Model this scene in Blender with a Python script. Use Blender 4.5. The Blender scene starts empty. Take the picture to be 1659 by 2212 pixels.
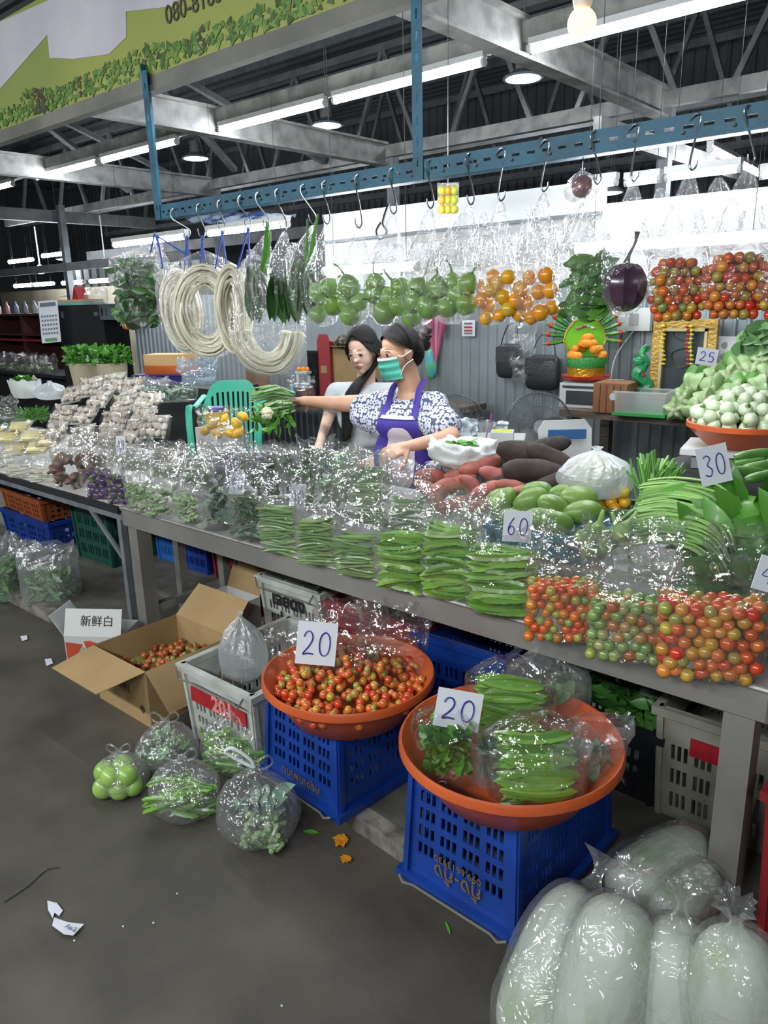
import bpy, bmesh, math, random
from mathutils import Vector, Matrix, noise
from mathutils.bvhtree import BVHTree
random.seed(7)
SC = bpy.context.scene
COL = SC.collection
PI = math.pi
# ------------------------------------------------------------------ camera
W, H, FPX = 1659.0, 2212.0, 1640.0
PITCH, YAW, ROLL, HC = math.radians(15.5), math.radians(41.0), math.radians(1.4), 1.65
_f0 = Vector((-math.sin(YAW), math.cos(YAW), 0)); _r0 = Vector((math.cos(YAW), math.sin(YAW), 0)); _up = Vector((0, 0, 1))
CF = _f0 * math.cos(PITCH) - _up * math.sin(PITCH)
_u = _r0.cross(CF)
CR = _r0 * math.cos(ROLL) - _u * math.sin(ROLL)
CU = _u * math.cos(ROLL) + _r0 * math.sin(ROLL)
CAM = Vector((0, 0, HC))
FWD, RGT = _f0, _r0                      # horizontal directions away from and to the right of the viewer
def ray(px, py): return CF + CR * ((px - W / 2) / FPX) - CU * ((py - H / 2) / FPX)
def PZ(px, py, z):
    d = ray(px, py); return CAM + d * ((z - HC) / d.z)
def PY(px, py, y):
    d = ray(px, py); return CAM + d * (y / d.y)
def PX(px, py, x):
    d = ray(px, py); return CAM + d * (x / d.x)
def dep(p): return (Vector(p) - CAM).dot(CF)
def mpp(p): return dep(p) / FPX          # metres per photo pixel at a point
cam = bpy.data.cameras.new('camera'); camo = bpy.data.objects.new('camera', cam); COL.objects.link(camo)
cam.sensor_fit = 'VERTICAL'; cam.sensor_height = 24.0; cam.lens = 24.0 * FPX / H; cam.clip_start = 0.05; cam.clip_end = 80
_m = Matrix((CR, CU, -CF)).transposed().to_4x4(); _m.translation = CAM; camo.matrix_world = _m
SC.camera = camo
SC.view_settings.view_transform = 'Standard'; SC.view_settings.look = 'None'; SC.view_settings.gamma = 1.0
SC.view_settings.use_curve_mapping = False; SC.view_settings.exposure = 0.22
SC.cycles.transparent_max_bounces = 28; SC.cycles.max_bounces = 8; SC.cycles.diffuse_bounces = 3; SC.cycles.glossy_bounces = 3
SC.cycles.caustics_reflective = False; SC.cycles.caustics_refractive = False; SC.cycles.sample_clamp_indirect = 6.0
# ------------------------------------------------------------------ world: even ambient fill, standing in for light bounced around the big hall
wd = bpy.data.worlds.new('hall'); SC.world = wd; wd.use_nodes = True
wd.node_tree.nodes['Background'].inputs[0].default_value = (0.75, 0.82, 0.9, 1); wd.node_tree.nodes['Background'].inputs[1].default_value = 0.10
TUBE_E, BAY_E = 74.0, 60.0               # brightness of the fluorescent tubes and of the round bay lamps
# the tubes of the stalls across the aisle, behind the viewer, as far off as this stall's own front tubes
for lx, ly, lz, e in [(x, -2.1, 3.1, 64) for x in (-7.0, -4.6, -2.6, -.6, 1.4)]:
    ld = bpy.data.lights.new('opposite_stall_tube_offscreen', 'AREA'); ld.shape = 'RECTANGLE'; ld.size = 1.2; ld.size_y = .2; ld.energy = e; ld.color = (.95, .98, 1.0)
    lo = bpy.data.objects.new('opposite_stall_tube_offscreen', ld); COL.objects.link(lo); lo.location = (lx, ly, lz); lo.rotation_euler = (.6, 0, 0)
# ------------------------------------------------------------------ materials
MATS = {}
def lin(c):
    if isinstance(c, str):
        c = c.lstrip('#'); c = tuple(int(c[i:i+2], 16) / 255 for i in (0, 2, 4))
    return tuple((x / 12.92 if x <= .04045 else ((x + .055) / 1.055) ** 2.4) for x in c[:3]) + (1,)
def M(name, col='#808080', rough=.5, metal=0., col2=None, scale=12., bump=0., bscale=None, sss=0., emit=0., coat=0., stretch=None, spec=.5, detail=4., ramp=(.35, .65), dist=.02, alpha=1., trans=0.):
    if name in MATS: return MATS[name]
    m = bpy.data.materials.new(name); m.use_nodes = True; nt = m.node_tree; b = nt.nodes['Principled BSDF']
    b.inputs['Base Color'].default_value = lin(col); b.inputs['Roughness'].default_value = rough; b.inputs['Metallic'].default_value = metal
    b.inputs['Specular IOR Level'].default_value = spec; b.inputs['Coat Weight'].default_value = coat; b.inputs['Coat Roughness'].default_value = .12
    b.inputs['Alpha'].default_value = alpha; b.inputs['Transmission Weight'].default_value = trans
    if sss: b.inputs['Subsurface Weight'].default_value = sss; b.inputs['Subsurface Radius'].default_value = (.02, .01, .006); b.inputs['Subsurface Scale'].default_value = .4
    if emit: b.inputs['Emission Color'].default_value = lin(col); b.inputs['Emission Strength'].default_value = emit
    if col2 or bump:
        tc = nt.nodes.new('ShaderNodeTexCoord'); mp = nt.nodes.new('ShaderNodeMapping'); nt.links.new(tc.outputs['Object'], mp.inputs[0])
        if stretch: mp.inputs['Scale'].default_value = stretch
    if col2:
        n = nt.nodes.new('ShaderNodeTexNoise'); n.inputs['Scale'].default_value = scale; n.inputs['Detail'].default_value = detail
        nt.links.new(mp.outputs[0], n.inputs['Vector'])
        r = nt.nodes.new('ShaderNodeValToRGB'); r.color_ramp.elements[0].position, r.color_ramp.elements[1].position = ramp
        r.color_ramp.elements[0].color = lin(col); r.color_ramp.elements[1].color = lin(col2)
        nt.links.new(n.outputs[0], r.inputs[0]); nt.links.new(r.outputs[0], b.inputs['Base Color'])
    if bump:
        n2 = nt.nodes.new('ShaderNodeTexNoise'); n2.inputs['Scale'].default_value = bscale or scale; n2.inputs['Detail'].default_value = 3
        nt.links.new(mp.outputs[0], n2.inputs['Vector'])
        bp = nt.nodes.new('ShaderNodeBump'); bp.inputs['Strength'].default_value = bump; bp.inputs['Distance'].default_value = dist
        nt.links.new(n2.outputs[0], bp.inputs['Height']); nt.links.new(bp.outputs[0], b.inputs['Normal'])
    MATS[name] = m; return m
def MR(name, cols, rough=.25, coat=.3, sss=0.):
    """each fruit its own ripeness: colour picked by object and by loose piece"""
    if name in MATS: return MATS[name]
    m = M(name, cols[0], rough, coat=coat, sss=sss); nt = m.node_tree; b = nt.nodes['Principled BSDF']
    oi = nt.nodes.new('ShaderNodeObjectInfo'); g = nt.nodes.new('ShaderNodeNewGeometry'); a = nt.nodes.new('ShaderNodeMath'); a.operation = 'ADD'
    fr = nt.nodes.new('ShaderNodeMath'); fr.operation = 'FRACT'
    nt.links.new(oi.outputs['Random'], a.inputs[0]); nt.links.new(g.outputs['Random Per Island'], a.inputs[1]); nt.links.new(a.outputs[0], fr.inputs[0])
    r = nt.nodes.new('ShaderNodeValToRGB'); r.color_ramp.interpolation = 'LINEAR'; e = r.color_ramp.elements
    e[0].position = 0; e[0].color = lin(cols[0]); e[1].position = 1; e[1].color = lin(cols[-1])
    for i in range(1, len(cols) - 1): e.new(i / (len(cols) - 1)).color = lin(cols[i])
    nt.links.new(fr.outputs[0], r.inputs[0]); nt.links.new(r.outputs[0], b.inputs['Base Color']); return m
def film(name, milk=.04, tint='#ffffff', gl=(.10, .5), rough=.075, bump=.3, bscale=28., milkcol='#eef4f6'):
    """clear plastic film: mostly see-through, Fresnel gloss, a little milky scatter"""
    if name in MATS: return MATS[name]
    m = bpy.data.materials.new(name); m.use_nodes = True; nt = m.node_tree
    for n in list(nt.nodes): nt.nodes.remove(n)
    out = nt.nodes.new('ShaderNodeOutputMaterial'); tr = nt.nodes.new('ShaderNodeBsdfTransparent'); tr.inputs[0].default_value = lin(tint)
    g = nt.nodes.new('ShaderNodeBsdfGlossy'); g.inputs['Roughness'].default_value = rough; g.inputs[0].default_value = (1, 1, 1, 1)
    d = nt.nodes.new('ShaderNodeBsdfDiffuse'); d.inputs[0].default_value = lin(milkcol); tl = nt.nodes.new('ShaderNodeBsdfTranslucent'); tl.inputs[0].default_value = lin(milkcol)
    dm = nt.nodes.new('ShaderNodeMixShader'); dm.inputs[0].default_value = .5; nt.links.new(d.outputs[0], dm.inputs[1]); nt.links.new(tl.outputs[0], dm.inputs[2])
    m1 = nt.nodes.new('ShaderNodeMixShader'); m1.inputs[0].default_value = milk; nt.links.new(tr.outputs[0], m1.inputs[1]); nt.links.new(dm.outputs[0], m1.inputs[2])
    lw = nt.nodes.new('ShaderNodeLayerWeight'); lw.inputs[0].default_value = .35
    mr = nt.nodes.new('ShaderNodeMapRange'); mr.inputs['To Min'].default_value, mr.inputs['To Max'].default_value = gl
    nt.links.new(lw.outputs['Facing'], mr.inputs['Value'])
    m2 = nt.nodes.new('ShaderNodeMixShader'); nt.links.new(mr.outputs[0], m2.inputs[0]); nt.links.new(m1.outputs[0], m2.inputs[1]); nt.links.new(g.outputs[0], m2.inputs[2])
    tc = nt.nodes.new('ShaderNodeTexCoord'); n2 = nt.nodes.new('ShaderNodeTexNoise'); n2.inputs['Scale'].default_value = bscale; n2.inputs['Detail'].default_value = 2; n2.inputs['Distortion'].default_value = 1.2
    nt.links.new(tc.outputs['Object'], n2.inputs['Vector'])
    bp = nt.nodes.new('ShaderNodeBump'); bp.inputs['Strength'].default_value = bump; bp.inputs['Distance'].default_value = .02
    nt.links.new(n2.outputs[0], bp.inputs['Height'])
    for s in (g, lw): nt.links.new(bp.outputs[0], s.inputs['Normal'])
    nt.links.new(m2.outputs[0], out.inputs[0]); MATS[name] = m; return m
def EM(name, col, s):
    if name in MATS: return MATS[name]
    m = bpy.data.materials.new(name); m.use_nodes = True; nt = m.node_tree
    b = nt.nodes['Principled BSDF']; b.inputs['Base Color'].default_value = lin(col); b.inputs['Emission Color'].default_value = lin(col); b.inputs['Emission Strength'].default_value = s
    MATS[name] = m; return m
# ------------------------------------------------------------------ mesh builder
class MB:
    def __init__(s): s.v = []; s.f = []; s.m = []
    def add(s, vs, fs, mi=0):
        n = len(s.v); s.v.extend(tuple(v) for v in vs); s.f.extend(tuple(i + n for i in f) for f in fs); s.m.extend([mi] * len(fs)); return s
    def box(s, c, size, rz=0., mi=0, top=(1, 1), rot=None):
        hx, hy, hz = size[0] / 2, size[1] / 2, size[2] / 2; vs = []
        R = rot if rot is not None else Matrix.Rotation(rz, 3, 'Z'); c = Vector(c)
        for k in (-1, 1):
            t = top if k > 0 else (1, 1)
            for sx, sy in ((-1, -1), (1, -1), (1, 1), (-1, 1)): vs.append(c + R @ Vector((sx * hx * t[0], sy * hy * t[1], k * hz)))
        return s.add(vs, [(3, 2, 1, 0), (4, 5, 6, 7), (0, 1, 5, 4), (1, 2, 6, 5), (2, 3, 7, 6), (3, 0, 4, 7)], mi)
    def bar(s, a, b, w, h, mi=0, up=(0, 0, 1)):
        a, b = Vector(a), Vector(b); d = (b - a); L = d.length; d.normalize(); u = Vector(up)
        if abs(d.dot(u)) > .98: u = Vector((1, 0, 0))
        x = d.cross(u).normalized(); z = x.cross(d)
        return s.box((a + b) / 2, (w, L, h), mi=mi, rot=Matrix((x, d, z)).transposed())
    def tube(s, pts, r, seg=6, mi=0, flat=1.0, up=(0, 0, 1), close=False):
        pts = [Vector(p) for p in pts]; n = len(pts); rs = r if isinstance(r, (list, tuple)) else [r] * n; vs = []; fs = []
        px = None
        for i, p in enumerate(pts):
            d = (pts[min(i + 1, n - 1)] - pts[max(i - 1, 0)]); d = d.normalized() if d.length > 1e-9 else Vector((0, 0, 1))
            if px is None:
                u = Vector(up); u = u if abs(d.dot(u)) < .95 else Vector((1, 0.01, 0)); x = d.cross(u).normalized()
            else:
                x = (px - d * px.dot(d)); x = x.normalized() if x.length > 1e-6 else d.orthogonal().normalized()
            px = x; y = x.cross(d)
            for k in range(seg):
                a = 2 * PI * k / seg; vs.append(p + x * (math.cos(a) * rs[i]) + y * (math.sin(a) * rs[i] * flat))
        for i in range(n - 1):
            for k in range(seg): a = i * seg + k; b = i * seg + (k + 1) % seg; fs.append((a, b, b + seg, a + seg))
        fs.append(tuple(range(seg))[::-1]); fs.append(tuple((n - 1) * seg + k for k in range(seg)))
        return s.add(vs, fs, mi)
    def lathe(s, prof, seg=24, c=(0, 0, 0), mi=0, sx=1., sy=1., cap=True, rot=None):
        vs = []; fs = []; n = len(prof); c = Vector(c)
        for r, z in prof:
            for k in range(seg):
                a = 2 * PI * k / seg; v = Vector((r * math.cos(a) * sx, r * math.sin(a) * sy, z)); vs.append(c + (rot @ v if rot is not None else v))
        for i in range(n - 1):
            for k in range(seg): a = i * seg + k; b = i * seg + (k + 1) % seg; fs.append((a, b, b + seg, a + seg))
        if cap: fs.append(tuple(range(seg))[::-1]); fs.append(tuple((n - 1) * seg + k for k in range(seg)))
        return s.add(vs, fs, mi)
    def ellip(s, c, r, seg=10, rings=7, rot=None, mi=0, fn=None):
        vs = []; fs = []; c = Vector(c); r = (r, r, r) if not isinstance(r, (tuple, list)) else r
        for i in range(1, rings):
            t = PI * i / rings
            for k in range(seg):
                a = 2 * PI * k / seg; v = Vector((math.sin(t) * math.cos(a), math.sin(t) * math.sin(a), math.cos(t))); q = fn(v) if fn else 1
                vs.append(Vector((v.x * r[0] * q, v.y * r[1] * q, v.z * r[2] * q)))
        vs.append(Vector((0, 0, r[2] * (fn(Vector((0, 0, 1))) if fn else 1)))); vs.append(Vector((0, 0, -r[2] * (fn(Vector((0, 0, -1))) if fn else 1))))
        nr = rings - 1; T = nr * seg; B = T + 1
        for k in range(seg):
            fs.append((T, k, (k + 1) % seg)); fs.append((B, (nr - 1) * seg + (k + 1) % seg, (nr - 1) * seg + k))
        for i in range(nr - 1):
            for k in range(seg): a = i * seg + k; b = i * seg + (k + 1) % seg; fs.append((a, a + seg, b + seg, b))
        return s.add([c + (rot @ v if rot is not None else v) for v in vs], fs, mi)
    def cap(s, a, b, ra, rb, seg=14, mi=0):
        """closed tapered limb segment with rounded ends"""
        a, b = Vector(a), Vector(b); d = (b - a); L = d.length; d.normalize(); pts = []; rs = []
        for t in (1, .8, .5, .2): pts.append(a - d * ra * t); rs.append(ra * math.sqrt(max(0.02, 1 - t * t)))
        for t in (0, .5, 1): pts.append(a + d * L * t); rs.append(ra + (rb - ra) * t)
        for t in (.2, .5, .8, 1): pts.append(b + d * rb * t); rs.append(rb * math.sqrt(max(0.02, 1 - t * t)))
        return s.tube(pts, rs, seg, mi)
    def grid(s, fn, nu, nv, mi=0, cu=False, cv=False):
        vs = [fn(i / (nu if cu else nu - 1), j / (nv if cv else nv - 1)) for j in range(nv) for i in range(nu)]; fs = []
        for j in range(nv if cv else nv - 1):
            for i in range(nu if cu else nu - 1):
                fs.append((j * nu + i, j * nu + (i + 1) % nu, ((j + 1) % nv) * nu + (i + 1) % nu, ((j + 1) % nv) * nu + i))
        return s.add(vs, fs, mi)
    def leaf(s, base, d, up, L, w, curl=.2, mi=0, nl=4, fold=.25):
        base, d, up = Vector(base), Vector(d).normalized(), Vector(up); x = d.cross(up)
        x = x.normalized() if x.length > 1e-6 else d.orthogonal().normalized(); n = x.cross(d); vs = []; fs = []
        for i in range(nl + 1):
            t = i / nl; wd = w * .5 * math.sin(PI * min(1, .06 + t * .94)) ** .8; p = base + d * (L * t) - n * (curl * L * t * t)
            for k in (-1, 0, 1): vs.append(p + x * (wd * k) + n * (abs(k) * wd * fold))
        for i in range(nl):
            for k in (0, 1): a = i * 3 + k; fs.append((a, a + 1, a + 4, a + 3))
        return s.add(vs, fs, mi)
    def poly(s, pts, mi=0): return s.add(pts, [tuple(range(len(pts)))], mi)
    def prism(s, pts, d, mi=0):
        """polygon pts extruded by vector d"""
        n = len(pts); d = Vector(d); vs = [Vector(p) for p in pts]; vs += [v + d for v in vs]
        return s.add(vs, [tuple(range(n))[::-1], tuple(range(n, 2 * n))] + [(i, (i + 1) % n, (i + 1) % n + n, i + n) for i in range(n)], mi)
    def cells(s, o, u, v, us, vs_, hole, th, n, mi=0):
        """panel with real holes: hole(i, j) tells which cells of the us x vs_ grid are open"""
        o, u, v, n = Vector(o), Vector(u), Vector(v), Vector(n); nu, nv = len(us) - 1, len(vs_) - 1; vt = []; ix = {}
        def P(i, j, k):
            if (i, j, k) not in ix: ix[(i, j, k)] = len(vt); vt.append(o + u * us[i] + v * vs_[j] + n * (th * k))
            return ix[(i, j, k)]
        fs = []; solid = lambda i, j: 0 <= i < nu and 0 <= j < nv and not hole(i, j)
        for i in range(nu):
            for j in range(nv):
                if hole(i, j): continue
                fs.append((P(i, j, 1), P(i + 1, j, 1), P(i + 1, j + 1, 1), P(i, j + 1, 1))); fs.append((P(i, j, 0), P(i, j + 1, 0), P(i + 1, j + 1, 0), P(i + 1, j, 0)))
                if not solid(i - 1, j): fs.append((P(i, j, 0), P(i, j, 1), P(i, j + 1, 1), P(i, j + 1, 0)))
                if not solid(i + 1, j): fs.append((P(i + 1, j, 1), P(i + 1, j, 0), P(i + 1, j + 1, 0), P(i + 1, j + 1, 1)))
                if not solid(i, j - 1): fs.append((P(i, j, 1), P(i, j, 0), P(i + 1, j, 0), P(i + 1, j, 1)))
                if not solid(i, j + 1): fs.append((P(i, j + 1, 0), P(i, j + 1, 1), P(i + 1, j + 1, 1), P(i + 1, j + 1, 0)))
        return s.add(vt, fs, mi)
    def mesh(s, name, mats, smooth=True):
        me = bpy.data.meshes.new(name); me.from_pydata(s.v, [], s.f)
        for m in (mats if isinstance(mats, (list, tuple)) else [mats]): me.materials.append(m)
        if len(me.materials) > 1: me.polygons.foreach_set('material_index', s.m)
        if smooth:
            me.shade_smooth()
            if smooth != 'all': me.set_sharp_from_angle(angle=math.radians(40 if smooth is True else smooth))
        me.update(); return me
    def build(s, name, mats, parent=None, smooth=True, world=True):
        return link(name, s.mesh(name, mats, smooth), parent, world)
def link(name, data, parent=None, world=True):
    o = bpy.data.objects.new(name, data); COL.objects.link(o)
    if parent is not None:
        o.parent = parent
        if world and parent.parent is None: o.matrix_parent_inverse = parent.matrix_basis.inverted()
    return o
def tag(o, label=None, cat=None, group=None, kind=None):
    if label: o['label'] = label
    if cat: o['category'] = cat
    if group: o['group'] = group
    if kind: o['kind'] = kind
    return o
def thing(name, label, cat, loc=(0, 0, 0), rz=0., group=None):
    o = bpy.data.objects.new(name, None); COL.objects.link(o); o.empty_display_size = .05
    o.matrix_basis = Matrix.Translation(Vector(loc)) @ Matrix.Rotation(rz, 4, 'Z'); return tag(o, label, cat, group)
def struct(name, mb, m, parent=None, smooth=True):
    o = mb.build(name, m, parent, smooth)
    if parent is None: o['kind'] = 'structure'
    return o
def place(mesh, name, loc, rot=None, sc=1., label=None, cat=None, group=None, parent=None):
    """one more individual that shares its mesh with its kind"""
    o = bpy.data.objects.new(name, mesh); COL.objects.link(o)
    R = rot.to_4x4() if rot is not None else Matrix.Identity(4); S = Matrix.Diagonal((sc, sc, sc, 1)) if not isinstance(sc, (tuple, list)) else Matrix.Diagonal((*sc, 1))
    o.matrix_basis = Matrix.Translation(Vector(loc)) @ R @ S
    if parent is not None:
        o.parent = parent
        if parent.parent is None: o.matrix_parent_inverse = parent.matrix_basis.inverted()
    return tag(o, label, cat, group)
def dup(root, loc, rz=0., label=None, group=None):
    r = root.copy(); COL.objects.link(r); r.matrix_basis = Matrix.Translation(Vector(loc)) @ Matrix.Rotation(rz, 4, 'Z')
    if label: r['label'] = label
    if group: r['group'] = group
    for ch in list(root.children):
        c = ch.copy(); COL.objects.link(c); c.parent = r
        for g in list(ch.children): d = g.copy(); COL.objects.link(d); d.parent = c
    return r
def text(name, s, o, right, up, size, mat, parent=None, th=.0008, bold=0., align='CENTER'):
    cu = bpy.data.curves.new(name, 'FONT'); cu.body = s; cu.size = size; cu.align_x = align; cu.extrude = th; cu.offset = bold; cu.resolution_u = 3
    t = bpy.data.objects.new(name, cu); COL.objects.link(t); me = bpy.data.meshes.new_from_object(t.evaluated_get(bpy.context.evaluated_depsgraph_get()))
    bpy.data.objects.remove(t); bpy.data.curves.remove(cu); me.materials.clear(); me.materials.append(mat); me.name = name
    right, up = Vector(right).normalized(), Vector(up).normalized(); n = right.cross(up); Mx = Matrix((right, up, n)).transposed().to_4x4(); Mx.translation = Vector(o)
    me.transform(Mx); return link(name, me, parent)
DIG = {'0': [[(.5, 1), (.2, .85), (.08, .5), (.2, .12), (.5, 0), (.8, .14), (.92, .5), (.8, .86), (.5, 1)]], '2': [[(.1, .75), (.3, .97), (.65, .97), (.82, .72), (.6, .4), (.1, .02), (.5, .06), (.95, .04)]],
       '3': [[(.12, .9), (.5, 1), (.8, .82), (.45, .55), (.85, .3), (.6, .02), (.1, .1)]], '4': [[(.6, 1), (.12, .4), (.95, .42)], [(.72, .8), (.66, 0)]],
       '5': [[(.85, 1), (.25, .97), (.18, .58), (.6, .62), (.85, .32), (.6, .02), (.1, .08)]], '6': [[(.7, 1), (.25, .6), (.12, .25), (.4, 0), (.75, .12), (.75, .38), (.4, .5), (.15, .28)]],
       '-': [[(.1, .0), (.9, .02)]], '.': [[(.4, 0), (.55, -.06)]]}
def crom(p, k=4):
    p = [Vector(q) for q in p]; out = []
    for i in range(len(p) - 1):
        a, b, c, d = p[max(i - 1, 0)], p[i], p[i + 1], p[min(i + 2, len(p) - 1)]
        for j in range(k):
            t = j / k; out.append(.5 * ((2 * b) + (c - a) * t + (2 * a - 5 * b + 4 * c - d) * t * t + (3 * b - 3 * c + d - a) * t ** 3))
    out.append(p[-1]); return out
def rnd(a=0., b=1.): return random.uniform(a, b)
def rot3(rx=0, ry=0, rz=0): return (Matrix.Rotation(rz, 3, 'Z') @ Matrix.Rotation(ry, 3, 'Y') @ Matrix.Rotation(rx, 3, 'X'))
def rrot(): return rot3(rnd(0, 6.28), rnd(0, 6.28), rnd(0, 6.28))
# ------------------------------------------------------------------ setting
TZ, TY = .737, 1.825                     # height and front edge of the long stall table
PL = .06                                 # height of the stall platform above the aisle
KY = 1.49                                # kerb line
concrete = M('concrete', '#3b3934', .5, col2='#5b574d', scale=3.2, bump=.25, bscale=60, detail=8, ramp=(.3, .75), dist=.004)
concrete2 = M('concrete_platform', '#494843', .6, col2='#66645d', scale=6, bump=.3, bscale=50, detail=8, dist=.004)
kerbm = M('kerb', '#4f4d47', .75, col2='#8a857a', scale=14, bump=.5, bscale=40, detail=8, dist=.006)
struct('floor', MB().box((-5, 1, -.05), (30, 14, .1)), concrete)
# the platform: set back in the middle, where the cartons stand on the aisle floor
edge = [(-17, 1.70), (-3.06, 1.70), (-3.06, 2.04), (-1.93, 2.04), (-1.93, 1.55), (-1.56, 1.515), (-.84, 1.45), (3, 1.12)]
struct('floor_platform', MB().prism([(x, y + (.05 if k not in (1, 4) else .05), 0) for k, (x, y) in enumerate(edge)] + [(3, 16, 0), (-17, 16, 0)], (0, 0, PL)), concrete2, smooth=False)
kb = MB()
for (a, b) in zip(edge[:-1], edge[1:]):
    a, b = Vector((*a, PL / 2)), Vector((*b, PL / 2)); n = (b - a).cross(Vector((0, 0, 1))).normalized(); kb.bar(a - n * .025, b - n * .025, .055, PL + .004)
struct('trim_1', kb, kerbm)
wallg = M('corrugated_steel', '#7d868a', .45, metal=.3, col2='#8c969a', scale=2.5, ramp=(.3, .7))
darkg = M('hall_steel', '#4a4e50', .8, col2='#5b6062', scale=1.2)
rooff = M('roof_steel', '#4a4d4f', .8, col2='#5c5f61', scale=.8)
whitew = M('white_board', '#c0c4c4', .6, col2='#cdd0d0', scale=2)
beamw = M('beam_paint', '#757774', .55, col2='#979894', scale=7, bump=.2, bscale=30, detail=9, ramp=(.38, .6), dist=.004)
beamd = M('beam_paint_dim', '#565a5b', .6, col2='#6b6f6f', scale=5, detail=8)  # beam paint copied darker: the dimness of the roof is in the colour
steelg = M('post_steel', '#5c6265', .55, col2='#73797c', scale=8)
def corrug(x0, x1, y, z0, z1, pitch=.075, amp=.012, axis='x'):
    mb = MB(); n = int((x1 - x0) / pitch); vs = []; fs = []; k = 0
    prof = []
    for i in range(n):
        a = x0 + i * pitch
        for t, h in ((0, 0), (.55, 0), (.68, 1), (.87, 1)): prof.append((a + t * pitch, -h * amp))
    for a, h in prof:
        if axis == 'x': vs += [(a, y + h, z0), (a, y + h, z1)]
        else: vs += [(z0, a, y + h), (z1, a, y + h)]
    for i in range(len(prof) - 1): fs.append((2 * i, 2 * i + 2, 2 * i + 3, 2 * i + 1))
    return mb.add(vs, fs)
struct('wall_back', corrug(-7.5, 1.4, 4.62, PL, 1.75), wallg, smooth=False)
wb = MB().box((-3.4, 4.66, 2.03), (2.4, .04, .6)); wb.box((-.3, 4.66, 1.96), (3.8, .04, .46))
struct('wall_upper', wb, whitew)
struct('trim_2', MB().bar((-4.6, 4.62, 2.12), (-2.2, 4.62, 2.14), .02, .02), steelg)
winm = M('window_pale', '#9aa0a2', .6); wx0, wx1 = PY(165, 600, 8.5).x, PY(440, 600, 8.5).x; wz0, wz1 = PY(300, 628, 8.5).z, PY(300, 572, 8.5).z
wo = struct('window_1', MB().box(((wx0 + wx1) / 2, 8.5, (wz0 + wz1) / 2), (wx1 - wx0, .04, wz1 - wz0)), winm)
for i in range(15): MB().box((wx0 + (wx1 - wx0) * i / 14, 8.47, (wz0 + wz1) / 2), (.05, .03, wz1 - wz0)).build('mullion', darkg, wo)
MB().box(((wx0 + wx1) / 2, 8.47, (wz0 + wz1) / 2), (wx1 - wx0, .03, .05)).build('transom', darkg, wo)
struct('wall_hall', corrug(-22, 8, 11.5, 1.0, 6.4, .16, .03), darkg, smooth=False)
struct('wall_left', MB().box((-22, 5, 2.5), (.1, 16, 5)), darkg)
struct('ceiling', corrug(.5, 12.5, 4.9, -22, 8, .2, .03, axis='y'), rooff, smooth=False)
# roof beams: one grid of cross beams, three metres up
gx, gy = (-8.2, -5.35, -2.55), (4.18, 6.3)
for x in gx:
    b = MB(); b.box((x, 4.15, 3.06), (.02, 4.3, .20)); b.box((x, 4.15, 3.16), (.11, 4.3, .02)); b.box((x, 4.15, 2.965), (.11, 4.3, .02))
    struct('trim_beam_cross', b, beamw)
for y, x0, x1 in ((4.22, -12, 1.5), (6.34, -14, 3)):
    b = MB(); b.box(((x0 + x1) / 2, y, 3.10), (x1 - x0, .012, .11)); b.box(((x0 + x1) / 2, y + .03, 3.15), (x1 - x0, .07, .012)); b.box(((x0 + x1) / 2, y + .03, 3.05), (x1 - x0, .07, .012))
    struct('trim_beam_long', b, beamw)
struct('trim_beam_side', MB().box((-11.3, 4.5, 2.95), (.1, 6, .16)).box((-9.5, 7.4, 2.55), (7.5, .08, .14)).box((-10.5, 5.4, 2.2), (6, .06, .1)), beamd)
for x, y, h in ((-8.25, 6.42, 3.1), (-5.35, 6.42, 3.1), (-2.55, 6.42, 3.1), (-11.2, 5.9, 3.1), (-.2, 6.42, 3.1)):
    struct('trim_post', MB().box((x, y, h / 2 + PL / 2), (.09, .09, h - PL)), steelg)
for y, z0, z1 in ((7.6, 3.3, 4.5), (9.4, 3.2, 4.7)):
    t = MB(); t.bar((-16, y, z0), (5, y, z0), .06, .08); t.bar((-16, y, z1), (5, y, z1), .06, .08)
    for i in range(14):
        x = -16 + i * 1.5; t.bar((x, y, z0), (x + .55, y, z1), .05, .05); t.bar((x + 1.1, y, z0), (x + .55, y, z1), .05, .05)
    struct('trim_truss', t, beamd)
for i in range(9): struct('trim_purlin', MB().bar((-22, 2 + i * 1.15, 4.8), (8, 2 + i * 1.15, 4.8), .05, .1), steelg)
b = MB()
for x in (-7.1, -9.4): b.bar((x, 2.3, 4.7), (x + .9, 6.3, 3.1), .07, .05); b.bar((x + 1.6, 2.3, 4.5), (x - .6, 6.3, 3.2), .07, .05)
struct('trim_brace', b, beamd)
# right-hand short beam with a tube under it
p, q = PZ(1290, 275, 2.75), PZ(1659, 395, 2.75)
struct('trim_beam_short', MB().bar(p, q + (q - p) * .1, .06, .14), beamw)
# ------------------------------------------------------------------ lamps
blackw = M('black_wire', '#1b1c1e', .6)
tubeE = EM('tube_glow', '#f4f8ff', TUBE_E); fixw = M('fixture_white', '#dcdedd', .4)
def tube_light(a, b, label, group, r=.022, holder=True, hang=False):
    a, b = Vector(a), Vector(b); d = (b - a).normalized(); c = (a + b) / 2
    t = thing('fluorescent_light', label, 'light', c, 0, group)
    MB().tube([a + d * .02, b - d * .02], r, 10).build('tube', tubeE, t)
    for e, s in ((a, 1), (b, -1)): MB().tube([e, e + d * s * .02], r * 1.15, 10).build('end_cap', fixw, t)
    if hang:
        for f in (.12, .88): q = a + (b - a) * f; MB().tube([q, (q.x, q.y, 4.89)], .0015, 5).build('hanger', blackw, t)
    if holder: MB().bar(a + Vector((0, 0, r + .018)), b + Vector((0, 0, r + .018)), .05, .034).build('fixture', fixw, t)
    return t
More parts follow.
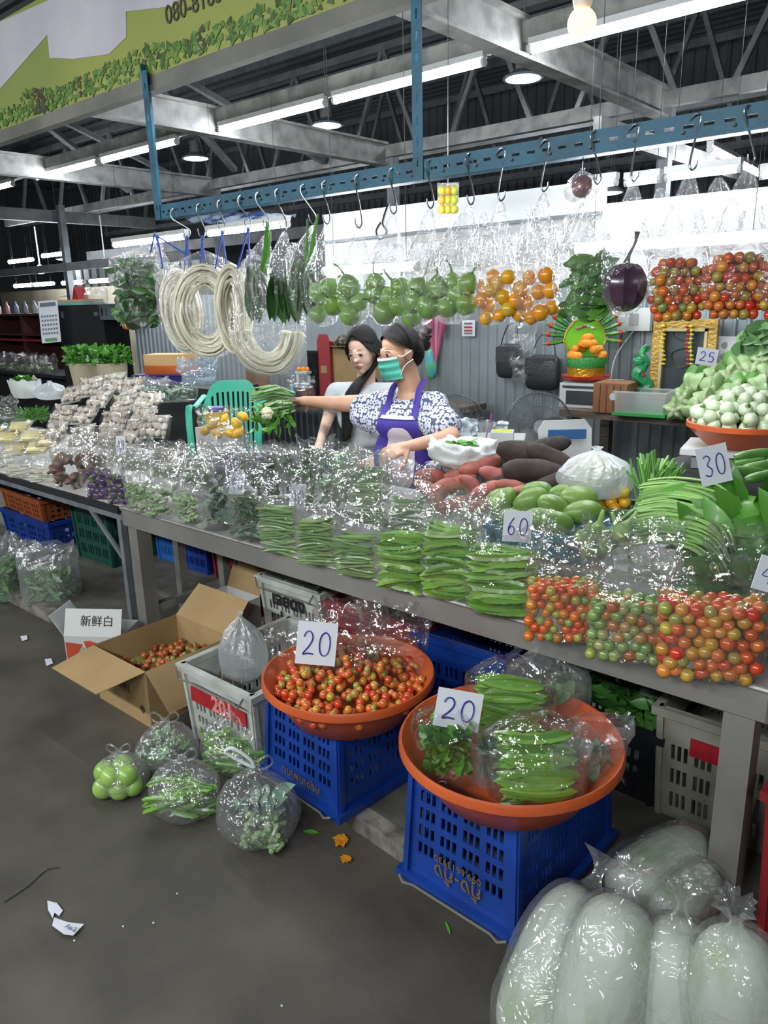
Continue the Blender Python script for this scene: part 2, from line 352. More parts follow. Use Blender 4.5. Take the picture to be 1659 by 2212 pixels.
LB = 'glowing fluorescent tube fixed under the long grey roof beam'; LF = 'glowing fluorescent tube along the foot of the green banner'
for x0, x1, la in ((-8.45, -7.2, 'beyond the one behind the short blue post'), (-7.12, -5.9, 'passing behind the short blue post'), (-5.32, -4.12, 'starting at the middle cross beam'), (-4.05, -2.8, 'passing behind the tall blue post'), (-2.5, -1.3, 'right beside the warm bulb'), (-10.2, -9.0, 'past the farthest cross beam')): tube_light((x0, 4.23, 3.0), (x1, 4.23, 3.0), 'glowing tube under the long grey roof beam, ' + la, 'tubes under the long beam')
for x0, x1, la in ((-4.0, -2.85, ', crossed by the short blue post'), (-2.5, -1.3, ', clear of any post')): tube_light((x0, 2.2, 2.6), (x1, 2.2, 2.6), LF + la, 'tubes along the banner')
for (a, b) in (((246, 530), (408, 511)), ((450, 505), (650, 486))):
    p, q = PZ(*a, 2.2), PZ(*b, 2.2); q.y = p.y; tube_light(p, q, 'fluorescent tube behind the blue cord loops and leaf bags', 'tubes behind the left hanging bags', hang=True)
for (a, b) in (((1262, 402), (1334, 397)), ((1350, 396), (1428, 386)), ((1437, 384), (1602, 366)), ((1640, 380), (1700, 372))):
    p, q = PY(*a, 4.45), PY(*b, 4.45); q.z = p.z; tube_light(p, q, 'short fluorescent tube high on the white wall board', 'tubes on the white wall board', r=.018, hang=True)
p, q = PZ(1533, 322, 2.66), PZ(1642, 377, 2.66); tube_light(p, q, 'fluorescent tube under the short slanting beam by the blue rail', None, hang=True)
for (a, b) in (((700, 588), (905, 572)), ((1235, 545), (1690, 498))):
    p, q = PY(*a, 2.62), PY(*b, 2.62); q.z = p.z = (p.z + q.z) / 2
    tube_light(p, q, 'low fluorescent tube hanging just behind the bagged gourds' if a[0] < 1000 else 'low fluorescent tube hanging behind the bagged cherry tomatoes and eggplant', None, r=.018, holder=False, hang=True)
for (a, b) in (((20, 566), (70, 558)), ((92, 553), (146, 546)), ((32, 618), (72, 615)), ((75, 615), (115, 612)), ((135, 612), (182, 606)), ((195, 608), (238, 602))):
    p, q = PY(*a, 6.2), PY(*b, 6.2); q.z = p.z; tube_light(p, q, 'distant fluorescent tube above the neighbouring stalls', 'distant tubes over the neighbour stalls', r=.03, holder=False, hang=True)
bayE = EM('bay_glow', '#f6f9ff', BAY_E)
def bay(c, r, label, group):
    t = thing('bay_lamp', label, 'light', c, 0, group)
    MB().lathe([(r * .35, .22), (r * .4, .08), (r, .02), (r * 1.02, 0)], 24).build('housing', steelg, t, world=False)
    MB().lathe([(r * .95, .004), (r * .6, -.012), (r * .1, -.02)], 24).build('diffuser', bayE, t, world=False)
    MB().tube([(0, 0, .2), (0, 0, 4.9 - c[2])], .006, 6).build('cord', steelg, t, world=False)
for px, py in ((1130, 171), (706, 272), (423, 343), (222, 393)):
    p = PY(px, py, 7.0); bay(p, .19, 'round white bay lamp hanging from the dark roof', 'bay lamps under the roof')
for px, py in ((1318, 417), (135, 560)): bay(PY(px, py, 8.2), .14, 'small round bay lamp low beside the wall boards', 'low bay lamps')
# warm bulb
p = PY(1257, 50, 2.1); t = thing('light_bulb', 'round warm yellow light bulb in a white holder', 'light', p)
MB().ellip(p, .038, 16, 12).build('bulb', EM('bulb_glow', '#ffbe68', 5), t)
MB().lathe([(.02, .03), (.026, .05), (.03, .085), (.045, .12)], 16, p).build('holder', fixw, t)
MB().tube([p + Vector((0, 0, .12)), p + Vector((0, 0, .9))], .004, 6).build('cord', fixw, t)
# ------------------------------------------------------------------ banner
BY = 2.12; Bp = lambda x, y, o=0: PY(x, y, BY - o)
z0, z1 = Bp(300, 172).z, Bp(0, 45).z; x0 = -6.6; x1 = -1.0
t = thing('shop_banner', 'green and white printed shop banner with a phone number along its lower edge', 'banner', (x0, BY, z0))
ban = M('banner_green', '#9aa04c', .5, col2='#83924a', scale=1.2, ramp=(.3, .7))
MB().box(((x0 + x1) / 2, BY + .01, (z0 + z1) / 2), (x1 - x0, .02, z1 - z0)).build('banner_sheet', ban, t)
bw = MB(); bw.poly([Bp(a, b, .002) for a, b in ((-60, 72), (0, 47), (100, 2), (420, -140), (420, -30), (370, 14), (272, 25), (273, 80), (235, 117), (160, 127), (107, 125), (102, 75), (0, 192), (-60, 245))][::-1])
bw.build('white_print', M('banner_white', '#c9c7cf', .5, col2='#b4b2bb', scale=2), t, smooth=False)
bl = MB(); bl2 = MB()
for i in range(1100):
    x = rnd(x0 + .8, x1); u = rnd(); cl = noise.noise((x * 3, 0, 3)); z = z0 + .012 + (.05 + .07 * (cl + .5)) * u; r = rnd(.012, .028); a0 = rnd(0, 6.28)
    (bl2 if noise.noise((x * 5, 9, 1)) > .18 else bl).poly([(x + r * math.cos(a0 + k * 1.05) * (1 if k % 2 else .45), BY - .003 - i * 1e-6, z + r * .8 * math.sin(a0 + k * 1.05) * (1 if k % 2 else .6)) for k in range(6)])
tag(bl.build('leaf_print', MR('print_green', ['#33501a', '#4a7426', '#5d8432', '#6f9440', '#26380f'], .5, 0), t, smooth=False), kind='stuff')
tag(bl2.build('leaf_print', MR('print_dark', ['#3a3428', '#50482f', '#6a7a44', '#2d2a22'], .5, 0), t, smooth=False), kind='stuff')
text('phone_number', '080-818392', Bp(358, 54, .004), (1, 0, 0), (0, 0, 1), .098, M('banner_ink', '#4a4238', .6), t, align='LEFT')
struct('trim_banner_beam', MB().box(((x0 + x1) / 2 - .3, BY + .025, z0 - .03), (x1 - x0 + 1, .05, .06)), M('banner_beam', '#63635c', .6, col2='#7a7a70', scale=4))
# ------------------------------------------------------------------ blue slotted rail with its posts
RY, RZ = 2.1, 2.055
blue = M('blue_angle', '#1d6078', .5, metal=.05, col2='#184d62', scale=9, bump=.1, bscale=60)
t = thing('hanging_rail', 'blue slotted steel angle rail carrying all the hook-hung bags', 'rail', (-1.7, RY, RZ))
L0, L1 = -3.12, -.05; us = [0]; hol = set(); k = 0; x = .03
while x < L1 - L0 - .06:
    us += [x, x + .026]; hol.add(len(us) - 2); x += .05
us.append(L1 - L0)
r = MB(); r.cells((L0, RY - .002, RZ - .03), (1, 0, 0), (0, 0, 1), us, [0, .026, .034, .06], lambda i, j: j == 1 and i in hol, .0025, (0, -1, 0))
r.box(((L0 + L1) / 2, RY + .02, RZ - .029), (L1 - L0, .045, .003)); r.build('rail_angle', blue, t, smooth=False)
for px, top in ((332, 2.62), (896, 3.0)):
    xb = PY(px, 400, RY).x; us2 = [0, .016, .023, .04]; vs2 = [0]; hz = set(); z = .04
    while z < top - RZ - .03: vs2 += [z, z + .028]; hz.add(len(vs2) - 2); z += .06
    vs2.append(top - RZ + .03); m = MB(); m.cells((xb, RY - .006, RZ - .03), (1, 0, 0), (0, 0, 1), us2, vs2, lambda i, j: i == 1 and j in hz, .0025, (0, -1, 0))
    m.box((xb, RY + .012, (RZ + top) / 2), (.003, .04, top - RZ + .06)); m.build('post', blue, t, smooth=False)
for i in range(24): MB().ellip((L0 + .08 + i * .125, RY - .008, RZ - .012), (.005, .004, .005), 8, 5).build('bolt', steelg, t)
# ------------------------------------------------------------------ tables
stain = M('stainless', '#8b8b87', .4, metal=.5, col2='#a09f9a', scale=3, bump=.03, bscale=90, detail=6)
X0, X1 = PZ(262, 1093, TZ).x, PZ(1655, 1500, TZ).x + .01
t = thing('stall_table', 'long stainless steel stall table with square legs under the bagged vegetables', 'table', ((X0 + X1) / 2, TY, PL))
TB = 2.66
MB().box(((X0 + X1) / 2, (TY + TB) / 2, TZ - .004), (X1 - X0, TB - TY, .008)).build('tabletop', stain, t)
a = MB(); a.box(((X0 + X1) / 2, TY + .006, TZ - .05), (X1 - X0, .012, .086)); a.box((X1 - .006, (TY + TB) / 2, TZ - .05), (.012, TB - TY, .086)); a.box((X0 + .006, (TY + TB) / 2, TZ - .05), (.012, TB - TY, .086)); a.build('apron', stain, t); MB().tube([(X0, TY - .001, TZ - .006), (X1, TY - .001, TZ - .006)], .008, 8).build('edge_lip', stain, t)
for x in (X0 + .05, X1 - .075):
    for y in (TY + .055, TB - .06): MB().box((x, y, (TZ - .06 + PL) / 2), (.075, .075, TZ - .06 - PL)).build('leg', stain, t)
for px, py in ((402, 1332), (492, 1318), (528, 1325)): q = PZ(px, py, PL); MB().box((q.x, q.y, (TZ + PL) / 2 - .03), (.045, .045, TZ - PL - .06)).build('post', stain, t)
MB().box(((X0 + X1) / 2, TB - .06, PL + .14), (X1 - X0 - .1, .04, .04)).build('stretcher', stain, t)
MB().box((X0 + .05, (TY + TB) / 2, PL + .14), (.04, TB - TY - .16, .04)).build('stretcher', stain, t)
# low white riser board at the back of the table top
RZB = TZ + .085
o = MB().box(((X0 + X1) / 2 - .1, 2.40, TZ + .0425), (X1 - X0 - .25, .46, .085)).build('display_riser', M('riser_white', '#b9bcba', .6)); tag(o, 'low white board step on the table behind the front row of bags', 'riser')
# neighbouring table to the left
t = thing('side_table', 'white-topped folding table with a dark edge holding the mushroom trays', 'table', (X0 - 1.3, TY, PL))
SX0, SX1 = -7.2, X0 - .012
MB().box(((SX0 + SX1) / 2, (TY + 2.75) / 2, TZ - .012), (SX1 - SX0, 2.75 - TY, .024)).build('tabletop', M('table_white', '#c4c4be', .45), t)
MB().box(((SX0 + SX1) / 2, TY - .006, TZ - .02), (SX1 - SX0, .014, .035)).build('edge_band', M('black_edge', '#232426', .5), t)
MB().box(((SX0 + SX1) / 2, TY + .02, TZ - .055), (SX1 - SX0, .03, .04)).build('frame_rail', steelg, t)
for x in (SX1 - .03, -5.2, -7.1):
    for y in (TY + .02, 2.7): MB().box((x, y, (TZ + PL) / 2 - .02), (.032, .032, TZ - PL - .05)).build('leg', steelg, t)
MB().bar((SX1 - .03, TY + .02, TZ - .3), (SX1 - .35, TY + .02, TZ - .05), .012, .025).build('brace', steelg, t)
# ------------------------------------------------------------------ goods: shared shapes
clear = film('clear_film', .022); clear2 = film('milky_film', .13, gl=(.05, .5), rough=.16); white_film = film('white_film', .62, gl=(.04, .3), rough=.3, bump=.4)
def bag_mesh(w, d, hf, ht, seed, nu=36, nv=22, lean=.0, open_top=True, tie=False):
    mb = MB(); so = Vector((seed * 7.31, seed * 3.17, seed * 1.9)); e = 2 / 3.0
    def fn(u, v):
        a = 2 * PI * u; z = ht * v; s = max(0., (z - hf) / max(1e-4, ht - hf)); b = min(1., z / hf)
        ca, sa = math.cos(a), math.sin(a); k = .93 + .1 * math.sin(PI * min(1, b * .8))
        hw = w / 2 * k * (1 + (.08 * s if not tie else 0)); hd = d / 2 * k * (1 - s) ** 1.1 + .010 * (s > 0) * (1 + s)
        if tie:
            q = (1 - s) ** .7; hw = w / 2 * k * q + .012 + .03 * max(0, s - .8) * 5 * .6; hd = d / 2 * k * q + .012 + .02 * max(0, s - .8) * 5 * .6
        if v == 0: hw *= .86; hd *= .86
        x = hw * math.copysign(abs(ca) ** e, ca); y = hd * math.copysign(abs(sa) ** e, sa)
        am = .005 + .024 * min(1, s * 3) if not tie else .004 + .010 * min(1, s * 3)
        p = Vector((ca * .12, sa * .12, z)) * 13 + so; n1 = noise.noise(p); n2 = abs(noise.noise(p * 2.1 + Vector((5, 1, 2))))
        x += ca * am * (n1 + .8 * n2) * 1.3; y += sa * am * (n1 + .8 * n2) * 1.6 + (lean * s * s + .035 * s * noise.noise((x * 9, z * 9, seed)))
        if s > 0: x += .02 * s * noise.noise((z * 14, seed, 1)); z += .05 * s * s * noise.noise((x * 16 + seed, y * 10, 4)) * (0 if tie else 1)
        return (x, y, z)
    mb.grid(fn, nu, nv, cu=True); mb.f.append(tuple(range(nu))[::-1]); mb.m.append(0)
    return mb
def bag(name, label, c, rz, w, d, hf, ht, mat=None, seed=None, group=None, cat='bag', lean=0., tie=False):
    seed = seed if seed is not None else rnd(0, 50)
    o = bag_mesh(w, d, hf, ht, seed, lean=lean, tie=tie).build(name, mat or clear, smooth=False)
    o.matrix_basis = Matrix.Translation(Vector(c)) @ Matrix.Rotation(rz, 4, 'Z'); return tag(o, label, cat, group)
def T4(c, rz): return Matrix.Translation(Vector(c)) @ Matrix.Rotation(rz, 4, 'Z')
# fruit meshes, modelled once and shared
def round_fruit(name, mat, r=.014, stem=None, squash=.95):
    mb = MB(); mb.ellip((0, 0, 0), (r, r, r * squash), 12, 8)
    mats = [mat]
    if stem:
        mats.append(stem)
        for k in range(5): a = k * 1.257; mb.leaf((0, 0, r * squash * .97), (math.cos(a), math.sin(a), .1), (0, 0, 1), r * .6, r * .25, .3, 1, 2)
    return mb.mesh(name, mats)
stemg = M('stem_green', '#5f7d33', .5)
tom_mix = MR('tomato_mixed', ['#c23a22', '#d2652a', '#c98a30', '#a3a248', '#7f9a52', '#c4421f', '#d8742a'], .22, .5)
tom_red = MR('tomato_ripe', ['#c8321f', '#c9572a', '#d6803a', '#b9a13c', '#c43a24', '#cf6e30', '#8f9a48', '#cf4a26'], .22, .5)
tom_grn = MR('tomato_green', ['#7f9c58', '#6f9250', '#8aa568', '#94ab6d', '#c0622c', '#7c9a55', '#6d8f4a', '#b8482c', '#86a35e', '#98a24c'], .22, .5)
tom_yel = MR('tomato_yellow', ['#e8a21c', '#e59614', '#eab02e', '#d98f12', '#b7b83a', '#e6a01a'], .25, .5)
ME_TMIX, ME_TRED, ME_TGRN = round_fruit('cherry_tomato', tom_mix, stem=None), round_fruit('cherry_tomato', tom_red), round_fruit('cherry_tomato', tom_grn)
def fill_round(T, w, d, h, r, mesh, base_r, name, label, cat, group, shape=None, keep=1.15, stuff=None, jit=.35, mat=None):
    """pile round fruit in a bag-sized space; only the outer layers, which are the ones that show"""
    n = 0; zs = r; lay = 0; big = MB() if stuff else None
    while zs < h - r * .2:
        row = 0; y = -d / 2 + r
        while y < d / 2 - r * .6:
            x = -w / 2 + r + (r if (row + lay) % 2 else 0)
            while x < w / 2 - r * .6:
                inn = (abs(x) < w / 2 - r * 2 * keep - r) and (y > -d / 2 + r * 2 * keep + r) and (zs < h - r * 2 * keep - r)
                e = (abs(x) / (w / 2)) ** 3 + (abs(y) / (d / 2)) ** 3
                if not inn and y < d / 2 * .75 + 1e-6 and e < 1.25 and (shape is None or shape(x / (w / 2), y / (d / 2), zs / h)):
                    p = T @ Vector((x + rnd(-1, 1) * r * jit, y + rnd(-1, 1) * r * jit, zs + rnd(-1, 1) * r * jit)); s = r / base_r * rnd(.95, 1.2)
                    if stuff: big.ellip(p, r * rnd(.85, 1.1), 9, 6)
                    else: place(mesh, name, p, rrot(), s, label, cat, group)
                    n += 1
                x += 1.9 * r
            y += 1.78 * r; row += 1
        zs += 1.66 * r; lay += 1
    if stuff: tag(big.build(name, mat), label, cat, kind='stuff')
    return n
def pod_mesh(name, mat, L, r, kind='wing', bend=.05, seed=0):
    mb = MB(); seg = 8 if kind == 'wing' else 7; n = 22 if kind == 'wing' else 9; vs = []; fs = []
    for i in range(n):
        t = i / (n - 1); x = (t - .5) * L; e = min(1, 7 * t + .15, 7 * (1 - t) + .15); cz = -bend * L * (2 * t - 1) ** 2
        for k in range(seg):
            a = 2 * PI * k / seg
            q = r * e * ((1.2 + .45 * noise.noise((x * 95, k * 3.1 + seed, 0)) if k % 2 == 0 else .5) if kind == 'wing' else 1)
            vs.append((x, q * math.cos(a + .4), cz + q * math.sin(a + .4)))
    for i in range(n - 1):
        for k in range(seg): a = i * seg + k; b = i * seg + (k + 1) % seg; fs.append((a, b, b + seg, a + seg))
    fs += [tuple(range(seg))[::-1], tuple((n - 1) * seg + k for k in range(seg))]
    mb.add(vs, fs); return mb.mesh(name, mat, smooth=True if kind != 'wing' else 30)
wing_m = MR('winged_bean', ['#4f7f28', '#72a43a', '#5f9430', '#7fae42', '#457324'], .35, .15); bean_m = MR('bean_green', ['#66904a', '#7d9f5c', '#5c8546', '#8aa86a'], .35, .1)
WING = [pod_mesh('winged_bean', wing_m, .17, .0125, 'wing', rnd(.02, .08), k) for k in range(4)]
BEAN = [pod_mesh('green_bean', bean_m, .14, .0052, 'bean', rnd(.0, .12), k) for k in range(4)]
PEA = [pod_mesh('ivy_gourd', MR('ivy_gourd', ['#8fa97a', '#80a06a', '#a3b78f', '#6f8f58'], .35, .15), .05, .0095, 'bean', .02, k) for k in range(2)]
def fill_pods(T, w, d, h, meshes, L, r, name, label, cat, group, rows=2, step=1.75, tilt=.16, zoff=0., yaw=.2):
    z = r * 1.1 + zoff
    while z < h - r * .5:
        top = z + step * r >= h - r * .5
        for j in range(rows + (2 if top else 0)):
            y = -d / 2 + r * 1.2 + j * r * 2.0 + rnd(-.2, .2) * r
            if y > d / 2 - r: break
            m = random.choice(meshes); sx = w * rnd(.86, .97) / L
            R = T.to_3x3() @ rot3(rnd(0, 6.28) if name != 'winged_bean' else rnd(-.6, .6) + PI * random.randint(0, 1), rnd(-tilt, tilt), rnd(-yaw, yaw))
            place(m, name, T @ Vector((rnd(-.01, .01), y, z + rnd(-.15, .15) * r)), R, (sx, 1, 1), label, cat, group)
        z += step * r
    return
def leaf_mass(T, w, d, h, n, L, lw, name, mat, label, cat, group=None, z0=.01, up=.4, shape='box', curl=.3, part_of=None, nl=4):
    mb = MB()
    for i in range(n):
        if shape == 'box': q = Vector((rnd(-.5, .5) * w, rnd(-.5, .42) * d, z0 + rnd() * h)); dr = Vector((rnd(-1, 1), rnd(-1, 1), rnd(-.4, 1) * up))
        else:
            v = Vector((rnd(-1, 1), rnd(-1, 1), rnd(-1, 1))); v = v.normalized() * rnd(.55, 1) if v.length > .1 else v
            q = Vector((v.x * w / 2, v.y * d / 2, z0 + h / 2 + v.z * h / 2)); dr = v + Vector((rnd(-.6, .6), rnd(-.6, .6), rnd(-.2, .9) * up * 2))
        dr.normalize(); tip = q + dr * L
        if (abs(tip.x) / (w / 2)) ** 2 + (abs(tip.y) / (d / 2)) ** 2 > 1.1 or not z0 <= tip.z <= z0 + h * (1.05 if shape == 'box' else 1.15):
            tgt = Vector((rnd(-.3, .3) * w, rnd(-.35, .2) * d, z0 + rnd(.3, .7) * h)); dr = (tgt - q).normalized() + Vector((rnd(-.3, .3), rnd(-.3, .3), rnd(-.3, .3)))
        mb.leaf(T @ q, T.to_3x3() @ dr, (rnd(-1, 1), rnd(-1, 1), rnd(.2, 1)), L * rnd(.6, 1.2), lw * rnd(.6, 1.2), rnd(-.1, curl), 0, nl)
    o = mb.build(name, mat, part_of); return tag(o, label, cat, group) if part_of is None else o
leaf_d = MR('leaf_dark', ['#24491c', '#2f5c22', '#3b6d2a', '#1f3f1a'], .4, .1); leaf_b = MR('leaf_bright', ['#3f7a26', '#4f8f30', '#62a03c', '#35691f'], .4, .1)
leaf_p = MR('leaf_pale', ['#5d8a52', '#6f9a62', '#86aa78', '#507a48'], .45, .1); leaf_g = MR('leaf_greyish', ['#5d7d66', '#70907a', '#8aa592', '#4c6b55'], .5, .1)
# ------------------------------------------------------------------ price cards
cardm = M('card_white', '#d5dce2', .5); ink = M('marker_ink', '#3b2f8f', .4)
def price_card(s, px, py, y, wpx, hpx, tilt=0., lab='', back=.25):
    c = PY(px, py, y); k = mpp(c); w, h = wpx * k, hpx * k; r = (RGT * math.cos(tilt) + Vector((0, 0, 1)) * math.sin(tilt)).normalized()
    u = (Vector((0, 0, 1)) * math.cos(back) + FWD * math.sin(back)); u = (u - r * u.dot(r)).normalized(); n = r.cross(u)
    t = thing('price_card', lab, 'price card', c); m = MB(); m.box(c, (w, .0025, h), rot=Matrix((r, -n, u)).transposed()); cd_ = m.build('card', cardm, t)
    cw = w * .82 / len(s); ch = h * .55
    for i, chh in enumerate(s):
        for st in DIG[chh]:
            pts = [c + n * .0022 + r * (-w * .41 + cw * (i + .12 + .76 * a)) + u * (-ch / 2 + ch * b) for a, b in crom([(a, b, 0) for a, b in st], 3) for b in [b] for a in [a]] if False else [c + n * .0024 + r * (-w * .41 + cw * (i + .12 + .76 * q.x)) + u * (-ch / 2 + ch * q.y) for q in crom([(a, b, 0) for a, b in st], 4)]
            MB().tube(pts, max(.0011, w * .02), 5).build('numeral', ink, cd_)
    return t
# ------------------------------------------------------------------ front row of bags along the table edge
def front(l, r, by, fy, ty, rz=.42, dk=.8):
    """a bag from its pixel outline: left, right, foot, fill line and rim"""
    p = PZ((l + r) / 2, by, TZ); k = mpp(p); w = (r - l) * k * 1.12; d = min(.13, w * dk); c = p + FWD * d * .40; c.z = TZ
    return c, rz + rnd(-.06, .06), w, d, (by - fy) * k * .96, (by - ty) * k * .98
FB = 'clear bags along the front table edge'
def fbag(what, *a, **k):
    c, rz, w, d, hf, ht = front(*a, **k); bag('produce_bag', what, c, rz, w, d, hf * 1.02, ht, lean=.03, group=FB); return T4(c, rz), w * .95, d * .93, hf
T, w, d, h = fbag('crinkled clear bag of mushrooms beside the bagged purple eggplants', 115, 182, 1056, 985, 930)
brown = M('brown_mushroom', '#5a463d', .5, col2='#78604f', scale=30); MUSH = MB()
MUSH.lathe([(.001, .02), (.016, .017), (.024, .008), (.026, 0), (.018, -.006), (.006, -.004), (.006, -.03), (.007, -.035)], 14); MUSH = MUSH.mesh('brown_mushroom', brown)
def mush(T, w, d, h, n, lab, g):
    for i in range(n): place(MUSH, 'brown_mushroom', T @ Vector((rnd(-.42, .42) * w, rnd(-.5, .2) * d, .03 + rnd() * (h - .03))), T.to_3x3() @ rot3(rnd(-1.2, .8), rnd(-.8, .8), rnd(0, 6)), rnd(.9, 1.5), lab, 'mushroom', g)
mush(T, w, d, h, 18, 'brown mushroom in the bag beside the white mushroom packs', 'brown mushrooms, outer bag')
T, w, d, h = fbag('second crinkled clear bag of mushrooms, touching the bag of purple eggplants', 176, 236, 1064, 985, 930); mush(T, w, d, h, 18, 'brown mushroom in the bag touching the purple eggplants', 'brown mushrooms, inner bag')
EGP = MB(); EGP.ellip((0, 0, 0), (.014, .014, .017), 10, 8); EGP.lathe([(.009, .012), (.007, .018), (.002, .026)], 8, mi=1); EGP = EGP.mesh('small_eggplant', [M('egg_purple', '#3c2a50', .25, coat=.4, col2='#57406a', scale=30), stemg])
for l, r, by, lab in ((192, 240, 1080, 'the bag next to the brown mushrooms'), (236, 280, 1090, 'the bag next to the ivy gourds')):
    T, w, d, h = fbag('clear bag of small purple eggplants, ' + lab, l, r, by, by - 62, by - 140); fill_round(T, w, d, h, .0165, EGP, .0145, 'small_eggplant', 'small purple eggplant in ' + lab, 'eggplant', 'small eggplants in ' + lab)
for i, (l, r, by) in enumerate(((275, 324, 1108), (320, 386, 1120), (384, 436, 1132))):
    lab = ('beside the purple eggplants', 'with the widest pile of gourds', 'beside the pale leaf bag')[i]
    T, w, d, h = fbag('clear bag of pale green ivy gourds ' + lab, l, r, by, by - 68, by - 150)
    for q in range(52): place(random.choice(PEA), 'ivy_gourd', T @ Vector((rnd(-.42, .42) * w, rnd(-.5, .0) * d, .012 + rnd() * (h - .015))), T.to_3x3() @ rot3(rnd(0, 6), rnd(-.7, .7), rnd(-.8, .8)), rnd(.65, .85), 'ivy gourd in the clear bag ' + lab, 'gourd', 'ivy gourds ' + lab)
T, w, d, h = fbag('clear bag of pale folded leaves between ivy gourds and dill', 434, 503, 1146, 1058, 980); leaf_mass(T, w, d, h, 70, .07, .035, 'leaf_bunch', leaf_g, 'bunch of pale grey-green leaves inside a clear bag', 'greens', up=.2); 
T, w, d, h = fbag('clear bag of dark feathery dill', 500, 577, 1170, 1072, 1005); leaf_mass(T, w * .9, d * .9, h * .62, 420, .035, .006, 'dill_bunch', leaf_d, 'bunch of dark green feathery dill inside a clear bag', 'herbs', z0=h * .38, up=.5); leaf_mass(T, w, d, h * .36, 40, .06, .02, 'leaf_bunch', leaf_g, 'pale stems at the foot of the dill bag', 'greens', up=.1)
for i, (l, r, by, fy, ty) in enumerate(((568, 652, 1196, 1090, 1020), (648, 736, 1222, 1118, 1030), (730, 826, 1247, 1150, 1060))):
    lab = ('beside the dill bag', 'between the two other bean bags', 'beside the winged bean bags')[i]
    T, w, d, h = fbag('clear bag of stacked green beans ' + lab, l, r, by, fy, ty); fill_pods(T, w, d, h, BEAN, .14, .0062, 'green_bean', 'slim green bean stacked in the clear bag ' + lab, 'bean', 'green beans in the bag ' + lab, rows=2, step=1.8)
for i, (l, r, by, fy, ty) in enumerate(((820, 928, 1276, 1145, 1075), (920, 1040, 1297, 1140, 1050), (1018, 1172, 1336, 1188, 1110))):
    lab = ('beside the green bean bags', 'in the middle of the three', 'beside the green tomato bags')[i]
    T, w, d, h = fbag('clear bag of winged beans stacked crosswise, ' + lab, l, r, by, fy, ty); fill_pods(T, w, d, h, WING, .17, .0125, 'winged_bean', 'bright green frilled winged bean in the bag ' + lab, 'winged bean', 'winged beans in the bag ' + lab, rows=2, step=1.55, tilt=.13)
LT = (('mixed green and orange cherry tomatoes', 'beside the winged beans', ME_TMIX, .0136), ('mostly green cherry tomatoes', 'between the two other tomato bags', ME_TGRN, .0158), ('orange and red cherry tomatoes', 'on the table corner', ME_TRED, .0166))
for i, (l, r, by, fy, ty) in enumerate(((1150, 1296, 1388, 1250, 1150), (1285, 1446, 1432, 1285, 1120), (1440, 1645, 1474, 1300, 1195))):
    a, b, me, rr = LT[i]; T, w, d, h = fbag('clear bag of %s %s' % (a, b), l, r, by, fy, ty)
    fill_round(T, w, d, h, rr, me, .014, 'cherry_tomato', 'cherry tomato in the bag %s' % b, 'tomato', 'cherry tomatoes in the bag %s' % b, keep=.4, shape=lambda x, y, z: y < .3 or z > .8)
c = PZ(1700, 1440, TZ); c.z = TZ; bag('produce_bag', 'clear bag of red cherry tomatoes past the table corner bag', c + FWD * .05, .4, .12, .1, .11, .2, group=FB)
for q in range(22): place(ME_TRED, 'cherry_tomato', c + FWD * .03 + Vector((rnd(-.045, .045), rnd(-.03, .03), .015 + rnd() * .08)), rrot(), 1, 'cherry tomato in the bag past the table corner bag', 'tomato', 'cherry tomatoes past the corner bag')
# ------------------------------------------------------------------ rows behind, on the riser
SB = 'clear bags behind the front row'
def sbag(what, px, py, y, wpx, kind, base=RZB, film_up=.09, gain=1.5, **kw):
    p = PY(px, py, y); k = mpp(p); w = wpx * k; h = max(.05, (p.z - base) * gain); d = min(.11, w * .7); c = Vector((p.x, p.y, base)); rz = .5 + rnd(-.2, .2)
    bag('produce_bag', what, c, rz, w, d, h, h + film_up + rnd(0, .04), lean=rnd(-.02, .04), group=SB); return T4(c, rz), w * .9, d * .9, h
def row_bag(px, py, y, wpx, kind, where, up=.09, gain=1.5):
    nm = dict(leaf='dark leafy greens', pale='pale leafy greens', bean='green beans', purple='small purple and white eggplants', white='white oyster mushrooms', round='pale green pea eggplants')[kind]
    T, w, d, h = sbag('clear bag of %s %s' % (nm, where), px, py, y, wpx, kind, film_up=up, gain=gain)
    if kind == 'leaf': leaf_mass(T, w, d, h, 60, .075, .04, 'leaf_bunch', leaf_d, 'bunch of dark leaves bagged %s' % where, 'greens', up=.5)
    if kind == 'pale': leaf_mass(T, w, d, h, 60, .075, .035, 'leaf_bunch', leaf_p, 'bunch of pale green leaves bagged %s' % where, 'greens', up=.5)
    if kind == 'bean': fill_pods(T, w, d, h, BEAN, .14, .0062, 'green_bean', 'slim green bean bagged %s' % where, 'bean', 'green beans bagged %s' % where, rows=1, step=1.9)
    if kind == 'purple': fill_round(T, w, d, h, .017, EGP, .0145, 'small_eggplant', 'small eggplant bagged %s' % where, 'eggplant', 'small eggplants bagged %s' % where, keep=.4)
    if kind == 'round': fill_round(T, w, d, h, .011, ME_PE, .011, 'pea_eggplant', 'pea eggplant bagged %s' % where, 'eggplant', 'pea eggplants bagged %s' % where, keep=.2, shape=lambda x, y, z: y < .1)
    if kind == 'white':
        for q in range(12): place(MUSHW, 'oyster_mushroom', T @ Vector((rnd(-.4, .4) * w, rnd(-.45, .2) * d, .02 + rnd() * (h - .02))), T.to_3x3() @ rot3(rnd(-1.2, .8), rnd(-.8, .8), rnd(0, 6)), rnd(1., 1.6), 'pale oyster mushroom bagged %s' % where, 'mushroom', 'oyster mushrooms bagged %s' % where)
ME_PE = MB().ellip((0, 0, 0), (.011, .011, .011), 8, 6).mesh('pea_eggplant', MR('pea_egg', ['#8aa37a', '#a3b593', '#7b9668'], .3, .3))
mushw = M('oyster_pale', '#c9c2b4', .55, col2='#a89c8c', scale=25)
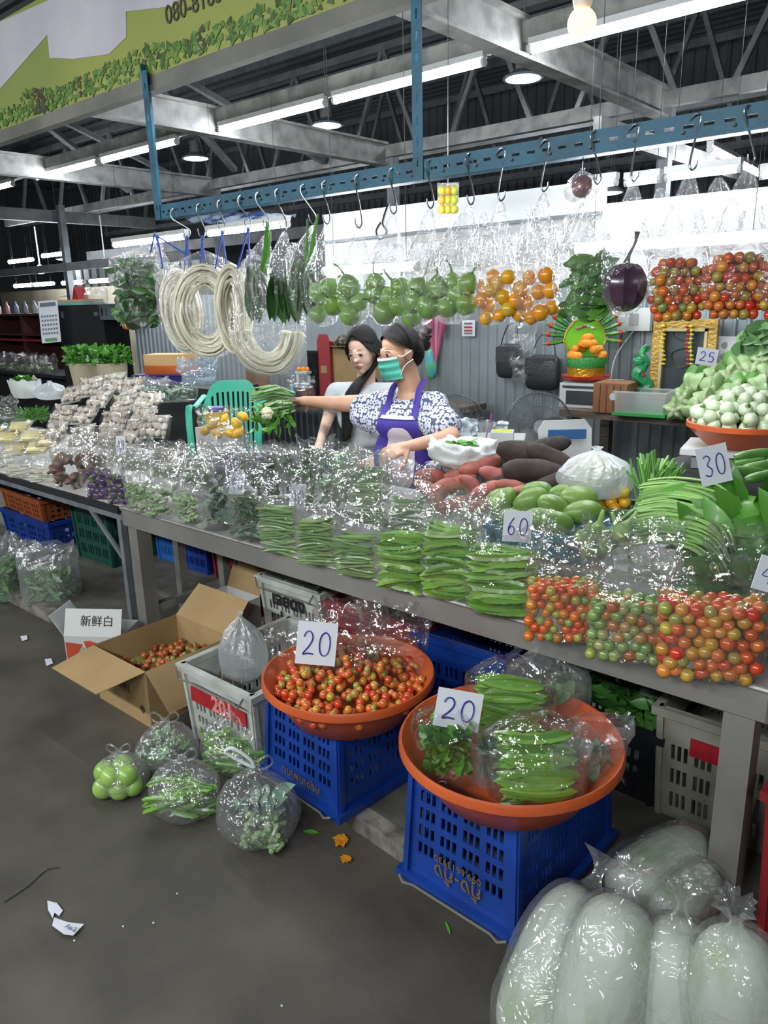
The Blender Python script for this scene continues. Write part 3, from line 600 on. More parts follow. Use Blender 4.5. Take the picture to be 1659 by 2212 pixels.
MUSHW = MB(); MUSHW.ellip((0, 0, .01), (.026, .024, .009), 12, 7); MUSHW.tube([(0, 0, .008), (.004, 0, -.02), (.01, 0, -.04)], [.006, .007, .005], 7); MUSHW = MUSHW.mesh('oyster_mushroom', mushw)
for px, py, wp, kd, wh in ((300, 1032, 62, 'round', 'behind the purple eggplants'), (365, 1020, 66, 'round', 'behind the widest gourd bag'), (430, 1030, 66, 'pale', 'behind the pale leaf bag'), (498, 1020, 70, 'purple', 'behind the dill'), (575, 1030, 74, 'leaf', 'behind the first bean bag'),
                       (650, 1040, 78, 'leaf', 'behind the second bean bag'), (722, 1060, 80, 'pale', 'behind the third bean bag'), (800, 1068, 86, 'bean', 'behind the nearest winged beans'), (880, 1095, 90, 'bean', 'between winged beans and sweet potatoes')):
    row_bag(px, py, 2.13, wp, kd, wh)
for px, py, wp, kd, wh in ((365, 975, 58, 'white', 'in the far row by the mushroom trays'), (425, 975, 60, 'round', 'in the far row by the yellow tub'), (482, 975, 62, 'purple', 'in the far row below the yellow bag'), (545, 975, 66, 'purple', 'in the far row below the held kale'), (610, 978, 70, 'leaf', 'in the far row, under the arm'), (680, 972, 72, 'leaf', 'in the far row before the girl'), (745, 982, 72, 'pale', 'in the far row between the two women'), (810, 1000, 74, 'pale', 'in the far row before the apron')):
    row_bag(px, py + 14, 2.36, wp, kd, wh, up=.035, gain=1.2)
for px, py, wp, lab in ((975, 1125, 70, 'empty crumpled clear bag lying against the sweet potatoes'), (1045, 1140, 80, 'empty crumpled clear bag between sweet potatoes and the 60 card'), (1250, 1200, 90, 'empty crumpled clear bag beside the small green eggplants'), (1420, 1200, 110, 'empty crumpled clear bag in front of the long greens'), (1585, 1200, 90, 'empty crumpled clear bag upright against the broad leaves'), (330, 985, 60, 'empty crumpled clear bag under the mushroom trays'), (560, 975, 70, 'empty crumpled clear bag under the held kale'), (660, 985, 60, 'empty crumpled clear bag by the girl\'s arm')):
    p = PY(px, py, 2.08 if py > 1100 else 2.5); k = mpp(p); w = wp * k; bag('empty_bag', lab, (p.x, p.y, p.z - .07), rnd(0, 1), w, w * .6, .03, .17 if py > 1100 else .10, lean=rnd(-.03, .03), group='empty bags on the goods')
price_card('40', 512, 1043, 1.88, 32, 50, -.1, 'white price card reading 40 on the pale leaf bag', .1)
price_card('40', 643, 1075, 1.90, 34, 60, -.12, 'white price card reading 40 behind the bagged beans', .1)
price_card('40', 261, 962, 1.88, 20, 40, -.05, 'small white price card reading 40 among the bags below the mushroom trays', .1)
price_card('60', 1118, 1137, 1.84, 62, 68, -.09, 'white price card reading 60 beside the green mangoes', .15)
price_card('30', 1542, 1004, 2.28, 66, 84, .22, 'white price card reading 30 stuck into the long greens', .15)
price_card('4', 1658, 1240, 1.80, 52, 76, -.3, 'white price card with a blue 4 behind the corner tomatoes', .15)
# ------------------------------------------------------------------ loose vegetables on the right half of the table
def tuber(name, mat, L, r, bend=.1, seed=0, pinch=.55):
    mb = MB(); pts = []; rs = []
    for i in range(13):
        t = i / 12; pts.append(((t - .5) * L, bend * L * math.sin(t * 3 + seed) * .5, bend * L * math.cos(t * 2.4 + seed * 2) * .3)); rs.append(max(.002, r * (math.sin(PI * min(1, .03 + t * .96)) ** pinch) * (1 + .12 * noise.noise((t * 4, seed, 0)))))
    mb.tube(pts, rs, 12); return mb.mesh(name, mat)
sp_m = M('sweet_potato', '#8f4a45', .6, col2='#ad6a5c', scale=14, bump=.25, bscale=40, dist=.004)
SPM = [tuber('sweet_potato', sp_m, .17, .034, .12, k) for k in range(4)]
def lay(meshes, name, px, py, y, ang, sc, label, cat, group, fwd=0.):
    c = PY(px, py, y); d = (RGT * math.cos(ang) + Vector((0, 0, 1)) * math.sin(ang) + FWD * fwd).normalized(); z = Vector((0, 0, 1)); yv = z.cross(d).normalized(); zv = d.cross(yv)
    return place(random.choice(meshes), name, c, Matrix((d, yv, zv)).transposed() @ rot3(rnd(0, 6)), sc, label, cat, group)
for px, py, y, a, s in ((1040, 1003, 2.52, .15, 1.1), (1078, 1030, 2.46, -.25, .95), (1000, 1022, 2.5, .1, .9), (985, 1040, 2.44, .35, 1.), (940, 1032, 2.46, -.15, .95), (962, 1058, 2.40, .3, 1.1), (1025, 1052, 2.42, -.6, .9), (930, 1060, 2.42, -.7, .95), (1060, 1062, 2.38, .2, .95), (1110, 1055, 2.40, -.2, .85), (945, 1082, 2.34, -.6, .9), (990, 1085, 2.34, .4, .85), (1030, 1088, 2.32, -.1, .8), (1128, 1062, 2.36, .1, .7)):
    lay(SPM, 'sweet_potato', px, py, y, a, s, 'pink-skinned sweet potato in the heap before the white bowl bag', 'sweet potato', 'sweet potatoes in the heap', rnd(-.3, .3))
TAM = [tuber('taro_root', M('yam_skin', '#2a2320', .85, col2='#40352f', scale=18, bump=.5, bscale=35, dist=.006), .27, .05, .08, k, .4) for k in range(3)]
for px, py, y, a, s in ((1150, 985, 2.6, -.25, 1.05), (1160, 1025, 2.52, -.15, 1.), (1195, 1000, 2.62, -.5, .9), (1115, 1040, 2.48, .1, .75), (1205, 1042, 2.52, .2, .75), (1120, 1000, 2.62, -.1, .7), (1180, 968, 2.72, .1, .8)):
    lay(TAM, 'yam', px, py, y, a, s, 'dark brown rough-skinned yam beside the white knotted bag', 'yam', 'dark yams in the heap', rnd(-.3, .3))
# mangoes in a teal basket
MGM = MB(); MGM.ellip((0, 0, 0), (.066, .038, .042), 16, 11, fn=lambda v: 1 + .06 * v.x + .05 * v.z * v.x); MGM = MGM.mesh('green_mango', M('mango_skin', '#5d8038', .4, coat=.15, col2='#7b9a4c', scale=9))
for px, py, y, a, s in ((1143, 1082, 2.26, .5, 1.), (1195, 1093, 2.24, -.5, 1.), (1248, 1075, 2.34, -.12, 1.05), (1255, 1107, 2.27, .12, 1.05), (1155, 1060, 2.36, .2, .9), (1215, 1068, 2.38, 0, .9), (1085, 1085, 2.26, .8, .95), (1105, 1122, 2.18, -.3, .9), (1200, 1128, 2.17, -.3, .95), (1160, 1122, 2.16, .2, .95), (1080, 1075, 2.33, .2, .85)):
    lay([MGM], 'green_mango', px, py, y, a, s, 'green mango heaped in the teal plastic basket', 'mango', 'green mangoes in the teal basket', rnd(-.4, .4))
teal = M('teal_plastic', '#2b7f93', .35)
c = PY(1195, 1120, 2.25); bz = TZ + .09
t = thing('plastic_basket', 'teal slotted plastic basket under the green mangoes', 'basket', (c.x, c.y, bz), .12)
bw, bd, bh = .36, .26, PY(1195, 1150, 2.15).z - bz; bh = max(.07, min(.14, bh))
def slotted_box(t, w, d, h, mat, nsl=8, th=.006, taper=.92, rows=1, rim=.016, world=False):
    for (o, u, L, n) in (((-w / 2, -d / 2, 0), (1, 0, 0), w, (0, -1, 0)), ((w / 2, -d / 2, 0), (0, 1, 0), d, (1, 0, 0)), ((w / 2, d / 2, 0), (-1, 0, 0), w, (0, 1, 0)), ((-w / 2, d / 2, 0), (0, -1, 0), d, (-1, 0, 0))):
        ns = max(3, int(nsl * L / w)); us = [0]
        for i in range(ns): us += [L * (i + .3) / ns, L * (i + .7) / ns]
        us.append(L); vs = [0]
        for j in range(rows): vs += [h * (.15 + .7 * (j + .12) / rows), h * (.15 + .7 * (j + .88) / rows)]
        vs.append(h); MB().cells(o, u, (0, 0, 1), us, vs, lambda i, j: i % 2 == 1 and j % 2 == 1, th, n).build('side_panel', mat, t, smooth=False, world=world)
    MB().box((0, 0, .004), (w, d, .008)).build('base', mat, t, world=world)
    r = MB()
    for sx, sy, a, b in ((0, -1, w + .03, rim), (0, 1, w + .03, rim), (-1, 0, rim, d - .006), (1, 0, rim, d - .006)): r.box((sx * (w / 2 + .006), sy * (d / 2 + .006), h - .004), (a, b, .014))
    r.build('rim', mat, t, world=world)
slotted_box(t, bw, bd, bh, teal)
# orange fruit in a small green basket, behind the mangoes
c = PY(1318, 1095, 2.52); c.z -= .0; gb = max(TZ + .02, c.z - .05); t = thing('fruit_basket', 'small green basket of orange fruit behind the mangoes', 'basket', (c.x, c.y, gb), .3)
slotted_box(t, .17, .14, .06, M('green_plastic', '#4f7a3a', .4), 5)
YT = round_fruit('yellow_tomato', tom_yel, .022)
for px, py in ((1295, 1083), (1320, 1085), (1340, 1075), (1330, 1062), (1350, 1085), (1305, 1097), (1328, 1098), (1348, 1063)):
    place(YT, 'orange_fruit', PY(px, py, 2.48 + rnd(0, .05)), rrot(), 1.0, 'small orange fruit in the green basket behind the mangoes', 'fruit', 'orange fruit in the green basket')
# small green round eggplants with long stalks
GEM = MB(); GEM.lathe([(.001, -.036), (.024, -.03), (.034, -.012), (.03, .006), (.016, .024), (.009, .034), (.007, .06), (.006, .07)], 16); GEM = GEM.mesh('bottle_gourd', M('gourd_skin', '#7da352', .3, coat=.25, col2='#8cb063', scale=8))
for px, py, y in ((1262, 1160, 2.08), (1290, 1150, 2.12), (1275, 1185, 2.04), (1300, 1180, 2.08), (1340, 1150, 2.15), (1355, 1140, 2.2)):
    place(GEM, 'small_gourd', PY(px, py, y), rot3(rnd(-.5, .3), rnd(-.5, .5), 0), rnd(.85, 1.1), 'pale green stalked gourd lying between the mango basket and tomato bags', 'gourd', 'stalked gourds beside the mango basket')
# long greens: an upright chive bundle and long bunches laid sideways
chv = MR('chive_green', ['#4f8a34', '#6aa548', '#86b85f', '#3f7a2c', '#9cc47c'], .35, .1)
t = thing('chive_bundle', 'upright bundle of thick green stalks leaning behind the laid-out greens', 'vegetable', PY(1410, 1090, 2.45))
for i in range(44):
    u = rnd(); a = PY(1395 + rnd(-22, 28), 1095 + rnd(-10, 25), 2.42 + rnd(0, .08)); b = PY(1352 + u * 130, 968 + abs(u - .45) * 70 + rnd(-4, 22), 2.45 + rnd(-.03, .14)); m = (a + b) / 2 + RGT * rnd(-.008, .008)
    MB().tube([a, m, b], [.004, .0055, rnd(.004, .007)], 5, flat=.6).build('stalk', chv, t)
for i in range(9):
    a = PY(1398 + rnd(-10, 12), 1085 + rnd(0, 40), 2.40); b = PY(1318 + rnd(-8, 20), 1142 + rnd(-10, 14), 2.2 + rnd(0, .08)); MB().tube([a, (a + b) / 2 + Vector((0, 0, .01)), b], .006, 5).build('stalk', chv, t)
t = thing('long_greens', 'long green stems laid sideways in layers beside the chive bundle', 'vegetable', PY(1480, 1150, 2.2))
lg = MR('long_green_stem', ['#5f8f3c', '#78a652', '#92b96a', '#4d7d30', '#a3c47f'], .4, .1)
for i in range(62):
    v = i / 61; y = 2.36 - .26 * v; py = 1042 + 132 * v + rnd(-5, 5); x0 = 1392 - 22 * v + rnd(-12, 12); sh = rnd(0, 30)
    pts = [PY(x0, py, y), PY(x0 + 60, py - 8 + rnd(-3, 3), y - .005), PY(x0 + 115 + sh, py + 6, y - .02), PY(x0 + 155 + sh, py + 38, y - .03), PY(x0 + 172 + sh, py + 80 + 20 * (1 - v), y - .04)]
    MB().tube(crom(pts, 3), [.0035] + [rnd(.004, .0055)] * 11 + [.002], 5).build('stem', lg, t)
t = thing('broad_leaf_greens', 'heap of broad dark green leaves at the table end behind the tomato bags', 'vegetable', PY(1590, 1180, 2.2))
lf = [MB().leaf((0, 0, 0), (1, 0, 0), (0, 0, 1), .16, .07, .25 + .1 * k, 0, 6, .2).mesh('leaf', leaf_b) for k in range(3)]
for i in range(150):
    px, py = rnd(1500, 1700), rnd(1068, 1290); px = max(px, 1490 + (py - 1040) * .12); y = 2.42 - .0014 * (py - 1040) + rnd(-.02, .03); c = PY(px, py, y)
    a = rnd(-1.3, -.2) if rnd() < .7 else rnd(0, 6.28); d = (RGT * math.cos(a) + Vector((0, 0, 1)) * math.sin(a) - FWD * rnd(0, .4)).normalized(); z = (-FWD + Vector((rnd(-.5, .5), rnd(-.5, .5), rnd(0, 1.2)))).normalized(); yv = z.cross(d).normalized(); zv = d.cross(yv)
    place(random.choice(lf), 'leaf', c, Matrix((d, yv, zv)).transposed(), rnd(.6, 1.1), parent=t)
b = MB(); b.ellip(PY(1600, 1180, 2.36), (.2, .12, .16), 16, 10); b.build('leaf_core', leaf_b, t)
CUM = [tuber('cucumber', M('cucumber_skin', '#3f6a2c', .4, coat=.2, col2='#5f8a44', scale=14), .16, .018, .08, k, .3) for k in range(2)]
for px, py, y, a in ((1600, 1000, 2.55, .1), (1640, 985, 2.6, .05), (1650, 1010, 2.55, .15), (1620, 1022, 2.5, 0), (1665, 1030, 2.48, .1), (1590, 1020, 2.52, -.1)): lay(CUM, 'cucumber', px, py, y, a, 1, 'dark green cucumber heaped behind the 30 price card', 'cucumber', 'cucumbers behind the 30 card')
# open white bag of chopped leaves and a knotted white bag
p = PY(1000, 1005, 2.56); k = mpp(p); t = thing('open_white_bag', 'open white plastic bag filled with chopped green leaves', 'bag', p)
m = MB()
def obag(u, v):
    a = 2 * PI * u; prof = ((.02, 0), (.10, .0), (.135, .03), (.145, .06), (.15, .085), (.135, .1), (.1, .085), (.06, .07)); i = min(6, int(v * 7)); f = v * 7 - i; r = prof[i][0] * (1 - f) + prof[i + 1][0] * f; z = prof[i][1] * (1 - f) + prof[i + 1][1] * f
    n = noise.noise((math.cos(a) * 3, math.sin(a) * 3, v * 6)); return p + Vector((r * (1 + .16 * n) * math.cos(a) * 1.05, r * (1 + .16 * n) * math.sin(a) * .85, z * (1 + .35 * n)))
m.grid(obag, 44, 22, cu=True); m.build('plastic_bag', M('white_plastic_bag', '#cfd5d4', .35, bump=.3, bscale=40, alpha=1.), t, smooth='all')
leaf_mass(T4(p + Vector((0, 0, .055)), .3), .17, .13, .05, 110, .045, .02, 'chopped_leaves', leaf_b, '', '', shape='ell', part_of=t, z0=0)
def knot_bag(p, r, label, mat, h=1.15, cat='bag', name='knotted_bag', group=None, seed=0, sq=.95, ears=True):
    """a full bag tied at the top: gathered neck and two loose handle ears"""
    t = thing(name, label, cat, p, 0, group); m = MB()
    def fn(u, v):
        a = 2 * PI * u; prof = ((.05, .0), (.62, .01), (.9, .16), (1., .42), (.97, .68), (.8, .92), (.5, 1.1), (.2, 1.22), (.09, 1.28), (.16, 1.36)); n1 = len(prof) - 1; i = min(n1 - 1, int(v * n1)); f = v * n1 - i
        q = prof[i][0] * (1 - f) + prof[i + 1][0] * f; z = prof[i][1] * (1 - f) + prof[i + 1][1] * f
        n = noise.noise((math.cos(a) * 2 + seed, math.sin(a) * 2, v * 4)); fold = abs(math.sin(a * 9 + 3 * n + seed)) * .16 * max(0, min(1, (z - .55) * 2)); q *= 1 + .1 * n - fold
        return p + Vector((q * r * math.cos(a), q * r * math.sin(a) * sq, z * r * h))
    m.grid(fn, 56, 26, cu=True); m.build('film_body', mat, t, smooth=False)
    if ears:
        for s in (-1, 1):
            q = p + Vector((0, 0, 1.3 * r * h)); e = [q, q + RGT * (s * .16 * r) + Vector((0, 0, .22 * r)), q + RGT * (s * .34 * r) + Vector((0, 0, .3 * r)), q + RGT * (s * .42 * r) + Vector((0, 0, .12 * r)), q + RGT * (s * .22 * r) + Vector((0, 0, -.03 * r)), q]
            MB().tube(crom(e, 3), r * .055, 6, flat=.35).build('handle_loop', mat, t)
    return t
p = PY(1285, 1068, 2.52); knot_bag(p, .14, 'full white knotted plastic bag beside the dark yams', film('thin_white_film', .55, gl=(.04, .3), rough=.3), h=.92, seed=3, ears=False)
lmat = M('bag_content_olive', '#8a8f6a', .7, col2='#6d7350', scale=8); o = MB().ellip(p + Vector((0, 0, .075)), (.095, .09, .07), 16, 10, fn=lambda v: 1 + .1 * noise.noise(v * 3)).build('bagged_squash', lmat); tag(o, 'olive green squash showing dimly inside the white knotted bag', 'squash')
# ------------------------------------------------------------------ left half: mushroom trays, baby corn, herbs
trayw = M('foam_tray', '#cfcfca', .5); mcol = MR('tray_mushroom', ['#cdc5b6', '#b3a795', '#ddd8ce', '#9c8d7b'], .5, .1)
tm = MB(); tm.lathe([(.03, -.006), (.062, -.004), (.074, .014), (.078, .016), (.07, .012), (.058, 0), (.001, 0)], 4, sx=1.18, sy=.92); tm.v = [(x * math.cos(PI / 4) - y * math.sin(PI / 4), x * math.sin(PI / 4) + y * math.cos(PI / 4), z) for x, y, z in tm.v]
tray_me = tm.mesh('tray', trayw); mset = []
for k in range(3):
    m = MB()
    for i in range(15):
        q = Vector((-.045 + (i % 5) * .0225 + rnd(-.006, .006), -.034 + (i // 5) * .033 + rnd(-.005, .005), .018 + rnd(0, .008))); R = rot3(rnd(-.35, .35), rnd(-.35, .35), rnd(0, 6)); rr = rnd(.013, .021); m.ellip(q, (rr, rr * .85, .011), 10, 7, rot=R); m.tube([q, q + R @ Vector((rr * 1.5, 0, -.004))], [.006, .007], 6)
    mset.append(m.mesh('mushroom_cluster', mcol))
fm = MB(); fm.grid(lambda u, v: ((u - .5) * .142, (v - .5) * .122, .04 * (1 - (2 * u - 1) ** 4) * (1 - (2 * v - 1) ** 4) + .012 + .003 * noise.noise((u * 9, v * 9, 1))), 12, 10); wrap_me = fm.mesh('film_wrap', film('tray_film', .03, gl=(.03, .35), rough=.08, bump=.25, bscale=20), 'all')
for i, (px, py) in enumerate(((127, 934), (181, 944), (236, 947), (295, 940), (335, 925), (139, 897), (186, 902), (249, 913), (310, 907), (162, 855), (219, 866), (270, 877), (322, 872), (249, 830), (200, 838), (290, 842))):
    y = 2.06 + (950 - py) / 120 * .36; c = PY(px, py, y); tl = .85 + rnd(-.2, .2)
    R = rot3(0, 0, .55 + rnd(-.35, .35)) @ rot3(tl, rnd(-.15, .15), 0); t = thing('mushroom_tray', 'film-wrapped white foam tray of pale oyster mushrooms in the stacked heap', 'mushroom tray', c, 0, 'mushroom trays in the heap')
    for me, n in ((tray_me, 'tray'), (mset[i % 3], 'mushroom_cluster'), (wrap_me, 'film_wrap')):
        o = place(me, n, (0, 0, 0), R, 1.12); o.parent = t
b = MB(); b.ellip((PY(230, 930, 2.45).x, 2.52, TZ + .08), (.2, .08, .1), 14, 8); tag(b.build('mushroom_heap', mcol), 'pale mushroom packs filling the inside of the tray heap', 'mushrooms', kind='stuff')
corn = MR('baby_corn', ['#d8cd92', '#e0d7a4', '#cfc285', '#dbd09a'], .45, .15); cm = MB(); cm.tube([(-.055, 0, 0), (-.05, 0, 0), (0, 0, .001), (.04, 0, 0), (.058, 0, 0)], [.004, .008, .0085, .006, .001], 8); corn_me = cm.mesh('baby_corn', corn)
for i, (px, py, y) in enumerate(((35, 975, 2.02), (85, 970, 2.02), (20, 948, 2.14), (72, 945, 2.14), (112, 955, 2.08), (45, 925, 2.24), (-10, 935, 2.2))):
    c = PY(px, py, y); c.z = max(c.z, TZ + .03); tt = thing('corn_tray', 'white foam tray of pale yellow baby corn beside the mushroom heap', 'vegetable tray', c, 0, 'baby corn trays'); R = rot3(0, 0, .75 + rnd(-.2, .2)) @ rot3(.35, 0, 0)
    o = place(tray_me, 'tray', (0, 0, 0), R, 1.15); o.parent = tt
    for q in range(11):
        o = place(corn_me, 'baby_corn', R @ Vector((rnd(-.008, .008), -.055 + (q % 6) * .021, .012 + .013 * (q // 6))), R @ rot3(rnd(0, 6), 0, rnd(-.08, .08)), 1.1); o.parent = tt
    o = place(wrap_me, 'film_wrap', (0, 0, 0), R, 1.12); o.parent = tt
for px, py, wpx, lab in ((45, 1035, 80, 'milky bag of white needle mushrooms by the side table edge'), (95, 1044, 70, 'milky bag of white needle mushrooms beside the brown mushroom bags'), (0, 1012, 60, 'milky bag of white needle mushrooms at the far side of the table edge')):
    p = PZ(px, py, TZ); k = mpp(p); p += FWD * .05; p.z = TZ; bag('mushroom_bag', lab, p, .45, wpx * k, .09, .08, .12, mat=clear2, group='bags of needle mushrooms'); m = MB()
    for i in range(60): q = p + RGT * rnd(-.4, .4) * wpx * k + FWD * rnd(-.035, .03) + Vector((0, 0, rnd(.006, .075))); m.tube([q - RGT * .03, q + RGT * .03 + Vector((0, 0, rnd(-.01, .01)))], .0035, 5)
    tag(m.build('needle_mushrooms', M('enoki', '#d9d5bd', .5)), 'white needle mushrooms packed inside the ' + lab, 'mushrooms', kind='stuff')
p = PY(72, 900, 2.38); leaf_mass(T4(p - Vector((0, 0, .05)), 0), .3, .22, .1, 520, .05, .006, 'acacia_shoots', leaf_b, 'heap of feathery green acacia shoots beside the mushroom trays', 'vegetable', shape='ell', up=.2)
for px, py, r, lab in ((112, 862, .13, 'thin white knotted bag behind the acacia shoots'),):
    p = PY(px, py, 2.6); knot_bag(p, .12, lab, white_film, h=.8, seed=5, ears=False)
p = PY(58, 858, 2.62); t = thing('open_sack', 'open white sack of green vegetables behind the acacia shoots', 'bag', p); m = MB()
m.grid(lambda u, v: p + Vector((math.cos(2 * PI * u) * (.11 + .03 * math.sin(v * 3)) * (1 + .2 * noise.noise((math.cos(2 * PI * u) * 2, math.sin(2 * PI * u) * 2, v * 2))), math.sin(2 * PI * u) * (.08 + .04 * v), .13 * v + .04 * v * noise.noise((math.cos(2 * PI * u) * 3, math.sin(2 * PI * u) * 3, v)))), 36, 10, cu=True); m.build('sack_cloth', M('sack_white', '#c9cfcb', .5), t, smooth='all')
leaf_mass(T4(p + Vector((0, 0, .1)), 0), .2, .17, .08, 90, .06, .02, 'greens', leaf_b, '', '', shape='ell', part_of=t, z0=0)
for px, py, lab in ((12, 880, 'clear bag of herbs by the acacia shoots'), (-5, 905, 'clear bag of leaves before the acacia shoots'), (30, 905, 'crumpled clear bag on the acacia heap')):
    p = PY(px, py, 2.45); bag('herb_bag', lab, (p.x, p.y, p.z - .08), .5, .14, .1, .08, .16, group='clear bags beside the acacia shoots'); leaf_mass(T4((p.x, p.y, p.z - .08), .5), .12, .08, .07, 60, .05, .02, 'herb_bunch', leaf_d, 'bunch of herbs in the ' + lab, 'herbs')
cupm = M('kraft_cup', '#a39a80', .6)
for px, lab in ((188, 'next to the white sack'), (247, 'next to the orange box')):
    b = PY(px, 832, 2.75); k = mpp(b); h = 48 * k; r = 33 * k; t = thing('herb_pot', 'bunch of leafy coriander standing in a beige cup ' + lab, 'herbs', b)
    MB().lathe([(r * .82, 0), (r * .9, h * .5), (r, h), (r * .96, h), (r * .8, h * .1)], 20, b).build('cup', cupm, t); leaf_mass(T4(b + Vector((0, 0, h * .85)), 0), r * 3, r * 2.6, 42 * k, 240, .05, .034, 'coriander', leaf_b, '', '', shape='ell', part_of=t, z0=0, up=.5)
p = PY(365, 850, 2.72); t = bag('herb_bag', 'long clear bag of dark herbs lying before the turquoise chair', (p.x, p.y, p.z - .05), .72, .34, .16, .09, .13, group=None); leaf_mass(T4((p.x, p.y, p.z - .05), .72), .3, .13, .09, 170, .07, .03, 'herb_bunch', leaf_g, 'dark herbs inside the long clear bag before the turquoise chair', 'herbs')
p = PY(330, 845, 2.9); bag('empty_bag', 'crumpled clear bag lying on the purple tray', (p.x, p.y, p.z - .04), .4, .22, .12, .06, .13, mat=clear2)
p = PY(430, 812, 2.9); bag('empty_bag', 'crumpled bluish bag above the long herb bag', (p.x, p.y, p.z - .05), .9, .2, .12, .05, .16, mat=film('blue_film', .3, tint='#e8f0f6', milkcol='#c8d8e2'))
# yellow tub, jackfruit bag
p = PY(470, 930, 2.62); o = MB().box((p.x, p.y, (RZB + p.z + .02) / 2), (.2, .16, p.z + .02 - RZB)).build('foam_box', trayw); tag(o, 'white foam box under the yellow tub', 'box'); t = thing('plastic_tub', 'yellow plastic tub with a blue lid below the turquoise chair', 'tub', p)
MB().lathe([(.05, 0), (.062, .05), (.07, .085), (.072, .09)], 24, p + Vector((0, 0, .02))).build('tub_body', M('tub_yellow', '#d9b53a', .4), t); MB().lathe([(.045, .088), (.046, .112), (.04, .116)], 24, p + Vector((0, 0, .02))).build('lid', M('lid_blue', '#3a3f9a', .4), t)
p = PY(485, 960, 2.45); bag('fruit_bag', 'clear bag of yellow jackfruit pieces beside the held kale', (p.x, p.y, p.z - .035), .6, .25, .15, .15, .23)
jm = tuber('jackfruit_piece', MR('jackfruit', ['#dfae1c', '#e2bb3a', '#d0a02a', '#c9b070'], .35, .2), .07, .026, .05, 1)
for px, py in ((460, 915), (485, 905), (510, 915), (470, 938), (500, 935), (525, 900), (445, 930), (515, 935)): lay([jm], 'jackfruit_piece', px, py, 2.43, rnd(-1, 1), rnd(.8, 1.1), 'yellow jackfruit piece in the clear bag', 'fruit', 'jackfruit pieces in the clear bag')
# ------------------------------------------------------------------ hooks and hanging bags under the blue rail
wire = M('hook_wire', '#9aa0a0', .3, metal=.9); HY = RY + .012
Zv = Vector((0, 0, 1))
def hook(tx, ty, bx, by, lab):
    a, b = PY(tx, ty + 6, HY - .02), PY(bx, by, HY); k = mpp(a); r = 9 * k; s = 1 if bx >= tx else -1; a.y = HY - .02
    p = [a + RGT * (s * r * 1.1) - Zv * r * .9 + FWD * .02, a + RGT * (s * r * 1.0) - Zv * .0 + FWD * .012, a + RGT * (s * r * .3) + Zv * r * .8, a - RGT * (s * r * .6) + Zv * r * .2, a - RGT * (s * r * .5) - Zv * r * 1.4, a * .5 + b * .5 + RGT * (s * r * .3), b + RGT * (s * r * .8) + Zv * r * 1.6, b + RGT * (s * r * .6) + Zv * r * .3, b - Zv * r * .2, b - RGT * (s * r * .7) + Zv * r * .6, b - RGT * (s * r * .9) + Zv * r * 2.0]
    o = MB().tube(crom(p, 4), .0027, 6).build('hook', wire); return tag(o, lab, 'hook', 'wire hooks on the blue rail')
HK = ((375, 452, 404, 512, 'above the coiled white stems'), (430, 442, 437, 512, 'above the coiled white stems'), (475, 434, 480, 500, 'above the coiled white stems'), (520, 424, 536, 492, 'above the coiled white stems'), (558, 417, 577, 494, 'above the first long leaf bag'), (600, 410, 613, 497, 'above the middle long leaf bag'), (655, 400, 676, 482, 'above the last long leaf bag'),
      (701, 393, 706, 482, 'above the bag of four gourds'), (772, 380, 775, 490, 'above the second gourd bag'), (846, 366, 850, 460, 'above the third gourd bag'), (926, 348, 930, 448, 'above the fourth gourd bag'), (1012, 334, 1017, 440, 'above the last gourd bag'), (1085, 322, 1083, 432, 'above the yellow tomatoes'), (1180, 304, 1176, 412, 'above the yellow and green tomatoes'), (1283, 285, 1290, 396, 'above the bagged basil'), (1374, 270, 1370, 390, 'above the purple eggplant'), (1508, 247, 1496, 366, 'above the red and green tomatoes'), (1615, 230, 1622, 352, 'above the last tomato bag'))
for tx, ty, bx, by, l in HK: hook(tx, ty, bx, by, 'bent steel wire hook ' + l)
fold_film = film('stretched_film', .06, gl=(.08, .45), rough=.12, bump=.7, bscale=40)
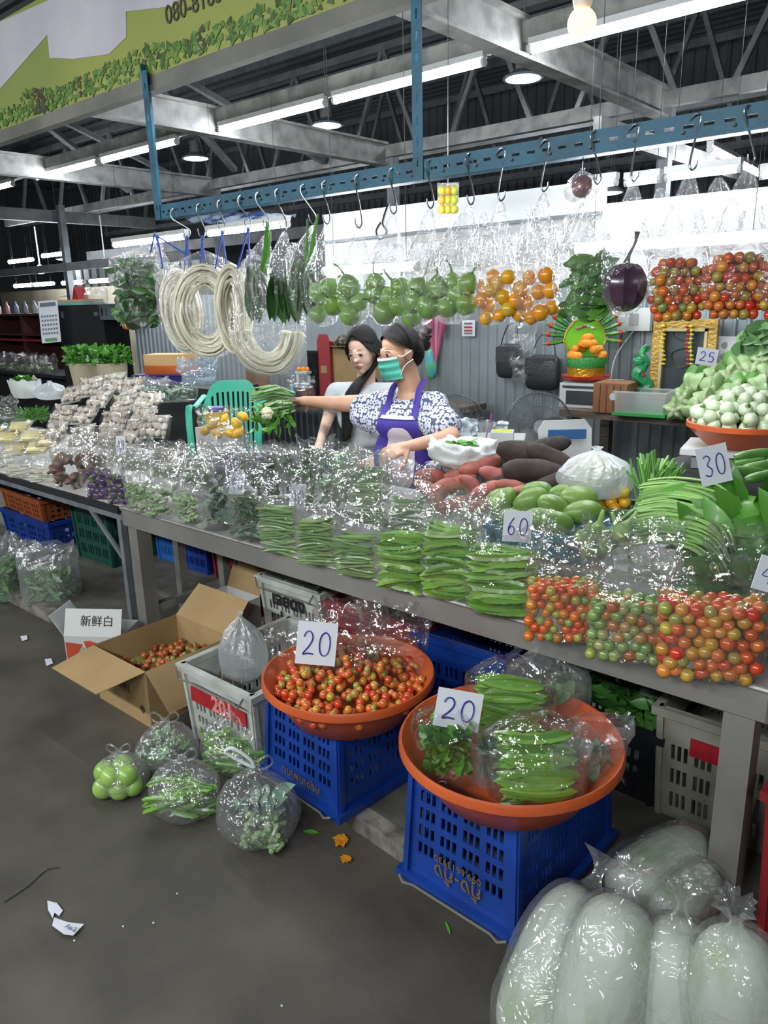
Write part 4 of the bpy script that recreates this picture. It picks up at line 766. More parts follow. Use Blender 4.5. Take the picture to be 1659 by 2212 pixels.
def hang(hx, hy, l, r, ft, bt, label, group=None, mat=None, dk=.62, seed=0, y=HY, square=False, two=True):
    """a clear bag hung by its gathered handles: hook point, left, right, fill line and foot in photo pixels"""
    cx = (l + r) / 2; top = PY(hx, hy, y); ctr = PY(cx, (ft + bt) / 2, y); k = mpp(ctr); w = (r - l) * k; d = w * dk; zf, zb = PY(cx, ft, y).z, PY(cx, bt, y).z
    t = thing('hanging_bag', label, 'bag', ctr, 0, group); m = MB(); zt = top.z
    hofs = (top - ctr).dot(RGT)
    def fn(u, v):
        a = 2 * PI * u; z = zb + (zt - zb) * v; ca, sa = math.cos(a), math.sin(a)
        if z <= zf:
            q = (z - zb) / (zf - zb); e = (1 - (1 - min(1, q * 1.6 + .02)) ** 2) ** .5; hw, hd = w / 2 * e * (1.03 if not square else 1), d / 2 * e; s = 0
        else:
            s = (z - zf) / (zt - zf); hw = w / 2 * (1.03 * (1 - s) ** .85) + .008; hd = d / 2 * (1 - s) ** 1.3 + .006
        n = noise.noise((ca * 2 + seed, sa * 2, z * 9)); fo = abs(math.sin(a * 7 + seed + 2 * n)) * (.04 + .42 * s)
        cr = .004 * noise.noise((ca * 6, sa * 6 + seed, z * 30)); off = hofs * s
        return ctr + RGT * (off + (hw * (1 - fo * .6) + cr) * ca) + FWD * ((hd * (1 - fo) + cr) * sa) + Zv * (z - ctr.z)
    m.grid(fn, 64, 34, cu=True); m.build('film_body', mat or fold_film, t, smooth=False)
    if two:      # loose flap beside the gathered handle
        for s in (-1, 1):
            b0 = PY(cx, ft - 8, y) + RGT * s * w * .2; e0 = PY(cx + s * (r - l) * .34, ft - (ft - hy) * rnd(.35, .6), y + .02)
            mm = MB(); mm.grid(lambda u, v: b0 + (e0 - b0) * v + RGT * ((u - .5) * w * .62 * (1 - .7 * v) + .01 * noise.noise((u * 5, v * 5, seed + s))) + FWD * (.03 * noise.noise((u * 4 + seed, v * 6, s)) + .02 * v), 12, 14); mm.build('handle_flap', mat or fold_film, t, smooth=False)
    return t, ctr, w, d, zf, zb
GB = 'clear bags of gourds on hooks'
gourd = MB()
prof = [(.001, -.034), (.02, -.031), (.032, -.016), (.0345, 0), (.03, .014), (.019, .026), (.011, .033), (.006, .037)]
gourd.lathe(prof, 18); gourd.tube([(0, 0, .034), (.002, 0, .05), (.008, .002, .066), (.017, .004, .076)], [.0045, .0032, .0028, .003], 6, mi=1)
GOURD = gourd.mesh('gourd', [M('hanging_gourd', '#6f9a45', .3, coat=.35, col2='#83ae57', scale=20), M('gourd_stalk', '#5d8038', .5)])
for i, (hx, hy, l, r, ft, bt, lab, pts) in enumerate((
    (706, 485, 662, 738, 600, 700, 'clear hook-hung bag of green gourds next to the long leaf bags', ((686, 632), (686, 678), (718, 658), (711, 622))),
    (775, 492, 736, 800, 600, 698, 'clear hook-hung bag of green gourds above the girl\'s hair', ((754, 617), (776, 650), (755, 680), (744, 652))),
    (850, 462, 790, 872, 590, 698, 'clear hook-hung bag of five green gourds above the masked woman', ((808, 632), (841, 642), (829, 675), (859, 660), (811, 610))),
    (930, 450, 868, 945, 600, 698, 'clear hook-hung bag of green gourds before the pink umbrella', ((894, 650), (889, 683), (925, 662), (866, 622), (905, 622))),
    (1017, 442, 920, 1032, 585, 695, 'clear hook-hung bag of green gourds touching the yellow tomatoes', ((946, 620), (978, 613), (966, 662), (1007, 655), (1012, 612), (990, 640))))):
    hang(hx, hy, l - 3, r + 3, ft, bt + 6, lab, GB, seed=i * 2.3, dk=1.15)
    for q, (px, py) in enumerate(pts): place(GOURD, 'gourd', PY(px, py, HY - .01 + .025 * (q % 2)), rot3(rnd(-.7, .5), rnd(-.9, .9), rnd(0, 6)), rnd(1.0, 1.2), 'green gourd in the ' + lab[6:], 'gourd', 'gourds in hanging bag %d' % (i + 1) if False else 'gourds in the ' + lab[6:])
for i, (hx, hy, l, r, ft, bt, lab, pts) in enumerate((
    (1083, 436, 1026, 1112, 585, 702, 'all-yellow tomatoes', ((1061, 628), (1087, 642), (1054, 659), (1079, 681), (1050, 688), (1066, 598), (1098, 598), (1040, 648), (1036, 618), (1075, 612), (1098, 668))),
    (1176, 416, 1110, 1204, 580, 700, 'yellow and two greenish tomatoes', ((1125, 624), (1164, 631), (1136, 653), (1167, 675), (1190, 628), (1192, 664), (1144, 600), (1180, 595), (1123, 679), (1148, 686), (1115, 650))))):
    hang(hx, hy, l, r, ft, bt, 'clear hook-hung bag of ' + lab, 'clear bags of yellow tomatoes on hooks', seed=20 + i, dk=.85)
    for q, (px, py) in enumerate(pts): place(YT, 'yellow_tomato', PY(px, py, HY - .012 + .03 * (q % 3 == 2)), rrot(), rnd(1., 1.2), 'glossy tomato in the hook-hung bag of ' + lab, 'tomato', 'tomatoes in the hook-hung bag of ' + lab)
# basil bag: leaves one by one
t, ctr, w, d, zf, zb = hang(1290, 398, 1194, 1312, 555, 692, 'clear hook-hung bag stuffed with basil leaves', seed=31)
t = thing('basil_bunch', 'bunch of pointed basil leaves inside the hook-hung clear bag', 'herbs', ctr)
hd = [MB().leaf((0, 0, 0), (1, 0, 0), (0, 0, 1), .06, .03, .2 + .15 * k, 0, 5, .25).mesh('leaf', leaf_d) for k in range(3)]
hl = [MB().leaf((0, 0, 0), (1, 0, 0), (0, 0, 1), .06, .026, .2 + .15 * k, 0, 5, .25).mesh('leaf', leaf_b) for k in range(3)]
for i in range(120):
    a = rnd(0, 2 * PI); rr = rnd(.35, .98) ** .6; c = ctr + RGT * (w * .42 * rr * math.cos(a)) + FWD * (-abs(d * .42 * rr * math.sin(a)) * rnd(.3, 1)) + Zv * rnd(-.5, .42) * (zf - zb)
    ang = rnd(-.2, 1.0); dd = (RGT * math.cos(ang) + Zv * math.sin(ang) - FWD * rnd(-.3, .3)).normalized(); z = (-FWD + Vector((rnd(-.8, .8), rnd(-.8, .8), rnd(-.3, .9)))).normalized(); yv = z.cross(dd).normalized(); place(random.choice(hl), 'leaf', c, Matrix((dd, yv, dd.cross(yv))).transposed(), rnd(.7, 1.1), parent=t)
# purple eggplant
hang(1370, 392, 1300, 1402, 560, 684, 'clear hook-hung bag holding one big purple eggplant', seed=41)
c = PY(1351, 618, HY); k = mpp(c); t = thing('purple_eggplant', 'big ribbed purple eggplant hanging in a clear bag', 'eggplant', c)
MB().ellip(c, (48 * k, 46 * k, 54 * k), 40, 18, fn=lambda v: 1 - .07 * abs(math.sin(math.atan2(v.y, v.x) * 5)) * (1 - v.z ** 4) - .1 * max(0, v.z) ** 8).build('fruit', M('egg_skin', '#3d2a3a', .22, coat=.5, col2='#553c50', scale=9), t)
p = [PY(1353, 570, HY), PY(1360, 548, HY), PY(1372, 525, HY), PY(1377, 500, HY)]; MB().tube(crom(p, 3), [.012, .009, .006, .005, .005, .005, .005, .005, .006, .009], 8).build('stalk', M('egg_stalk', '#4a4a3a', .6), t)
# hanging tomato bags
for i, (hx, hy, l, r, ft, bt, lab) in enumerate(((1496, 368, 1400, 1524, 565, 694, 'red and green cherry tomatoes'), (1622, 355, 1518, 1652, 548, 690, 'ripe cherry tomatoes'), (1720, 340, 1640, 1760, 560, 690, 'cherry tomatoes cut by the frame'))):
    if i == 2: lab = 'dark red cherry tomatoes'
    t, ctr, w, d, zf, zb = hang(hx, hy, l, r, ft, bt, 'clear hook-hung bag of ' + lab, 'clear bags of cherry tomatoes on hooks', seed=50 + i)
    n = 0; T = T4(Vector((ctr.x, ctr.y, zb)), YAW); h = zf - zb
    fill_round(T, w * .94, d * .92, h, .0135, None, .014, 'cherry_tomatoes', 'cherry tomatoes packed in the hook-hung bag of ' + lab, 'tomatoes', None, keep=1.2, jit=.22, shape=lambda x, y, z: (abs(x) ** 2.2 + abs(2 * z - 1) ** 3.0) < 1.05, stuff=True, mat=(tom_mix, tom_red, tom_red)[i])
# extra clear bag tips between the hooks
for i, (hx, hy, l, r, ft, bt, la) in enumerate(((1425, 408, 1385, 1470, 500, 560, 'over the eggplant and tomatoes'), (1550, 385, 1500, 1600, 470, 555, 'over the ripe cherry tomatoes'), (1245, 425, 1215, 1285, 500, 560, 'over the basil'), (1140, 452, 1115, 1180, 540, 600, 'over the yellow and green tomatoes'), (1045, 460, 1020, 1070, 540, 600, 'between gourds and yellow tomatoes'), (975, 490, 945, 1005, 560, 605, 'over the last gourds'))):
    hang(hx, hy, l, r, ft, bt, 'empty crumpled clear bag hung in front of the wall ' + la, 'empty clear bags on the rail', seed=70 + i, y=HY + .035, two=False)
# long leaf bags
ll = [MB().leaf((0, 0, 0), (1, 0, 0), (0, 0, 1), .2, .055, .08 * k, 0, 7, .3).mesh('leaf', leaf_d) for k in range(3)]
for i, (hx, hy, l, r, ft, bt, la) in enumerate(((577, 496, 530, 584, 570, 692, 'next to the coiled white stems'), (613, 499, 580, 636, 575, 690, 'between the two other long leaf bags'), (676, 484, 622, 684, 560, 692, 'next to the gourds'))):
    t, ctr, w, d, zf, zb = hang(hx, hy, l, r, ft, bt, 'clear hook-hung bag of long dark leaves ' + la, 'clear bags of long leaves on hooks', seed=80 + i)
    t = thing('long_leaf_bunch', 'bunch of long dark leaves in the bag ' + la, 'greens', ctr, 0, 'long leaf bunches on hooks')
    for q in range(26):
        c = ctr + RGT * rnd(-.36, .36) * w + FWD * rnd(-.42, .2) * d + Zv * (rnd(.1, .5) * (zf - zb)); dd = (Zv * -1 + RGT * rnd(-.12, .12) + FWD * rnd(-.08, .08)).normalized(); z = (-FWD + RGT * rnd(-1.2, 1.2)).normalized(); yv = z.cross(dd).normalized()
        place(random.choice(ll), 'leaf', c, Matrix((dd, yv, dd.cross(yv))).transposed(), rnd(.6, .85), parent=t)
    if i != 1:
        for q in range(4): a = ctr + RGT * rnd(-.2, .2) * w + Zv * .02; b = PY(hx + rnd(-14, 14), hy - rnd(-20, 28), HY); MB().tube([a, (a + b) / 2 + RGT * .01, b], [.008, .007, .004], 6).build('stalk', leaf_b, t)
# coils of white stems
coil = MR('pale_stem', ['#ddd9be', '#e6e3cf', '#d3cdae', '#ebe9da'], .4, .15)
for i, (cx, cy, rx, ry, a0, a1, n, la, oy) in enumerate(((392, 672, 40, 84, 0, 2 * PI, 44, 'outermost by the herb bag', .02), (446, 672, 66, 92, 0, 2 * PI, 64, 'the widest ring', -.02), (505, 672, 34, 92, 0, 2 * PI, 44, 'beside the long leaf bags', .0), (576, 712, 76, 92, PI * 1.02, 2 * PI * .98, 60, 'hanging lowest in a half ring', .03))):
    ctr = PY(cx, cy, HY + oy); k = mpp(ctr); t = thing('stem_coil', 'coil of pale white edible stems, ' + la, 'vegetable', ctr, 0, 'coils of white stems')
    for q in range(n):
        e = rnd(.5, 1.02); dx, dy, dd = rnd(-4, 4), rnd(-5, 5), rnd(-.03, .03); ph = rnd(0, 6); pts = []
        for j in range(25):
            a = a0 + (a1 - a0) * j / 24; w2 = 1 + .02 * math.sin(5 * a + ph); pts.append(ctr + RGT * (k * (rx * e * w2 * math.cos(a) + dx)) + Zv * (k * (ry * (e * .8 + .2) * w2 * math.sin(a) + dy)) + FWD * (dd + .012 * math.sin(2 * a + ph)))
        MB().tube(pts, rnd(.005, .008), 6).build('stem', coil, t)
for (l, r, hx, hy, tp, bt, la) in ((343, 545, 437, 540, 592, 772, 'around the three white stem coils'), (498, 662, 536, 560, 690, 812, 'around the lowest white stem coil')):
    t, *_ = hang(hx, hy, l, r, tp, bt, 'wide clear bag ' + la, None, seed=l, dk=.4, two=False)
cordb = M('blue_cord', '#2f4fae', .5)
for i, (a, b, c) in enumerate((((334, 505), (325, 545), (345, 540)), ((404, 512), (398, 585), (408, 585)), ((437, 512), (432, 580), (442, 585)), ((480, 500), (465, 580), (490, 580)), ((536, 494), (513, 580), (540, 580)), ((340, 510), (352, 580), (400, 548)))):
    A, Bq, Cq = PY(*a, HY - .005), PY(*b, HY), PY(*c, HY); m = MB(); m.tube([Bq, A], .004, 5); m.tube([A, Cq], .004, 5); m.tube([A - Zv * .01 + RGT * .006, A + Zv * .006, A - Zv * .01 - RGT * .006], .004, 5)
    tag(m.build('twine_loop', cordb), 'looped blue plastic cord ' + ('tying the bushy herb bag' if i in (0, 5) else 'holding up a white stem coil'), 'cord', 'blue cords on the rail')
# bushy herb bags at the rail end
for i, (l, r, hx, hy, ft, bt, y, la) in enumerate(((240, 352, 330, 512, 560, 650, HY - .02, 'nearest the blue post'), (255, 340, 320, 560, 640, 705, HY + .06, 'hanging lower behind the first herb bag'), (330, 385, 350, 545, 600, 712, HY + .1, 'tucked behind the white stem coils'))):
    t, ctr, w, d, zf, zb = hang(hx, hy, l, r, ft, bt, 'clear bag of bushy dark herbs ' + la, 'clear bags of bushy herbs', seed=90 + i, y=y, two=False)
    t = thing('herb_bunch', 'bushy dark herbs in the hanging bag ' + la, 'herbs', ctr, 0, 'bushy herb bunches')
    for q in range(95):
        c = ctr + RGT * rnd(-.4, .4) * w * (.6 if i == 0 and q < 25 else 1) + FWD * rnd(-.45, .2) * d + Zv * (rnd(-.45, .4) * (zf - zb)); dd = (Zv * rnd(-.4, 1) + RGT * rnd(-1, 1) + FWD * rnd(-.4, .4)).normalized(); z = (-FWD + RGT * rnd(-1, 1) + Zv * rnd(-.5, 1)).normalized(); yv = z.cross(dd).normalized()
        place(random.choice(hd), 'leaf', c, Matrix((dd, yv, dd.cross(yv))).transposed(), rnd(.7, 1.2), parent=t)
# small packs hanging further back
p = PY(968, 432, 3.2); k = mpp(p); t = thing('fruit_pack', 'small clear pack of yellow-green fruit hung behind the rail', 'fruit pack', p); MB().box(p, (46 * k, .02, 68 * k), rz=YAW).build('pack', clear2, t)
for q in range(9): MB().ellip(p + RGT * ((q % 3 - 1) * 13 * k) + Zv * ((q // 3 - 1) * 19 * k), 10 * k, 10, 7).build('fruit', MR('pack_fruit', ['#a9b23a', '#c9b03a', '#c8902c'], .4, .2), t)
MB().tube([p + Zv * .06, (p.x, p.y, 4.89)], .002, 5).build('string', wire, t)
p = PY(1258, 378, RY + .03); tag(MB().tube([p + Zv * .0, PY(1262, 300, RY + .03)], .0015, 5).build('string', wire), 'thin string tying the small red bag to the blue rail', 'string'); knot_bag(p - Zv * .07, .05, 'small clear knotted bag with something dark red inside, hung by the rail', clear2, h=1.3, seed=8, ears=False); tag(MB().ellip(p - Zv * .03, (.03, .025, .03), 10, 8, fn=lambda v: 1 + .2 * noise.noise(v * 4)).build('dried_chili', M('dark_red', '#6a2a2a', .5)), 'dark red dried chili lump inside the small knotted bag', 'food')
# ------------------------------------------------------------------ crates, basins, cartons and bags on the floor
def crate(name, label, c, rz, w, d, h, mat, inv=False, rows=4, cols=4, solid_top=.06, solid_bot=.28, grp=None, handle=True, th=.006, base=True):
    """market crate: slotted walls with groups of three slots, ribs, rim and wire handle; inv = standing upside down"""
    t = thing(name, label, 'crate', c, rz, grp); lo, hi = (solid_top, solid_bot) if not inv else (solid_bot, solid_top); tp = .93
    for (o, u, L, n) in (((-w / 2, -d / 2), (1, 0), w, (0, -1)), ((w / 2, -d / 2), (0, 1), d, (1, 0)), ((w / 2, d / 2), (-1, 0), w, (0, 1)), ((-w / 2, d / 2), (0, -1), d, (-1, 0))):
        nc = max(2, round(cols * L / w)); us = [0]; 
        for i in range(nc):
            g0 = L * .07 + L * .86 * i / nc; gw = L * .86 / nc
            for q in range(3): us += [g0 + gw * (.12 + .27 * q), g0 + gw * (.12 + .27 * q + .17)]
        us.append(L); vs = [0]; z0, z1 = h * lo, h * (1 - hi)
        for j in range(rows): vs += [z0 + (z1 - z0) * (j + .18) / rows, z0 + (z1 - z0) * (j + .82) / rows]
        vs.append(h); mb = MB(); mb.cells((*o, 0), (*u, 0), (0, 0, 1), us, vs, lambda i, j: i % 2 == 1 and j % 2 == 1, th, (*n, 0))
        for f in (.0, 1.0): mb.bar(Vector((*o, .0)) + Vector((*u, 0)) * (L * f) + Vector((*n, 0)) * .006, Vector((*o, h)) + Vector((*u, 0)) * (L * f) + Vector((*n, 0)) * .006, .022, .016)
        # the walls narrow towards the crate's floor
        sh = lambda z: (tp + (1 - tp) * (z / h)) if not inv else (1 - (1 - tp) * (z / h))
        mb.v = [(x * sh(z), y * sh(z), z) for x, y, z in mb.v]; mb.build('side_panel', mat, t, smooth=False, world=False)
    if base: MB().box((0, 0, h - .006 if inv else .006), (w * tp, d * tp, .01)).build('base', mat, t, world=False)
    rm = MB(); rz_ = .018 if inv else h - .014
    for sx, sy, a, b in ((0, -1, w + .05, .028), (0, 1, w + .05, .028), (-1, 0, .028, d - .008), (1, 0, .028, d - .008)): rm.box((sx * (w / 2 + .011), sy * (d / 2 + .011), rz_), (a, b, .026))
    rm.build('rim', mat, t, world=False)
    if handle:
        for s in (-1, 1):
            zz = rz_ - (.03 if not inv else -.004); y = s * (d / 2 + .04); MB().tube([(-w * .5, y, rz_ + .012), (-w * .44, y + s * .01, zz), (-w * .36, y, zz), (w * .36, y, zz), (w * .44, y + s * .01, zz), (w * .5, y, rz_ + .012)], .004, 6).build('handle', M('crate_wire', '#77766f', .45, metal=.3), t, world=False)
    return t
bluec = M('crate_blue', '#113d94', .38, col2='#0e3279', scale=6, coat=.1); whitec = M('crate_white', '#b9bdb8', .45, col2='#9fa49c', scale=9); redc = M('crate_red', '#8a2628', .45, col2='#6e1f22', scale=6); greyc = M('crate_grey', '#77766a', .55, col2='#8d8c80', scale=7)
greenc = M('crate_green', '#16463a', .5); orangec = M('crate_orange', '#8d4a24', .5); blackc = M('crate_black', '#17191c', .5); goldi = M('stencil_brown', '#6e5a40', .7)
def face_text(t, s, x, y, z, size, mat, flip=False, name='stencil', bold=.0):
    """lettering on the front (-y) face of a crate, in its own axes"""
    o = text(name, s, (x, y, z), (-1, 0, 0) if flip else (1, 0, 0), (0, 0, -1) if flip else (0, 0, 1), size, mat, None, bold=bold); o.parent = [q for q in t.children if q.name.startswith('side_panel')][0]; return o
c1 = PZ(652, 1735, PL); cw, cd, chh = .37, .5, .30
t = crate('market_crate', 'blue slotted market crate upside down under the basin of tomatoes', (-1.65, 1.47 + cd / 2, PL), -.07, cw, cd, chh, bluec, inv=True)
face_text(t, 'กรุงเทพไทย', 0, -cd / 2 - .0085, .075, .042, goldi, True)
t = crate('market_crate', 'blue slotted market crate upside down under the basin of bagged beans', (-.975, 1.40 + cd / 2, PL), -.03, cw - .01, cd, .33, bluec, inv=True)
face_text(t, 'กุ้ง-กุ้ง', 0, -cd / 2 - .0085, .105, .062, goldi, True); face_text(t, '099.6613930', 0, -cd / 2 - .0085, .135, .03, goldi, True)
orng = M('basin_orange', '#c95f2c', .38, col2='#b9532a', scale=5, coat=.15)
def basin(label, c, R, h):
    t = thing('plastic_basin', label, 'basin', c); MB().lathe([(R * .62, 0), (R * .70, .01), (R * .86, h * .6), (R * .955, h - .012), (R * .965, h - .004), (R * .985, h + .004), (R * 1.0, h - .004), (R * 1.0, h - .022), (R * .975, h - .03), (R * .93, h - .028)], 64, cap=False).build('outer_wall', orng, t, world=False)
    MB().lathe([(.001, .012), (R * .6, .012), (R * .82, h * .6), (R * .945, h - .008), (R * .97, h + .003), (R * .985, h + .004)], 64, cap=False).build('inner_wall', orng, t, world=False); MB().lathe([(R * .62, .0), (R * .62, .006)], 48).build('foot_ring', orng, t, world=False); return t
B1 = Vector((-1.56, 1.60, PL + .30)); B2 = Vector((-.925, 1.55, PL + .33))
basin('round orange plastic basin holding bags of cherry tomatoes', B1, .28, .14); basin('round orange plastic basin holding bagged winged beans and leaves', B2, .295, .14)
# tomatoes in basin 1
m = MB()
for i in range(420):
    a = rnd(0, 2 * PI); r = math.sqrt(rnd()) * .238; z = .05 + (.24 - r) * .35 * rnd(.3, 1.15) + rnd(0, .045); m.ellip(B1 + Vector((r * math.cos(a), r * math.sin(a), z + .02)), rnd(.011, .0155), 9, 7)
tag(m.build('cherry_tomatoes', tom_red), 'ripe cherry tomatoes heaped in bags in the round basin', 'tomatoes', kind='stuff')
for i, (px, py, la) in enumerate(((655, 1430, 'behind the price card 20'), (745, 1450, 'in front at the basin rim'), (850, 1430, 'with the tallest crinkled top'), (760, 1395, 'at the back of the basin'))):
    p = PZ(px, py, B1.z + .11); bag('tomato_bag', 'clear bag of cherry tomatoes in the basin, ' + la, (p.x, p.y, B1.z + .03), .6, .21, .15, .13, (.22, .2, .30, .25)[i], lean=rnd(0, .05), group='tomato bags in the basin')
price_card('20', 684, 1390, PZ(684, 1420, B1.z + .15).y - .06, 86, 92, -.12, 'white price card reading 20 on the basin of tomatoes', .3)
# basin 2: bags of beans and leaves
def wing_pile(c, rz, w, d, h, lab, tilt=0.):
    T = T4(c, rz) @ Matrix.Rotation(tilt, 4, 'X'); fill_pods(T, w, d, h, WING, .17, .0125, 'winged_bean', 'winged bean in the ' + lab, 'winged bean', 'winged beans in the ' + lab, rows=3, step=1.5, tilt=.1); o = bag('bean_bag', lab, c, rz, w * 1.12, d * 1.15, h * 1.02, h + .06, lean=0, group='bean bags in the basin', tie=True); o.matrix_basis = o.matrix_basis @ Matrix.Rotation(tilt, 4, 'X')
p = PZ(1100, 1560, B2.z + .10); wing_pile((p.x, p.y, B2.z + .05), .62, .2, .12, .18, 'clear bag of winged beans standing behind the other bean bag', -.15)
p = PZ(1160, 1712, B2.z + .06); wing_pile((p.x, p.y, B2.z + .04), .70, .205, .12, .165, 'clear bag of winged beans leaning on the basin rim', -.5)
p = PZ(965, 1650, B2.z + .07); T = T4((p.x, p.y, B2.z + .045), .8); leaf_mass(T, .15, .13, .15, 260, .036, .034, 'leaf_bunch', leaf_b, 'bunch of curly green leaves in a bag under the basin price card', 'greens', shape='ell', z0=0); bag('leaf_bag', 'clear bag of curly green leaves in the basin under the price card', (p.x, p.y, B2.z + .035), .8, .16, .13, .15, .2, tie=True)
p = PZ(1058, 1670, B2.z + .06); T = T4((p.x, p.y, B2.z + .04), .8); leaf_mass(T, .07, .06, .11, 70, .05, .018, 'leaf_bunch', leaf_g, 'pale stems in a narrow bag between the two front basin bags', 'greens'); bag('leaf_bag', 'narrow clear bag of pale stems between the front basin bags', (p.x, p.y, B2.z + .035), .8, .09, .08, .11, .14, mat=clear2)
p = PZ(1275, 1650, B2.z + .07); T = T4((p.x, p.y, B2.z + .045), .8); leaf_mass(T, .14, .1, .1, 60, .09, .05, 'leaf_bunch', leaf_g, 'grey-green leaves in the bag at the side of the basin', 'greens', shape='ell', z0=0); bag('leaf_bag', 'milky clear bag of grey-green leaves at the side of the basin', (p.x, p.y, B2.z + .04), .7, .17, .14, .12, .16, mat=clear2)
p = PZ(1180, 1520, B2.z + .10); bag('leaf_bag', 'puffed clear bag at the back of the basin', (p.x, p.y, B2.z + .05), .7, .22, .14, .15, .22, tie=True, mat=clear2); T = T4((p.x, p.y, B2.z + .05), .7); leaf_mass(T, .18, .1, .1, 50, .09, .05, 'leaf_bunch', leaf_p, 'pale leaves inside the puffed bag at the back of the basin', 'greens')
p = PZ(1215, 1690, B2.z + .06); bag('leaf_bag', 'small clear bag of pale leaves behind the leaning bean bag', (p.x, p.y, B2.z + .04), .7, .11, .1, .1, .14, mat=clear2); leaf_mass(T4((p.x, p.y, B2.z + .04), .7), .09, .08, .09, 40, .06, .03, 'leaf_bunch', leaf_p, 'pale leaves in the small bag behind the leaning bean bag', 'greens')
price_card('20', 990, 1533, PZ(990, 1560, B2.z + .17).y - .03, 100, 82, -.22, 'white price card reading 20 on the basin of bagged beans', .35)
# white crate 201 with a crumpled bag
W0 = Vector((-2.14, 1.50 + .27, 0.)); t = crate('market_crate', 'white slotted crate marked 201 in red, empty bags inside', W0, 0., .40, .54, .33, whitec, rows=4)
MB().box((0, -.2775, .215), (.33, .002, .062)).build('red_paint', M('red_paint', '#a81f26', .5, col2='#8f1a20', scale=30), t, world=False); face_text(t, '201', .03, -.279, .19, .085, M('red_number', '#d98a84', .5), bold=.003)
p = PZ(525, 1420, .30); knot_bag(Vector((p.x, p.y, .22)), .1, 'crumpled pale plastic bag rising out of the white crate', film('pale_film', .4, gl=(.05, .4), rough=.25), h=2.0, seed=12, ears=False)
p = PZ(600, 1395, .3); knot_bag(Vector((p.x, p.y, .14)), .08, 'crumpled pale bag lying at the back of the white crate', film('pale_film'), h=1., seed=14, ears=False)
# second white crate with black Thai lettering, on a blue one
crate('market_crate', 'dark blue crate under the white crate with Thai lettering', (-2.41, 2.16 + .2, PL), 0., .36, .38, .14, bluec, rows=1, handle=False)
t = crate('market_crate', 'white crate with black Thai lettering pushed under the table', (-2.41, 2.12 + .2, PL + .14), 0., .38, .40, .25, whitec, rows=2, solid_bot=.4)
face_text(t, 'เจยดง', -.01, -.2095, .13, .085, M('paint_black', '#1b1a1a', .6), bold=.003); face_text(t, 'แม่', -.09, -.2095, .04, .07, M('paint_black'), bold=.003)
p = PY(650, 1275, 2.25); knot_bag(Vector((p.x, p.y, PL + .28)), .09, 'crumpled clear bag in the lettered white crate', clear2, h=1., seed=15, ears=False)
# brown carton of tomatoes
kraft = M('kraft_board', '#9a8057', .75, col2='#a88d62', scale=4); kraft_d = M('kraft_board_inside', '#8d744e', .8)
x0, x1, y0, y1, hh = -2.93, -2.53, 1.44, 1.86, .25
t = thing('cardboard_box', 'open brown cardboard box with spread flaps, cherry tomatoes inside', 'box', ((x0 + x1) / 2, (y0 + y1) / 2, 0)); g = .004
for c, s in ((((x0 + x1) / 2, y0, hh / 2), (x1 - x0, g, hh)), (((x0 + x1) / 2, y1, hh / 2), (x1 - x0, g, hh)), ((x0, (y0 + y1) / 2, hh / 2), (g, y1 - y0, hh)), ((x1, (y0 + y1) / 2, hh / 2), (g, y1 - y0, hh))): MB().box(c, s).build('side_panel', kraft, t)
MB().box(((x0 + x1) / 2, (y0 + y1) / 2, .003), (x1 - x0, y1 - y0, .006)).build('base', kraft, t)
def flap(a, b, out, L, dz):
    a, b, o = Vector(a), Vector(b), Vector(out) * L + Vector((0, 0, dz)); sh = (b - a).normalized() * L * .12; MB().prism([a, b, b + o - sh, a + o + sh], (0, 0, .003)).build('flap', kraft, t)
flap((x0, y0, hh), (x1, y0, hh), (0, -1, 0), .2, -.02); flap((x1, y1, hh), (x1, y0, hh), (1, 0, 0), .12, -.15); flap((x1, y1, hh), (x0, y1, hh), (0, 1, 0), .13, .12); flap((x0, y0, hh), (x0, y1, hh), (-1, 0, 0), .05, -.16)
text('box_print', 'Numod', ((x0 + .18), y0 - .0026, .15), (-1, 0, 0), (0, 0, -1), .055, M('print_brown', '#4a3c2a', .7), t); text('box_print', '30710014', (x1 + .0026, y0 + .18, .05), (0, -1, 0), (0, 0, -1), .03, M('print_brown'), t)
MB().box((x1 - .05, y0 - .0025, .07), (.03, .001, .03), rot=rot3(0, .785, 0)).build('box_mark', M('print_brown'), t)
m = MB()
for i in range(150): p = Vector((rnd(x0 + .02, x1 - .02), rnd(y0 + .02, y1 - .02), .13 + rnd(0, .02))); p.z += .06 * max(0, 1 - ((p.x - x1 + .12) ** 2 + (p.y - y1 + .15) ** 2) / .03); m.ellip(p, rnd(.012, .016), 9, 7)
m.box(((x0 + x1) / 2, (y0 + y1) / 2, .065), (x1 - x0 - .02, y1 - y0 - .02, .125)); tag(m.build('cherry_tomatoes', MR('tomato_box', ['#a8402a', '#b0622e', '#8f3a28', '#7c8a48', '#a85030'], .3, .3)), 'dull red cherry tomatoes filling the brown cardboard box', 'tomatoes', kind='stuff')
